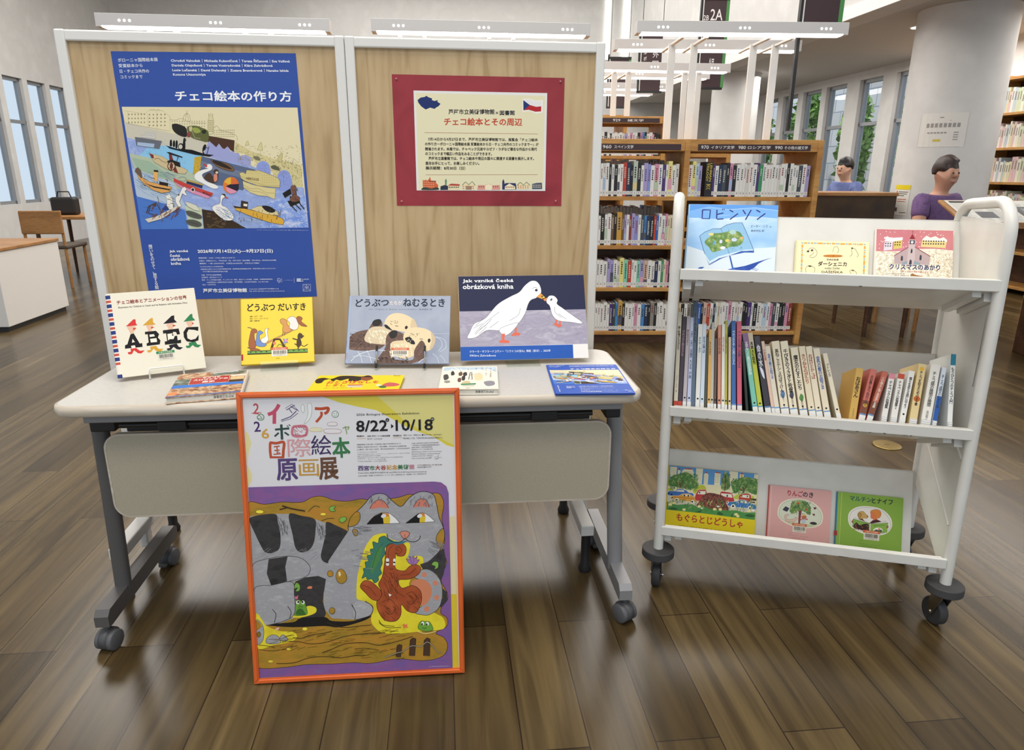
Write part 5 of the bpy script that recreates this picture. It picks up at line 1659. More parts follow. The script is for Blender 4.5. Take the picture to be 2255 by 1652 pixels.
hardback('picture_book', 'grey-blue picture book with two sleeping otters, propped between yellow book and dove card', TR(-.4653, 1.8344, .715, .0075, .55), .2889, .2027, .011, MATS['lavagrey'], ink('7f8798'), A_OTTER, [(770.5, 650), (992, 652.4), (988.6, 801.3), (760.4, 800.6)], (.128, .021, .046, .025, True), 'picture books propped up on the table', 'a02c2c')
cd = sheet('picture_card', .3692, .249, .004, mat('white_card', 'e4dfd8', .6), A_DOVE, [(1008, 609), (1285, 604.8), (1296.3, 788), (1015, 795)], M=TR(-.1451, 1.8672, .715, .1129, .45))
tag(cd, 'wide card with two white doves under a dark blue sky on a clear stand', 'picture card')

def wire_stand(M, lean, x0, x1, m, label, prongs=False, r=.0022):
    """bent wire book stand: M has the yaw only and sits on the table under the front bottom edge of the book"""
    t = thing('book_stand', label, 'book stand', M); cs, sn = math.cos(lean), math.sin(lean); zb = .012
    P = lambda x, y, u: (x, y*cs+u*sn, zb-y*sn+u*cs)        # y behind the cover, u up the cover
    k = MB()
    if not prongs:
        k.tube([P(x0, .016, .12), P(x0, .017, -.003), P(x0, -.008, -.004), P(x0, -.0095, .012), P(x0+.004, -.0095, .0145), P(x1-.004, -.0095, .0145), P(x1, -.0095, .012), P(x1, -.008, -.004), P(x1, .017, -.003), P(x1, .016, .12), P(x0, .016, .12)], r, m, 8)
    else:
        for x in (x0, x1):
            k.tube([P(x, .016, .14), P(x, .016, -.003), P(x, -.012, -.004), P(x, -.013, .045)], r, m, 8)
        k.tube([P(x0, .016, .14), P(x1, .016, .14)], r, m, 8)
    k.build('support_frame', t)
    k = MB(); xm0, xm1 = x0+.01, x1-.01; top = P(xm0, .017, .11)
    for x in (xm0, xm1): k.tube([(x, top[1], top[2]), (x, top[1]+.045, r)], r, m, 8)
    k.tube([(xm0, top[1]+.045, r), (xm1, top[1]+.045, r)], r, m, 8)
    for x in (x0, x1): k.tube([P(x, -.006, -.0045), (x, P(x, -.006, 0)[1]-.002, r)], r, m, 8)
    k.build('rear_leg', t)
    if prongs:
        for x in (x0, x1):
            k = MB(); k.tube([P(x, -.013, .032), P(x, -.013, .048)], r*1.7, BLACK, 8); k.build('prong_cap', t)
            k = MB(); a = P(x, -.012, -.004); k.tube([a, (a[0], a[1]-.004, .003)], r*1.8, BLACK, 8); k.build('foot_cap', t)
    return t
wire_stand(TR(-1.0126, 1.6974, .7, .506), .32, .063, .145, WIREW, 'white wire stand holding the large cream picture book')
wire_stand(TR(-.4653, 1.8344, .703, .0075), .55, .088, .222, CHROME, 'silver wire stand with black-capped prongs holding the otter book', True, .0018)
def clear_stand(M, lean, x0, x1, label):
    t = thing('book_stand', label, 'book stand', M); cs, sn = math.cos(lean), math.sin(lean)
    k = MB(); k.box((x0, -.03, .0003), (x1, .13, .0028), ACRYL); k.build('base_plate', t)
    k = MB(); L_ = Matrix.Translation((0, .0015, .0135)) @ Matrix.Rotation(-lean, 4, 'X'); k.box((x0, .0135, -.004), (x1, .016, .125), ACRYL, L_); k.box((x0, -.012, -.0045), (x1, .0155, -.0022), ACRYL, L_); k.box((x0, -.0135, -.0045), (x1, -.0118, .004), ACRYL, L_); k.build('back_rest', t)
    return t
clear_stand(TR(-.7464, 1.8142, .7, .2174), .55, .05, .15, 'clear acrylic stand under the bright yellow propped book')
clear_stand(TR(-.1451, 1.8672, .7, .1129), .45, .129, .226, 'clear acrylic stand under the dove card')

def on_table(cx, cy, w, h, yaw, z):      # plan position of a flat book: its lower left corner and heading
    c, s = math.cos(yaw), math.sin(yaw); x, y = cx-(c*w/2-s*h/2), cy-(s*w/2+c*h/2)
    return TB @ TR(x, y, z, yaw, math.pi/2)
hardback('paperback_book', 'glossy book with old-town photographs and a red title box lying flat', on_table(-.379, -.112, .166, .2, .185, .7175), .166, .2, .0165, MATS['photoA'], ink('d8cfc2'), A_TRAVEL, [(400, 824), (544, 816.5), (519.8, 868), (359.5, 880.6)], None, None, hinge=False, right=True, stamp=.15)
hardback('picture_book', 'flat yellow picture book with a dark fox behind the orange frame', on_table(-.012, -.137, .225, .175, -.058, .7105), .225, .175, .0095, mat('fox_yellow', 'e3cb2a', .4), ink('d8bd20'), A_FOX, [(703.8, 825), (888, 820), (881, 878), (672, 882)], None, None, 'a02c2c')
hardback('picture_book', 'thick cream illustrated book lying flat right of the orange frame', on_table(.276, -.108, .147, .204, -.05, .7165), .147, .204, .0155, mat('comic_cream', 'e3dccb', .5), ink('ded6c4'), A_COMIC, [(972.8, 809), (1091.4, 808.4), (1099.8, 856), (971.8, 856.2)], None, None, stamp=.135)
rnd = random.Random(3)
words = ('bottom', 'second from bottom', 'middle', 'second from top', 'topmost')
for i in range(5):
    top = i == 4; zz = .7004+.0011*i
    f = sheet('exhibition_leaflet', .197, .262, .0009, ink('3a5bb0'), A_BLUE if top else None, Q_BLUE, M=TB @ TR(.591-.0985-.0065+rnd.uniform(-.003, .003)*(not top), -.1-.131+rnd.uniform(0, .004)*(not top), zz+.0009, -.05+rnd.uniform(-.012, .012)*(not top), math.pi/2))
    tag(f, ('%s blue leaflet of the pile at the table\'s right end' % words[i]) if not top else 'topmost blue leaflet of the pile, showing the boats picture', 'leaflet', 'blue leaflets piled on the table')

# ------------------------------------------------------------------ framed poster leaning on the table
FQ = [(532, 868), (1010, 853), (1020, 1481), (558, 1506)]
FW, FH = .5234, .7345
ft = thing('framed_poster', 'orange-framed exhibition poster with a grey cat standing on the floor against the table', 'framed poster', TR(-.6427+.004, 1.4105, .003, .0844, .155))
OR = noise_mat('orange_frame', ['c8591f', 'd2622a', 'c0541c'], (4, 4, 4), .4)
e = .0125
for nm, quad in (('frame_bottom', [(0, 0), (FW, 0), (FW-e, e), (e, e)]), ('frame_top', [(e, FH-e), (FW-e, FH-e), (FW, FH), (0, FH)]), ('frame_left', [(0, 0), (e, e), (e, FH-e), (0, FH)]), ('frame_right', [(FW-e, e), (FW, 0), (FW, FH), (FW-e, FH-e)])):
    k = MB(); bm = bmesh.new()
    f0 = [bm.verts.new((x, -.004, z)) for x, z in quad]; f1 = [bm.verts.new((x, .014, z)) for x, z in quad]
    bm.faces.new(f0); bm.faces.new(f1[::-1])
    for i in range(4): bm.faces.new((f0[i], f1[i], f1[(i+1) % 4], f0[(i+1) % 4]))
    bmesh.ops.bevel(bm, geom=[ed for ed in bm.edges if abs(ed.verts[0].co.y-ed.verts[1].co.y) < 1e-6 and ed.verts[0].co.y < 0], offset=.003, segments=3, affect='EDGES')
    k.bm(bm, OR); k.build(nm, ft)
Hf = homography(FQ, [(0, FH), (FW, FH), (FW, 0), (0, 0)]); Hi = np.linalg.inv
pw, ph = FW-2*e, FH-2*e
def inv_px(u, v):     # photo coordinates of a point of the framed sheet
    G2 = homography([(0, FH), (FW, FH), (FW, 0), (0, 0)], FQ); return G2(u, v)
sheet('poster', pw, ph, .002, ink('e6e4e6'), A_FRAME, [inv_px(e, FH-e), inv_px(FW-e, FH-e), inv_px(FW-e, e), inv_px(e, e)], ft, TR(e, .004, e))
k = MB(); k.box((e-.001, .0008, e-.001), (FW-e+.001, .0018, FH-e+.001), GLASS); k.build('glazing', ft)
k = MB(); k.box((e, .0065, e), (FW-e, .012, FH-e), mat('backing_board', '8a7a62', .8)); k.build('backing_board', ft)
# ------------------------------------------------------------------ white book cart
CT = TR(.8606, 1.9104, 0, -.2319)
CWD, CDP = .7771, .3288
AL, TL_, HB = .383, .2412, .2541       # shelf tilt, depth of the tray floor, height of its back
t = thing('book_cart', 'white steel book cart with three slanted shelves and handles', 'book cart', CT)
hw, hd = CWD/2, CDP/2
for sx in (-1, 1):
    # one bent tube: up the front post, over the handle, down the back post
    xb = lambda z: sx*hw + (sx*(.012-(z*.021)) if sx > 0 else .004-z*.012 if sx < 0 else 0)
    pts = []; R_ = .075; zt = 1.165
    for z in (.125, .4, .7, .95): pts.append((-hd, z))
    for i in range(0, 7):
        a = math.pi-math.pi/2*i/6; pts.append((-hd+R_+R_*math.cos(a), zt-R_+R_*math.sin(a)))
    for i in range(0, 7):
        a = math.pi/2-math.pi/2*i/6; pts.append((hd-R_+R_*math.cos(a), zt-.012-R_+R_*math.sin(a)))
    for z in (.95, .7, .4, .125): pts.append((hd, z))
    k = MB(); k.tube([(xb(z), y, z) for y, z in pts], .0148, CARTW, 14); k.build('end_tube', t)
    k = MB(); xi = lambda z: xb(z)-sx*.0
    prof = [(-hd, .15), (-hd+.03, .15), (hd, .30), (hd, 1.118), (-hd, 1.115)]
    vs = [(xi(z)+dx, y, z) for dx in (-.005, .005) for y, z in prof]; q5 = len(prof)
    k.add(vs, [list(range(q5)), list(range(q5, 2*q5))[::-1]]+[(j, q5+j, q5+(j+1) % q5, (j+1) % q5) for j in range(q5)], CARTW)
    dd = .0062
    k.box((xi(.6)-dd, -hd+.03, 1.045), (xi(.6)+dd, hd-.02, 1.0465), mat('seam_shade', '8e8b86', .6))
    k.tube([(xi(.5)-sx*.006, hd-.02, .62), (xi(.5)-sx*.006, -hd+.02, .50)], .004, CARTW, 8)
    k.tube([(xi(.8)-sx*.006, -hd+.035, 1.04), (xi(.8)-sx*.006, -hd+.032, .70)], .0012, mat('seam_shade'), 6)
    k.tube([(xi(.3)-sx*.006, hd-.03, .46), (xi(.3)-sx*.006, -hd+.03, .30)], .003, CARTW, 8)
    k.build('end_panel', t)
    for sy in (-1, 1):
        x = xb(.12); c = MB(); M = TR(x, sy*hd, 0)
        c.lathe([(.001, .139), (.0455, .138), (.0475, .136), (.0482, .116), (.046, .113), (.001, .112)], RUBBER, 36, M, True); co = c.build('caster_bumper', t)
        yaw = .35 if sx > 0 else -.1
        Mw = M @ TR(0, 0, 0, yaw) @ TR(0, .016, .0395) @ Matrix.Rotation(math.pi/2, 4, 'Y')
        c = MB(); c.lathe([(.03, -.012), (.037, -.0125), (.0395, -.009), (.0395, .009), (.037, .0125), (.03, .012), (.028, .010), (.008, .011), (.001, .0115)], mat('tyre_rubber', '353434', .65), 32, Mw); c.build('wheel', co)
        c = MB(); Mf = M @ TR(0, 0, 0, yaw)
        for s in (-1, 1): c.prism([(-.022, .106), (.02, .106), (.028, .05), (.022, .03), (.008, .03), (-.004, .06)], s*.0165-.0012, s*.0165+.0012, CHROME, Mf @ Matrix(((0, 0, 1, 0), (1, 0, 0, 0), (0, 1, 0, 0), (0, 0, 0, 1))))
        c.tube([Mf @ Vector((-.02, .016, .038)), Mf @ Vector((.02, .016, .038))], .005, CHROME, 8); c.build('fork', co)
SHELF_Z = (.9838, .5956, .2164)
def tray_frame(zl):        # x along the shelf, y down the tray floor towards the back, z square to the floor
    return TR(0, -hd-.01, zl-.025) @ Matrix.Rotation(-AL, 4, 'X')
for i, zl in enumerate(SHELF_Z):
    M = tray_frame(zl); ln = (CWD-.036)/2; b = .0014
    x0, x1 = -ln+.0, ln+.004
    k = MB(); k.box((x0, 0, -b), (x1, TL_+b, 0), CARTW, M); k.box((x0, TL_, 0), (x1, TL_+b, HB), CARTW, M)
    M0 = TR(0, -hd-.01, zl-.025)
    k.bbox((x0-.012, -.004, -.0035), (x1+.012, .006, .0255), CARTW, .002, M=M0)
    k.box((x0, .0055, .022), (x1, .012, .0255), CARTW, M0)
    k.box((x0, TL_, HB-.0015), (x1, TL_+.012, HB+.001), CARTW, M)
    for q in range(9):      # chipped paint along the lip
        xq = R.uniform(x0, x1); lq = R.uniform(.003, .014); k.box((xq, -.0043, -.0038), (xq+lq, -.0038, R.uniform(-.0028, -.0008)), mat('chipped_paint', '5a5650', .8), M0)
    so = k.build('shelf', t)
    for s in (-1, 1):
        k = MB(); xs = x1 if s > 0 else x0
        k.box((xs-.05 if s > 0 else xs+.03, .02, -.014), (xs-.03 if s > 0 else xs+.05, TL_-.03, -b), CARTW, M); k.box((xs-.02 if s > 0 else xs, .03, -.022), (xs if s > 0 else xs+.02, TL_-.05, -b), CARTW, M)
        k.build('bracket', so)
# picture books shown face out, leaning on the back of the tray
def face_out(zl, x, top, w, thick, label, cover, spine, spec, quad, grp, lab=None, n0=0., clab=None, **kw):
    """QUAD: the visible part of the cover, from tray height n0 up to TOP"""
    h = top-.0005
    M = CT @ tray_frame(zl) @ TR(x, TL_-thick-.0006, .0005)
    o = thing('picture_book', label, 'book', M, grp); b = .0022
    c = MB(); c.bbox((0, 0, 0), (w, b, h), cover, .0006, 1); c.bbox((0, thick-b, 0), (w, thick, h), cover, .0006, 1)
    sub = MB(); art(sub, spec, quad, w, h-n0)
    o_ = len(c.v); c.v += [(a[0], a[1], a[2]+n0) for a in sub.v]
    for f, m_ in zip(sub.f, sub.m): c.f.append([o_+q for q in f]); c.m.append(c.mi(sub.mats[m_])); c.sm.append(False)
    c.build('cover', o)
    s = MB(); n = 6; q = .4*thick+.001
    for i in range(n):
        a0, a1 = math.pi*i/n, math.pi*(i+1)/n
        A = (.001-q*math.sin(a0), thick/2*(1-math.cos(a0))); B = (.001-q*math.sin(a1), thick/2*(1-math.cos(a1)))
        s.add([(A[0], A[1], 0), (B[0], B[1], 0), (B[0], B[1], h), (A[0], A[1], h)], [(0, 3, 2, 1)], spine, True)
    s.build('spine', o)
    p = MB(); p.box((.002, b, .003), (w-.003, thick-b, h-.003), PAPER); p.build('page_block', o)
    if lab: l = MB(); barcode(l, *lab); tag(l.build('barcode_label', o), 'white library label with barcode')
    if clab: l = MB(); l.box((-.006, -.0004, .03), (.003, 0, .045), ink(clab)); l.build('spine_label', o)
    return o
G1, G3 = 'picture books facing out on the top cart shelf', 'picture books facing out on the bottom cart shelf'
face_out(SHELF_Z[0], -.366, .287, .254, .009, 'light blue picture book with an open-book sail on the top cart shelf', MATS['skyblue'], ink('9cc4e6'), A_ROB, [(1515, 447.8), (1712, 449.6), (1710, 601), (1513.5, 598)], G1, n0=.078)
face_out(SHELF_Z[0], -.054, .1815, .193, .014, 'small cream book with a dashed border in the middle of the top cart shelf', mat('puppy_cream', 'e9dfb4', .5), ink('e0d6ac'), A_PUP, [(1755.5, 528.6), (1913.8, 531.4), (1915, 605.5), (1753.7, 602)], G1, n0=.083)
face_out(SHELF_Z[0], .157, .222, .198, .01, 'picture book with a church under a pink snowy sky on the top cart shelf', MATS['snowdot'], ink('e0d8ce'), A_XMAS, [(1928.8, 502.5), (2096.6, 504.6), (2104, 609.7), (1931, 606)], G1, n0=.086)
face_out(SHELF_Z[2], -.371, .199, .286, .009, 'yellow picture book with cars and city trees on the bottom cart shelf', mat('city_yellow', 'dfca22', .5), ink('d8b420'), A_CITY, [(1469, 1025), (1666, 1044.5), (1664.6, 1184), (1463, 1160.8)], G3, (.108, .058, .04, .026, True))
face_out(SHELF_Z[2], -.047, .1675, .186, .008, 'small pink picture book with an apple tree oval on the bottom cart shelf', mat('pink_cover', 'd8a5a0', .5), ink('b8504a'), A_PINK, [(1693, 1068.7), (1828, 1082), (1829.7, 1203.6), (1692.5, 1188.7)], G3, (.076, .026, .04, .028, True))
face_out(SHELF_Z[2], .158, .168, .189, .009, 'small green picture book with a boy and dog oval on the bottom cart shelf', mat('green_cover', '86ab45', .5), ink('3f7f9a'), A_GREEN, [(1843, 1084), (1987, 1097.7), (1992, 1221.4), (1848, 1206)], G3, (.08, .028, .045, .029, True), clab='a03030')

# spines on the middle shelf: x of the top, height of the top, x of the bottom, width (crop units), colours, title
SP = [
 (121, 150, 88, 30, 'd9cfb9', '2a2622', '森と牧場のものがたり', 'cream', .02, 'r'),
 (152, 185, 118, 32, '3a2f38', 'b08a9a', 'ベルンカと森の子ども', 'dark maroon', .02, 'r'),
 (183, 180, 150, 28, 'bdb2b6', '6a5a60', '野の花のはなし', 'grey-mauve', .02, 'k'),
 (210, 190, 182, 30, 'bcc3dc', '2a3050', 'とおい とおい 北の国の ちいさな はし話', 'pale lavender', .02, 'k'),
 (233, 80, 208, 34, '55677a', '1f2730', '11の月たち', 'tall slate-blue', .02, ''),
 (266, 238, 243, 33, 'e2e0d8', '2f7f8c', 'オナザーネク', 'white', .02, 'k'),
 (296, 235, 275, 29, 'c9d6e2', '2c3a66', 'かえでの葉っぱ', 'pale blue', .02, 'k'),
 (316, 330, 300, 18, '4a4a3a', '8a8a70', '', 'dark olive', .02, ''),
 (338, 275, 324, 24, 'd9a95a', '5a3418', 'もぐらとずぼん', 'ochre', .02, 'k'),
 (357, 225, 346, 22, 'b9b4aa', '77706a', '', 'plain grey', .02, 'k'),
 (377, 340, 368, 20, '5f4a3c', '9a8a78', '', 'thin brown', .02, 'k'),
 (402, 245, 398, 25, 'cf8f74', '5a241c', 'ひたのかくれんぼ', 'salmon', .02, 'k'),
 (429, 235, 425, 24, 'e4e0d6', 'b8323c', 'クラクフのりゅう', 'white with red title', .02, 'k'),
 (450, 212, 446, 19, 'b3ad42', '3a3a1c', 'レンジのおばけとおじいさん', 'mustard green', .02, 'k'),
 (474, 330, 472, 20, 'd9c4a4', '8a6a50', '', 'beige', .02, 'k'),
 (501, 215, 502, 33, '33629f', 'c8d4e6', 'ベルンカとやしの実じいさん', 'blue', .02, 'b'),
 (540, 218, 543, 36, 'd05a72', '2a3a66', 'ベルンカとやしの実じいさん', 'pink-red', .02, 'b'),
 (566, 360, 598, 20, '16211c', '16211c', '', 'black-green', .012, ''),
 (581, 305, 657, 38, '76bda6', 'e6ece2', '王子ヤンと風のおおかみ', 'mint green', .02, 'kb'),
 (617, 300, 697, 35, 'b7bd38', '26301c', '森の精', 'yellow-green', .02, 'kb'),
 (664, 325, 748, 44, '2c2833', 'dcdce0', '命の水', 'black', .02, 'b'),
 (707, 360, 785, 24, 'dcb9a4', '8a3a34', 'ふしぎなお話', 'pale pink', .02, 'b'),
 (741, 395, 815, 36, 'ddd3be', '3a5a96', '金色の髪のお姫さま', 'cream with blue title', .02, 'b'),
 (796, 360, 868, 58, 'e3d6ba', '1f1b18', '黒ねこミケシュのぼうけん', 'thick cream', .02, 'kb'),
 (857, 360, 932, 56, 'e6dabd', '1f1b18', '千びきのうさぎと牧童', 'thick ivory', .02, 'kb'),
 (929, 405, 1000, 56, 'e4d7ba', '1f1b18', '魔女のむすこたち', 'thick cream', .02, 'kb'),
 (984, 397, 1062, 48, 'e2d3b4', '9a4a34', 'きつねものがたり', 'cream with rust title', .02, 'kb'),
 (1033, 397, 1112, 46, 'e4d6ba', '9a3a30', 'おばけとかっぱ', 'cream with rust title', .02, 'kb'),
 (1086, 412, 1168, 48, 'e2d4b8', '3a5a96', '金色の髪のお姫さま', 'cream with blue title', .02, 'kb'),
 (1148, 447, 1248, 34, 'e2d6bc', '3a322a', 'プトレンカ', 'thin cream', .02, 'k'),
 (1398, 553, 1342, 54, 'cba14c', '2a2018', 'おばあさん', 'ochre', .02, ''),
 (1497, 560, 1408, 48, 'c4685a', '2a1c18', '火の鳥ときつねのリシカ', 'red', .02, 'wb'),
 (1581, 577, 1464, 44, 'b8604a', 'e2d8c8', 'こいぬとこねこのおかしな話', 'red-brown', .02, 'b'),
 (1628, 592, 1565, 43, 'e2ddd4', '2a2622', 'チャペック小説選集', 'white with pink top', .02, 'p1'),
 (1693, 592, 1634, 48, 'e4dfd6', '2a2622', 'チャペック小説選集2', 'white with red top', .02, 'p2'),
 (1768, 572, 1695, 44, 'e6e2da', '2a2622', '僕らを変える旅に出よう', 'white', .02, 'k'),
 (1843, 522, 1772, 58, 'ddc48c', '1f1b18', 'チェコを知るための60章', 'tan', .02, 'p'),
 (1938, 527, 1862, 72, 'e6e1d6', '3a3632', 'チェコ語の隙間の隙間', 'wide off-white', .02, 'p'),
 (1998, 547, 1924, 34, 'd5dbe4', '26303e', 'チェコ語のしくみ', 'blue and white', .02, 'p3'),
 (2062, 452, 2034, 38, 'e2e2dc', '26303e', 'もうひとつのチェコ入門', 'white with teal top', .02, 'p4'),
]
ORD = 'first second third fourth fifth sixth seventh eighth ninth tenth eleventh twelfth thirteenth fourteenth fifteenth sixteenth seventeenth eighteenth nineteenth twentieth'.split()
def ordinal(i):
    T = {2: 'twenty', 3: 'thirty', 4: 'forty', 5: 'fifty'}
    if i <= 20: return ORD[i-1]
    return (T[i//10]+'-'+ORD[i % 10-1]) if i % 10 else T[i//10][:-1]+'ieth'
TM = CT @ tray_frame(SHELF_Z[1]); TMI = TM.inverted()
CP = Vector((0, 0, CAM_H))
def to_tray(cx, cy, depth):      # a measured point of the photo on the plane of the spines
    px, py = 1460+cx/3.2214-PW/2, 640+cy/3.2214-PH/2
    cr, sr = math.cos(ROLL), math.sin(ROLL); X, Y = px*cr+py*sr, -px*sr+py*cr
    c, s = math.cos(PITCH), math.sin(PITCH)
    d = TMI.to_3x3() @ Vector((X/F_PX, c-Y/F_PX*s, -s-Y/F_PX*c)); o = TMI @ CP
    k = (depth-o.y)/d.y; p = o+d*k; return p.x, p.z
for i, (tx, ty, bx, wd, col, tcol, title, lk, dep, deco) in enumerate(SP):
    xt, zt = to_tray(tx, ty, dep); ybot = 826+.066*bx
    xb_, zb_ = to_tray(bx, ybot, dep)
    xa, _ = to_tray(bx+10, ybot, dep); W_ = (xa-xb_)/10*wd*.97
    slope = (xt-xb_)/max(zt-zb_, .01); x0 = xb_-slope*zb_        # base of the axis on the tray floor
    ang = math.atan(slope); Hh = zt/math.cos(ang)
    bd = min(TL_-dep-.004-Hh*0, .205 if i < 20 else .15)
    lift = W_/2*abs(math.sin(ang))+.0006
    M = TM @ TR(x0, dep, lift) @ Matrix.Rotation(ang, 4, 'Y') @ TR(-W_/2, 0, 0)
    Hh -= lift*.6
    side = ('%s spine, %s book from the left on the middle cart shelf' % (lk, ordinal(i+1))) if i < 30 else ('%s spine, %s book from the right on the middle cart shelf' % (lk, ordinal(40-i)))
    o = thing('storybook' if i < 30 else 'reference_book', side, 'book', M, 'books on the middle cart shelf')
    cm = mat('spine_'+col, col, .45); b = .0016
    c = MB(); c.bbox((0, 0, 0), (W_, .004, Hh), cm, .0012, 2); c.box((0, .003, 0), (b, bd, Hh), cm); c.box((W_-b, .003, 0), (W_, bd, Hh), cm)
    qd = [(0, 0), (W_*1000, 0), (W_*1000, Hh*1000), (0, Hh*1000)]; w1, h1 = W_*1000, Hh*1000
    sp = ''
    if 'p1' in deco: sp += 'R d88a94 0 0 %f 14\n' % w1
    if 'p2' in deco: sp += 'R c0503a 0 0 %f 14\n' % w1
    if 'p4' in deco: sp += 'R 2f8098 0 0 %f 30\n' % w1
    if 'p3' in deco: sp += 'R 2f5aa0 0 %f %f %f\n' % (h1*.42, w1, h1*.92)
    if i == 18: sp += 'R 8a6a90 0 0 %f %f\n' % (w1, h1*.18)
    if i == 19: sp += 'R c9b9a0 0 0 %f %f\n' % (w1, h1*.18)
    if i in (31, 32): sp += 'R 7a4a38 0 %f %f %f\n' % (h1*.52, w1, h1)
    if i == 31: sp += 'E e0b040 %f %f %f %f\n' % (w1/2, h1*.6, w1*.3, w1*.3)
    if i == 36: sp += 'E e0b040 %f 14 %f %f\nE c0622a %f %f %f %f\n' % (w1/2, w1*.3, w1*.3, w1/2, h1*.5, w1*.42, w1*.4)
    if i in (23, 24, 25): sp += 'S %s %f,%f %f,%f %f,%f %f,%f\n' % (('5a7aa0', '4a4a5a', '5a8a4a')[i-23], w1*.2, h1*.66, w1*.5, h1*.6, w1*.8, h1*.64, w1*.55, h1*.7)
    if i == 20: sp += 'S d8dce6 %f,%f %f,%f %f,%f %f,%f\n' % (w1*.2, h1*.36, w1*.7, h1*.4, w1*.75, h1*.5, w1*.4, h1*.46)
    if title:
        n_ = len(title); a = h1*(.1 if 'b' in deco or i > 30 else .14); e_ = min(h1*.62, a+n_*w1*.62)
        if i > 32: e_ = h1*.6
        if i in (4, 19, 20): a, e_ = h1*.1, h1*.36
        if 'p' in deco: a = max(a, 20 if i != 39 else 36)
        sp += 'W %s %f %f %f %f %f %s\n' % (tcol, w1/2, a, w1/2, max(e_, a+n_*3.2), min(w1*.62, (max(e_, a+n_*3.2)-a)/n_*.95), title)
    au = {0: 'ヨゼフ・ラダ 絵', 12: 'アンヴィル奈宝子', 23: 'ヨゼフ・ラダ', 24: '内田莉莎子', 25: '小野田澄子', 30: 'ニェムツォヴァー', 37: '黒田龍之助'}.get(i)
    if au: sp += 'V %s %f %f %f %f %f %s\n' % (tcol, w1/2, h1*.66 if i != 0 else h1*.62, w1/2, h1*.82 if i != 0 else h1*.78, w1*.26, au)
    if 'b' in deco: sp += 'R 5f8fc0 0 %f %f %f\n' % (h1-45, w1, h1-42)
    if 'k' in deco: sp += 'E 1a1a1c %f %f %f %f\n' % (w1/2, h1-52, min(2.6, w1*.35), min(2.6, w1*.35))
    if sp: art(c, sp, qd, W_, Hh)
    c.build('cover', o)
    p = MB(); p.box((b, .004, .002), (W_-b, bd-.003, Hh-.003), PAPER); p.build('page_block', o)
    if deco and lk not in ('black-green',):
        l = MB(); l.box((.0002, -.0012, .024), (W_-.0002, -.0002, .041), ink('c24a3c' if 'r' in deco else 'e4e2dc'))
        if 'p' in deco: art(l, 'K 7a6a8a 0.6 1,1 %f,1 %f,12 1,12 1,1\nK 5a5a6a .6 1,5 %f,5\nK 5a5a6a .6 1,9 %f,9' % (w1-1, w1-1, w1-1, w1-1), [(0, 0), (w1, 0), (w1, 13), (0, 13)], W_, .017, -.0013, zoff=.024)
        tag(l.build('call_number_label', o), 'white call number label')
# ------------------------------------------------------------------ bookcases beyond the screen
BC = TR(.262, 4.947, 0, .0216)
def case(name, label, M, bays, bw, depth, ztop, shelves, post=.038, back_to=None, hdr=None, cat='bookcase', grp=None):
    o = thing(name, label, cat, M, grp); L_ = bays*bw+post
    for i in range(bays+1):
        k = MB(); k.bbox((i*bw, -.008, 0 if i in (0, bays) else .0), (i*bw+post, depth+.008, ztop-.004 if i not in (0, bays) else ztop), SHELFW, .002); k.build('upright', o)
    k = MB(); k.bbox((0, -.004, ztop-.012), (L_, depth+.004, ztop+.006), SHELFW, .002); k.build('top_board', o)
    if hdr:
        for i in range(bays):
            for y in (-.004, depth-.018):
                k = MB(); k.bbox((i*bw+post, y, hdr), (i*bw+bw, y+.022, ztop-.01), SHELFW, .002); k.build('header_board', o)
    for z in shelves:
        for i in range(bays):
            k = MB(); k.bbox((i*bw+post, .002, z-.027), (i*bw+bw, depth-.002, z), SHELFW, .002); k.build('shelf_board', o)
    k = MB(); k.box((.02, .02, 0), (L_-.02, depth-.02, min(shelves)-.026), DARKW); k.build('plinth', o)
    if back_to:
        for i in range(bays):
            k = MB(); k.box((i*bw+post, depth/2-.008, min(shelves)), (i*bw+bw, depth/2+.008, back_to), DARKW); k.build('back_panel', o)
    return o
ZS = (1.065, .7246, .42, .094)
c1 = case('bookcase', 'double-sided wooden bookcase with 960 to 990 signs behind the cart', BC, 2, .925, .58, 1.442, ZS, back_to=.7, hdr=1.369)
def sign_plate(parent, x, y, z, w, h, txt, M=None):
    k = MB(); k.box((x, y, z), (x+w, y+.004, z+h), SIGN)
    for (s, a, b_) in txt:
        vs, fs = text_mesh(s, .006); xs = [v[0] for v in vs]; ys = [v[1] for v in vs]
        hh = h*.56; k.add([(x+w*a+(v[0]-min(xs))/(max(xs)-min(xs))*w*(b_-a), y-.0006, z+h*.22+(v[1]-min(ys))/(max(ys)-min(ys))*hh) for v in vs], fs, ink('f0eeea'))
    return k.build('shelf_sign', parent)
sign_plate(c1, .235, -.0085, 1.376, .66, .04, [('960', .18, .27), ('スペイン文学', .30, .5)])
sign_plate(c1, 1.013, -.0085, 1.376, .262, .04, [('970', .08, .28), ('イタリア文学', .34, .96)])
sign_plate(c1, 1.277, -.0085, 1.376, .255, .04, [('980', .06, .26), ('ロシア文学', .32, .94)])
sign_plate(c1, 1.534, -.0085, 1.376, .262, .04, [('990', .05, .25), ('その他の諸文学', .30, .92)])
# case carrying the lamps behind the screen
cb = case('bookcase', 'wooden bookcase hidden behind the screen, left of the 960 bookcase', TR(-2.62, 4.62, 0, .093), 3, .925, .58, 1.442, ZS, back_to=1.36, hdr=1.369)

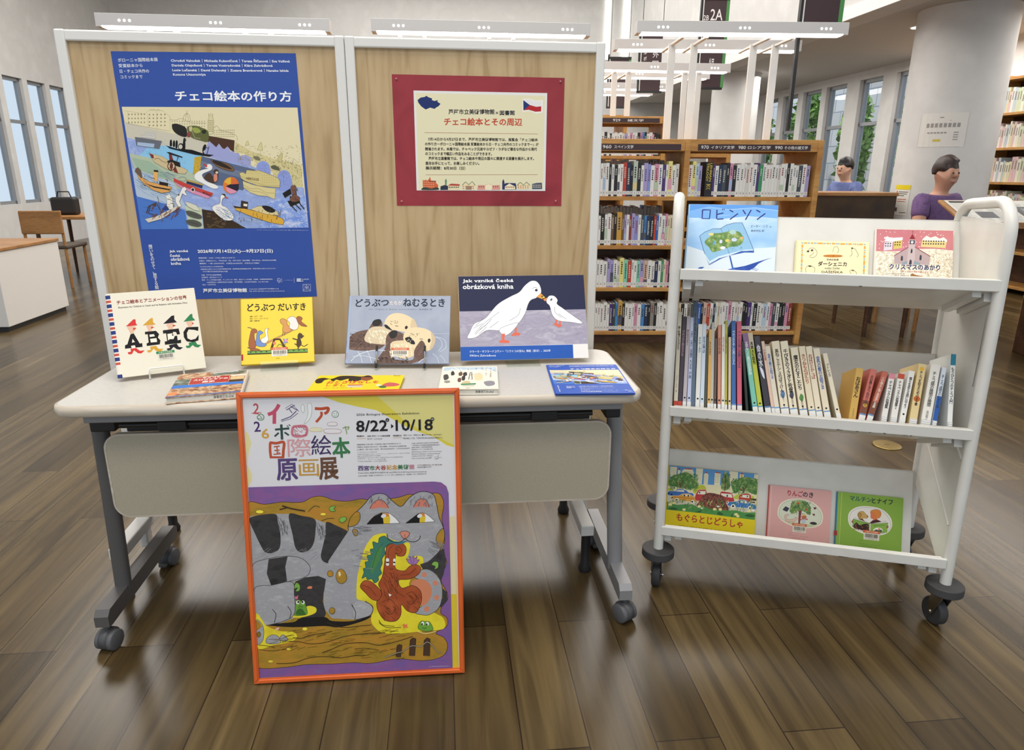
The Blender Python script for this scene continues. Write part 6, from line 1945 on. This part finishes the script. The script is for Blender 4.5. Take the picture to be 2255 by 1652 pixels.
BOOKCOL = {'w': 'e4e2dc', 'W': 'd6d2ca', 'c': 'dccfae', 'k': '1f1e20', 'n': '24304f', 'r': 'b8402f', 'b': '4a86bf', 'B': '2f5fae', 'l': 'a59bc8', 'p': 'cf8fa8', 'P': '4a3070', 'y': 'e6dc8a', 'o': 'c9983c', 'g': 'b8c2b4', 'G': '3f8f60', 'm': '86cdb2', 's': '414b54', 'd': '6f5334', 'e': '8a847a', 't': '8a3a2c', 'v': '8891cf', 'a': 'b9cfe2', 'h': '35463c', 'z': '8f8a62', 'x': 'cfae9a'}
CN = {'w': 'white', 'W': 'off-white', 'c': 'cream', 'k': 'black', 'n': 'navy', 'r': 'red', 'b': 'light blue', 'B': 'blue', 'l': 'lavender', 'p': 'pink', 'P': 'purple', 'y': 'pale yellow', 'o': 'ochre', 'g': 'grey-green', 'G': 'green', 'm': 'mint', 's': 'slate', 'd': 'brown', 'e': 'grey', 't': 'rust', 'v': 'periwinkle', 'a': 'pale blue', 'h': 'dark green', 'z': 'olive', 'x': 'peach'}
def shelf_books(M, x0, x1, z, pat, hgt, where, grp, seed, rear=False, depth=.15, y=.02, gap=None):
    r = random.Random(seed); x = x0; i = 0
    while x < x1:
        if gap and x < gap[1] and x+.034 > gap[0]: x = gap[1]; continue
        c = pat[i % len(pat)] if i < len(pat) else r.choice('wwwwwWWckkneralbpysg')
        w = r.choice((.016, .019, .022, .024, .027)); h = hgt*r.uniform(.93, 1.02)
        if c in 'goy' and not rear: w += .008; h = hgt*1.06
        if x+w > x1: break
        cm = mat('book_'+c, BOOKCOL[c], .45)
        k = MB(); k.bbox((0, 0, 0), (w, .003, h), cm, .0008, 1); k.box((0, .002, 0), (.0014, depth, h), cm); k.box((w-.0014, .002, 0), (w, depth, h), cm); k.box((.0014, .003, .002), (w-.0014, depth-.003, h-.003), PAPER)
        dk = c in 'knrBPGsdth'
        tc_ = ink('c9c4b8' if dk else r.choice(('3a3634', '3a3634', '8a3440', '34466a')))
        zt = h*r.uniform(.82, .92); n_ = r.randint(4, 9); s_ = w*.42
        for q in range(n_):       # the title: a column of small dark marks too fine to read
            zz = zt-q*s_*1.25
            if zz < h*.35: break
            k.box((w*.5-s_*.5, -.0003, zz-s_), (w*.5+s_*.5*r.uniform(.3, 1), 0, zz-s_*.25), tc_); k.box((w*.5-s_*.12, -.0004, zz-s_*.9), (w*.5+s_*.12, 0, zz), tc_)
        if r.random() < .25 and not dk: k.box((.0005, -.0002, h*.2), (w-.0005, 0, h*r.uniform(.3, .6)), ink(r.choice(('d8a0b0', 'a8b8d8', 'd8c890', 'b8c8b0', '5a5a66'))))
        MM = M @ (TR(x, y, z) if not rear else TR(x+w, y, z, math.pi))
        b = k.build('shelf_book', None, MM)
        tag(b, '%s book, %s from the left %s' % (CN[c], ordinal(i+1), where), 'book', grp)
        l = MB(); l.box((.0006, -.0006, .012), (w-.0006, -.0002, .036), ink('dedcd6')); l.box((w*.5-.003, -.0007, .018), (w*.5+.003, -.0005, .03), ink('9a98a0')); l.build('call_number_label', b)
        x += w+.0008; i += 1
A_ = .285
shelf_books(BC, .35, .918, 1.0655, 'wWwkwkwwrnkgkwlvwpwPwywWbwpxlkkc', .225, 'on the top shelf of the left bay', 'books on the top shelf of the left bay', 1)
shelf_books(BC, .35, .918, .7251, 'wkwwdkodlwtlvwsbnkrBwwpccccc', .218, 'on the second shelf of the left bay', 'books on the second shelf of the left bay', 2)
shelf_books(BC, .35, .918, .4205, 'wwwllwWymrwwmlxwwnwGcpkzwbw', .2, 'on the third shelf of the left bay', 'books on the third shelf of the left bay', 3)
shelf_books(BC, .35, .918, .0945, 'wwwwwPhbokwwwpwbnkekwwww', .21, 'on the bottom shelf of the left bay', 'books on the bottom shelf of the left bay', 4)
shelf_books(BC, .968, 1.84, 1.0655, 'wyalPwnskpkwwwWwwPGwwwwwWwwkwww', .225, 'on the top shelf of the right bay', 'books on the top shelf of the right bay', 5, gap=(1.085, 1.139))
shelf_books(BC, 1.5, 1.84, .7251, 'wwkwswrwwcwwkweWwwkwrwwwwWe', .19, 'on the second shelf of the right bay', 'books on the second shelf of the right bay', 6)
shelf_books(BC, .968, 1.84, .0945, 'ckwesPBkxrwnwcwwwpwWwwkkPwkwwawpswkkptwcwkw', .215, 'on the bottom shelf of the right bay', 'books on the bottom shelf of the right bay', 8)
shelf_books(BC, .37, .90, 1.0655, 'wwkwbwpwwnw', .255, "in the left bay's rear row, top shelf", 'rear row books on the top shelf of the left bay', 11, True, y=.56)
shelf_books(BC, .37, .90, .7251, 'lbkwaowPkrlkwpwabkwy', .255, "in the left bay's rear row, second shelf", 'rear row books on the second shelf of the left bay', 12, True, y=.56)
# the thick black-and-gold volume
lb = MB(); lb.bbox((0, 0, 0), (.05, .003, .235), mat('book_k'), .001, 1); lb.box((0, .002, 0), (.0015, .15, .235), mat('book_k')); lb.box((.0485, .002, 0), (.05, .15, .235), mat('book_k')); lb.box((.0015, .003, .002), (.0485, .147, .232), PAPER)
art(lb, 'R 1f1e20 0 0 50 4\nP c9b24a 12,150 40,150 40,156 12,156\nL c9b24a 4 12,170 26,160 40,170\nL c9b24a 4 12,185 26,175 40,185', [(0, 0), (50, 0), (50, 235), (0, 235)], .05, .235)
for s, xx in (('LEHMAN', .034), ('TRILOGY', .012)):
    vs, fs = text_mesh(s, .02); xs = [v[0] for v in vs]; ys = [v[1] for v in vs]
    lb.add([(xx-.007+(v[1]-min(ys))/(max(ys)-min(ys))*.016, -.0006, .228-(v[0]-min(xs))/(max(xs)-min(xs))*.125) for v in vs], fs, ink('c9b24a'))
LX = 1.088
tag(lb.build('shelf_book', None, BC @ TR(LX, .018, 1.0655)), 'thick black book with gold lettering on the top shelf of the right bay', 'book', 'books on the top shelf of the right bay')

# ---- shelf-top lamps
def lamp(name_label, P0, P1, zb, h=.075, d=.1):
    a, b_ = Vector(P0), Vector(P1); L_ = (b_-a).length; yaw = math.atan2(b_.y-a.y, b_.x-a.x)
    o = thing('shelf_lamp', name_label, 'lamp', TR(a.x, a.y, zb, yaw), 'long white lamps above the bookcases')
    k = MB(); k.bbox((0, 0, .008), (L_, d, h), LAMPW, .002); k.bbox((0, 0, 0), (.03, d, .01), LAMPW, .001); k.bbox((L_-.03, 0, 0), (L_, d, .01), LAMPW, .001); k.build('housing', o)
    k = MB(); k.bbox((.032, .012, -.003), (L_-.032, d-.012, .0085), GLOW, .002); k.build('diffuser', o)
    for cx in (.17, L_/2+.01, L_-.15):
        for q in (-.03, 0, .03): k = MB(); k.lathe([(.0005, .0), (.0075, .0)], DOT, 14, TR(cx+q, -.0008, .036) @ Matrix.Rotation(math.pi/2, 4, 'X')); k.build('light_hole', o)
    return o
def lamp_stand(o_label, xs, y0, y1, yaw, org, zt, zb=1.449, grp='white lamp stands on the bookcases'):
    o = thing('lamp_stand', o_label, 'lamp stand', TR(org[0], org[1], zb, yaw), grp); H_ = zt-zb
    for x in xs:
        k = MB(); k.bbox((x-.025, -.012, 0), (x+.025, .012, H_), WHITE, .002); k.build('upright', o)
    for x in xs:
        k = MB(); k.bbox((x-.012, y0, H_-.014), (x+.012, y1, H_), WHITE, .002); k.build('arm', o)
    return o
lamp('white lamp above the screen, left of the partition joint', (-2.53, 4.56), (-1.15, 4.70), 2.06)
lamp('white lamp above the right screen with the notice', (-.895, 4.73), (.495, 4.855), 2.07)
lamp('white lamp nearest above the 960 to 990 bookcase', (.80, 4.89), (2.19, 4.925), 2.097)
lamp('white lamp on the far side of the 960 to 990 bookcase', (.745, 5.53), (2.14, 5.56), 2.097)
def P_of(M, x, y): q = M @ Vector((x, y, 0)); return (q.x, q.y)
for (xs, wh) in (((.835, .99), 'left'), ((1.415, 1.57), 'right')):
    pass
lamp_stand('white two-post lamp stand left of the two on the 960 bookcase', (-.078, .078), -.3, .3, .0216, (1.19, 5.255), 2.0935)
lamp_stand('white two-post lamp stand right of the two on the 960 bookcase', (-.078, .078), -.3, .3, .0216, (1.765, 5.268), 2.0935)
MB_ = TR(-2.62, 4.62, 0, .093)
for q, lb_ in ((.45, 'first'), (1.02, 'second'), (1.98, 'third'), (2.55, 'fourth')):
    g = MB_ @ Vector((q, .29, 0)); lamp_stand('white lamp stand behind the display screens, %s from the left' % lb_, (-.078, .078), -.31, .02, .093, (g.x, g.y), 2.056)

# second row of cases
R2 = TR(-.1, 6.42, 0, .06)
c2 = case('bookcase', 'tall wooden bookcase with the 929 sign in the second row', R2, 2, .72, .5, 1.70, (1.37, 1.065, .7246, .42, .094), back_to=None, hdr=1.645)
sign_plate(c2, .75, -.0085, 1.652, .66, .038, [('929', .36, .46), ('諸文学', .56, .78)])
c3 = case('bookcase', 'lower wooden bookcase right of the 929 bookcase in the second row', R2 @ TR(1.5, 0, 0), 1, .55, .5, 1.43, (1.065, .7246, .42, .094), back_to=1.0, hdr=1.36)
shelf_books(R2, .77, 1.43, 1.371, 'vlwbwkwkwkwwwwWlwpwwkpbkwwpkkk', .2, 'on the tall second-row case', 'books on the top shelf of the 929 bookcase', 21)
lamp('white lamp above the lower second-row bookcase, near side', (.55, 6.66), (1.99, 6.80), 2.108)
lamp('white lamp above the lower second-row bookcase, far side', (.50, 7.13), (1.93, 7.27), 2.108)
R2f = lambda x: R2 @ Vector((x, .25, 0))
for q, s_ in ((1.10, 'left'), (1.75, 'right')):
    g = R2f(q); lamp_stand('white lamp stand on the second-row bookcases, %s of the pair' % s_, (-.065, .065), -.02, .5, .06, (g.x, g.y), 2.1045, 1.707 if q < 1.4 else 1.437)
# third row: case and lamps glimpsed between the lamp stands
R3 = TR(-.3, 8.35, 0, .09)
c4 = case('bookcase', 'far wooden bookcase of the third row with dark signs', R3, 2, .8, .5, 1.86, (1.37, 1.065, .7246, .42, .094), hdr=1.80, back_to=1.3)
sign_plate(c4, .9, -.0085, 1.812, .6, .04, [('ヤ', .05, .1), ('画書', .3, .5), ('ワ', .7, .76)])
lamp('white lamp above the third-row bookcase, near side', (.5, 8.5), (1.86, 8.63), 2.15)
lamp('white lamp above the third-row bookcase, far side', (.45, 9.1), (1.75, 9.23), 2.15)
g = R3 @ Vector((.95, .25, 0)); lamp_stand('white lamp stand on the third-row bookcase', (-.065, .065), -.1, .5, .09, (g.x, g.y), 2.147, 1.867)

# hanging banners over the aisles
def banner(label, x, y, z0, z1, w, txt, side=True, pole=None):
    o = thing('aisle_banner', label, 'hanging sign', TR(x, y, 0, .02), 'plum aisle banners')
    k = MB(); k.box((0, 0, z0), (w, .03, z1), SIGN)
    for s, a, b_, zz, hh in txt:
        vs, fs = text_mesh(s, .006); xs_ = [v[0] for v in vs]; ys_ = [v[1] for v in vs]
        k.add([(w*a+(v[0]-min(xs_))/(max(xs_)-min(xs_))*w*(b_-a), -.001, zz+(v[1]-min(ys_))/(max(ys_)-min(ys_))*hh) for v in vs], fs, ink('e8e4e2'))
    k.build('panel', o)
    k = MB(); k.box((-.03, -.005, z0-.02), (-.012, .035, z1+.06), BLACK); k.box((-.012, -.004, z0), (-.002, .03, z1), WHITE); k.box((-.03, -.005, z1), (w+.03, .035, z1+.03), BLACK); k.box((-.03, -.005, z0-.02), (w+.02, .035, z0), BLACK); k.build('frame', o)
    if side: k = MB(); k.box((w, 0, z0), (w+.03, .03, z1), mat('green_edge', '4a8a4a', .5)); k.build('green_edge', o)
    k = MB()
    for xx in (0, w): k.tube([(xx, .015, z1+.03), (xx, .015, ZH-.001)], .004, DSTEEL, 6)
    k.build('hanger', o)
    if pole is not None: k = MB(); k.box((-.03, .0, pole), (-.008, .03, z0), BLACK); k.build('pole', o)
    return o
banner('plum banner marked 2A and 2B above the second lamp', 1.86, 7.42, 2.05, 2.84, .22, [('2A', .3, .85, 2.66, .1), ('2B', -.0, .24, 2.66, .045), ('外国', .4, .62, 2.2, .12), ('文', .1, .3, 2.55, .06), ('文', .55, .75, 2.55, .06)])
banner('plum banner with vertical characters left of the 2A banner', 1.33, 7.75, 2.05, 2.62, .21, [('外', .55, .85, 2.37, .06), ('国', .55, .85, 2.28, .06), ('ル', .1, .25, 2.4, .04), ('ポ', .1, .25, 2.34, .04), ('ル', .1, .25, 2.28, .04)], False)
banner('small plum banner farthest left between the lamps', 1.25, 9.6, 2.05, 2.62, .24, [], True)
banner('large plum banner at the top right on a black pole', 2.0, 5.22, 2.2, 2.75, .24, [], True, pole=1.52)
# ------------------------------------------------------------------ reading area: column notices, desks, people
def plate_on_column(name, label, cat, ang, z, w, h, col, spec_rects, texts):
    k = MB(); n_ = 8; r0 = .4215
    def P(u, z_, off=0): a = ang+(u-.5)*w/r0; return (4.26+(r0+off)*math.cos(a), 7.1+(r0+off)*math.sin(a), z_)
    for i in range(n_):
        u0, u1 = i/n_, (i+1)/n_
        k.add([P(u0, z), P(u1, z), P(u1, z+h), P(u0, z+h)], [(0, 1, 2, 3)], col)
    for c, u0, z0, u1, z1 in spec_rects:
        nq = max(1, math.ceil((u1-u0)/.1))
        for q in range(nq):
            a0, a1 = u0+(u1-u0)*q/nq, u0+(u1-u0)*(q+1)/nq
            k.add([P(a0, z+h*z0, .001), P(a1, z+h*z0, .001), P(a1, z+h*z1, .001), P(a0, z+h*z1, .001)], [(0, 1, 2, 3)], ink(c))
    for s, u0, u1, z0, z1, c in texts:
        vs, fs = text_mesh(s, .006); xs = [v[0] for v in vs]; ys = [v[1] for v in vs]
        k.add([P(u0+(v[0]-min(xs))/(max(xs)-min(xs))*(u1-u0), z+h*(z0+(v[1]-min(ys))/(max(ys)-min(ys))*(z1-z0)), .0018) for v in vs], fs, ink(c))
    return tag(k.build(name), label, cat)
aim = math.atan2(-7.1, -4.26)
plate_on_column('column_notice', 'large sheet of paper taped to the white column', 'notice', aim-.12, 1.47, .4, .30, mat('taped_paper', 'cfccc6', .5), [('b8b5ae', .0, .0, .005, 1), ('b8b5ae', .995, 0, 1, 1), ('3a3634', .42, .86, .5, .875), ('c2b24a', .34, .16, .5, .23)] + [('8f8c88', .16+.09*i, .58-.0*i, .22+.09*i, .7) for i in range(8)] + [('8f8c88', .2+.07*i, .4, .25+.07*i, .44) for i in range(6)] + [('9a9792', .74, .2+.07*i, .84, .23+.07*i) for i in range(4)] + [('b8a0a0', .62, .77, .66, .785)], [])
plate_on_column('column_notice', 'white notice with a yellow heading at the left edge of the column', 'notice', aim-.80, .83, .19, .29, mat('notice_white', 'd8d5cc', .5), [('d9c422', 0, .85, 1, 1), ('b8453a', .12, .7, .2, .8), ('3a3634', .3, .76, .9, .78), ('3a3634', .3, .7, .85, .72), ('3a3634', .3, .64, .7, .66), ('c0584a', .25, .52, .85, .54), ('c0584a', .25, .45, .8, .47), ('4a4844', .2, .12, .35, .25), ('3a3634', .55, .08, .95, .1)], [])

BROWNF = noise_mat('desk_front', ['3a2a1e', '46341f', '2f221a'], (3, 3, 3), .55)
def desk(label, M, w, d, h, front, top=MIDW):
    o = thing('reading_desk', label, 'desk', M)
    k = MB(); k.bbox((0, 0, h-.035), (w, d, h), top, .006); k.build('desktop', o)
    if front: k = MB(); k.box((.01, .015, .05), (w-.01, .035, h-.035), BROWNF); k.build('front_panel', o)
    for x, y in ((.04, .05), (w-.04, .05), (.04, d-.05), (w-.04, d-.05)):
        k = MB(); k.tube([(x, y, 0), (x, y, h-.035)], [.016, .024], DARKW, 10); k.build('leg', o)
    return o
desk('high wooden reading desk with a dark brown front left of the column', TR(2.86, 6.86, 0, .02), .9, .5, 1.05, True)
desk('low wooden table with slim dark legs beside the 990 bookcase end', TR(2.71, 5.17, 0, .0), .38, .62, .68, False)

SKIN = mat('skin', 'b98a72', .6); SKIN2 = mat('skin_light', 'c49a82', .6)
def skin_mesh(nodes_, edges, mats, name, parent, M, sub=2, root=0):
    me = bpy.data.meshes.new(name); me.from_pydata([p for p, r in nodes_], edges, [])
    o = bpy.data.objects.new(name, me); COL.objects.link(o)
    sk = o.modifiers.new('skin', 'SKIN'); sk.use_smooth_shade = True
    for v, (p, r) in zip(me.skin_vertices[0].data, nodes_): v.radius = (r, r) if not isinstance(r, tuple) else r
    me.skin_vertices[0].data[root].use_root = True
    if sub: ss = o.modifiers.new('subd', 'SUBSURF'); ss.levels = ss.render_levels = sub
    bpy.context.view_layer.update(); dg = bpy.context.evaluated_depsgraph_get()
    nm = bpy.data.meshes.new_from_object(o.evaluated_get(dg)); nm.name = name
    bpy.data.objects.remove(o); bpy.data.meshes.remove(me)
    nm.materials.clear(); nm.materials.append(mats)
    for p in nm.polygons: p.use_smooth = True; p.material_index = 0
    ob = bpy.data.objects.new(name, nm); COL.objects.link(ob); ob.parent = parent
    if M is not None: ob.matrix_local = M
    return ob
def person(label, M, shirt, trousers, hair, skin, bow=.1, hair_len=.0, seat=.45, sleeve=.55, grey=False):
    """seated figure looking along -y, reading; M at the floor below the pelvis"""
    o = thing('person', label, 'person', M); z = seat+.09; f = bow
    N = []; E = []
    def n(p, r, prev=None):
        N.append((Vector(p), r))
        if prev is not None: E.append((prev, len(N)-1))
        return len(N)-1
    pel = n((0, 0, z), .13); wa = n((0, -.02*f*5, z+.17), .12, pel); ch = n((0, -.10*f*4, z+.36), .135, wa); nb = n((0, -.13*f*4, z+.515), .065, ch)
    nk = n((0, -.16*f*4, z+.545), .05, nb); hy = -.19*f*4-.02
    h1 = n((0, hy, z+.615), (.068, .078), nk); h2 = n((0, hy+.005, z+.69), (.077, .09), h1); h3 = n((0, hy+.012, z+.755), (.05, .06), h2)
    n((0, hy-.092, z+.65), .008, h2)                     # nose
    for s in (-1, 1):
        n((s*.08, hy+.015, z+.66), .01, h2)           # ears
        sh = n((s*.17, -.10*f*4, z+.465), .062, ch); el = n((s*.25, -.14*f*4-.06, z+.2), .045, sh); wr_ = n((s*.16, -.14*f*4-.29, z+.22), .03, el); pa = n((s*.14, -.14*f*4-.36, z+.215), (.03, .02), wr_)
        for q in range(4): 
            k1 = n((s*.14+(q-1.5)*.019, -.14*f*4-.41, z+.212), .009, pa); n((s*.14+(q-1.5)*.02, -.14*f*4-.45+abs(q-1.5)*.008, z+.19), .008, k1)
        th = n((s*.105, -.14*f*4-.35, z+.21), .01, pa); n((s*.085, -.14*f*4-.385, z+.2), .009, th)
        hp = n((s*.09, -.03, z-.01), .085, pel); kn = n((s*.12, -.43, z-.02), .06, hp); an = n((s*.12, -.40, .09), .042, kn); n((s*.12, -.5, .04), .035, an)
    body = skin_mesh(N, E, skin, 'body', o, None)
    g = lambda i: N[i][0]
    # shirt
    CN_ = [(g(pel)+Vector((0, 0, -.02)), .14), (g(wa), .133), (g(ch), .15), (g(nb)+Vector((0, 0, -.025)), .078)]; CE = [(0, 1), (1, 2), (2, 3)]
    for i, (p, r) in enumerate(N):
        pass
    for s in (-1, 1):
        a = Vector((s*.17, -.10*f*4, z+.465)); e = Vector((s*.25, -.14*f*4-.06, z+.2)); CN_.append((a, .076)); CE.append((2, len(CN_)-1)); CN_.append((a.lerp(e, sleeve), .066)); CE.append((len(CN_)-2, len(CN_)-1))
    skin_mesh(CN_, CE, shirt, 'shirt', o, None)
    TN = [(g(pel)+Vector((0, 0, -.03)), .135)]; TE = []
    for s in (-1, 1):
        TN.append((Vector((s*.09, -.03, z-.01)), .095)); TE.append((0, len(TN)-1)); TN.append((Vector((s*.12, -.43, z-.02)), .072)); TE.append((len(TN)-2, len(TN)-1)); TN.append((Vector((s*.12, -.4, .1)), .058)); TE.append((len(TN)-2, len(TN)-1))
    skin_mesh(TN, TE, trousers, 'trousers', o, None)
    bm = bmesh.new(); bmesh.ops.create_uvsphere(bm, u_segments=32, v_segments=20, radius=1)
    for v in bm.verts:
        d = v.co.copy(); face = -d.y > .42 and d.z < .55 or d.z < -.45 or (d.z < -.1 and d.y < .1)
        q = .78 if face else 1.0+.02*math.sin(9*d.x+7*d.z)
        v.co = Vector((d.x*.089*q, hy+.012+d.y*.104*q, z+.7+d.z*.112*q))
    k = MB(); k.bm(bm, hair, None, True); k.build('hair', o)
    k = MB()
    for s in (-1, 1): k.lathe([(.0001, .007), (.005, .005), (.007, 0)], BLACK, 10, TR(s*.03, hy-.076, z+.675) @ Matrix.Rotation(math.pi/2, 4, 'X'))
    k.build('eyes', o)
    k = MB(); k.bbox((-.022, hy-.078, z+.603), (.022, hy-.066, z+.611), mat('lips', '8f5a50', .6), .002); k.build('mouth', o)
    return o
def chair(label, M, m, seat=.45):
    o = thing('reading_chair', label, 'chair', M)
    k = MB(); k.bbox((-.22, -.22, seat-.04), (.22, .22, seat), mat('chair_cushion', '4a4036', .8), .015); k.build('seat', o)
    k = MB(); k.bbox((-.21, .2, seat+.12), (.21, .225, seat+.36), m, .01); k.build('backrest', o)
    for x in (-.19, .19):
        for y in (-.19, .2):
            k = MB(); k.tube([(x, y, 0), (x, y, seat-.03 if y < 0 else seat+.36)], .016, m, 8); k.build('leg', o)
    return o
PURPLE = noise_mat('purple_knit', ['5f4670', '6b507c', '563f66'], (40, 40, 40), .8)
BLUESH = noise_mat('blue_shirt', ['6a76a8', '5a6698', '7480b0'], (9, 9, 9), .8)
NAVY = mat('navy_cloth', '22263f', .8); DARKT = mat('dark_trousers', '26262c', .8)
HAIRK = mat('black_hair', '191616', .5); HAIRB = mat('dark_brown_hair', '33231f', .5)
person('person in a purple short-sleeved top seated at the newspaper stand', TR(3.37, 5.62, 0, .35), PURPLE, DARKT, HAIRB, SKIN, .05, seat=.47)
chair('wooden chair under the person in the purple top', TR(3.37, 5.66, 0, .35), MIDW, .455)
person('person in a blue shirt bent over reading behind the high desk', TR(4.08, 8.62, 0, -1.2), BLUESH, DARKT, HAIRK, SKIN2, .11, seat=.52)
chair('wooden chair under the person in the blue shirt', TR(4.08, 8.62, 0, -1.2), MIDW, .5)

# newspaper on its slanted stand behind the cart's right handle
ns = thing('newspaper_stand', 'slanted newspaper reading stand behind the cart handle', 'reading stand', TR(2.92, 4.5, 0, -.12))
k = MB(); k.bbox((0, 0, 0), (.75, .46, .02), MIDW, .005, M=TR(0, 0, .90) @ Matrix.Rotation(.30, 4, 'X')); k.build('sloping_top', ns)
for x in (.3, .68):
    k = MB(); k.bbox((x-.02, .08, 0), (x+.02, .38, .9), DARKW, .004); k.build('side_frame', ns)
k = MB(); k.bbox((-.01, -.02, .895), (.76, .005, .935), MIDW, .004); k.build('ledge', ns)
NP = TR(2.92, 4.5, 0, -.12) @ TR(0, 0, .90) @ Matrix.Rotation(.30, 4, 'X') @ TR(.03, .02, .023, 0, math.pi/2)
k = MB(); k.box((0, 0, 0), (.66, .0012, .42), mat('newsprint', 'c9c7c0', .8))
rr = random.Random(5); spc = ''
for i in range(7):
    for j in range(22): spc += 'R 8f8d88 %d %d %d %d\n' % (15+i*92, 70+j*15, 15+i*92+rr.choice((60, 74, 80)), 74+j*15)
spc += 'R 3a3a3c 20 15 300 50\nR 4a4a50 390 120 560 250\nR 7a7a80 420 150 470 230\nR 3a3a3c 380 30 400 330\nR 55555a 110 220 220 330\nR 2f2f34 600 60 640 240'
art(k, spc, [(0, 0), (660, 0), (660, 420), (0, 420)], .66, .42)
tag(k.build('newspaper', None, NP), 'open newspaper lying on the slanted stand', 'newspaper')
# tall magazine cases along the right wall
def tall_case(label, M, n, w, h, seed):
    o = thing('magazine_case', label, 'bookcase', M, 'tall bookcases along the right wall'); zs = [.08+i*(h-.12)/6 for i in range(7)]
    for x in (0, w): k = MB(); k.box((x, 0, 0), (x+.03, .32, h), SHELFW); k.build('upright', o)
    for z in zs: k = MB(); k.box((.03, .005, z-.025), (w, .32, z), SHELFW); k.build('shelf_board', o)
    k = MB(); k.box((.0, .31, 0), (w+.03, .325, h), DARKW); k.build('back_panel', o)
    return o, zs
rr = random.Random(9)
for ci, (y0, lb) in enumerate(((8.55, 'next to the white column'), (7.5, 'at the right edge of the picture'), (6.45, 'nearest along the right wall'))):
    M = ROOM @ TR(X_R-.36, y0, 0, -math.pi/2)
    o, zs = tall_case('tall wooden bookcase of slim volumes %s' % lb, M, 1, 1.0, 2.25, ci)
    if ci == 2: continue
    for si, z in enumerate(zs[2:6]):
        x = .05; q = 0
        while x < .93 and q < 24:
            w_ = rr.choice((.022, .03, .038)); hh = rr.uniform(.2, .27); c = rr.choice(('d8d2a8', 'e2deca', 'c9d2b4', 'd8b8b8', 'b8c4cc', 'e6e2d8'))
            k = MB(); k.box((0, 0, 0), (w_, .18, hh), mat('mag_'+c, c, .5)); k.box((w_*.3, -.0006, hh*.5), (w_*.7, 0, hh*.85), ink('8a8478'))
            b = k.build('bound_volume', None, M @ TR(x, .03, z+.0005)); x += w_+.002; q += 1
            tag(b, 'slim volume, %s on %s shelf of tall case %s' % (ordinal(q), ('third', 'fourth', 'fifth', 'sixth')[si], lb.replace('at the right edge of the picture', 'at right picture edge').replace('next to the white column', 'beside the column')), 'book', 'slim volumes in the tall cases by the column')

# left reading corner
def low_cabinet(label, M, w, d, h):
    o = thing('low_cabinet', label, 'cabinet', M); k = MB(); k.bbox((0, 0, .04), (w, d, h), WHITE, .004); k.build('body', o)
    k = MB(); k.bbox((-.01, -.01, h), (w+.01, d+.01, h+.025), MIDW, .004); k.build('top_board', o)
    k = MB(); k.box((.02, .02, 0), (w-.02, d-.02, .04), BLACK); k.build('plinth', o); return o
low_cabinet('low white cabinet at the left edge in front of the windows', ROOM @ TR(-3.95, 5.6, 0), .55, .9, .62)
def table_l(label, x, y, w, d): desk(label, ROOM @ TR(x, y, 0), w, d, .72, False)
table_l('wooden reading table nearest the left windows', -4.6, 8.3, 1.6, .8)
chair('wooden chair at the left reading table, window side', ROOM @ TR(-4.2, 8.0, 0, math.pi), MIDW)
chair('wooden chair at the left reading table, aisle side', ROOM @ TR(-3.4, 8.0, 0, math.pi), MIDW)
person('person in navy seated at the reading table by the left windows', ROOM @ TR(-3.85, 9.5, 0, .05), NAVY, DARKT, HAIRK, SKIN2, .1, seat=.5)
chair('wooden chair under the person in navy', ROOM @ TR(-3.85, 9.5, 0, .05), MIDW, .48)
bgk = thing('shoulder_bag', 'black bag on the left reading table', 'bag', ROOM @ TR(-4.35, 8.62, .72))
k = MB(); k.bbox((-.14, -.06, 0), (.14, .06, .2), BLACK, .03, 3); k.build('body', bgk)
k = MB(); k.tube([(-.08, 0, .19), (-.06, 0, .26), (.06, 0, .26), (.08, 0, .19)], .008, BLACK, 8); k.build('handle', bgk)
wb = thing('white_screen', 'white low screen with a wooden rail beside the left display screen', 'partition screen', ROOM @ TR(-3.5, 10.4, 0))
k = MB(); k.bbox((0, 0, .5), (1.3, .03, 1.12), WHITE, .004); k.build('panel', wb)
k = MB(); k.bbox((-.02, -.01, 1.12), (1.32, .04, 1.2), MIDW, .004); k.build('rail', wb)
for x in (.05, 1.25): k = MB(); k.bbox((x-.02, -.15, 0), (x+.02, .18, .5), MIDW, .004); k.build('leg', wb)
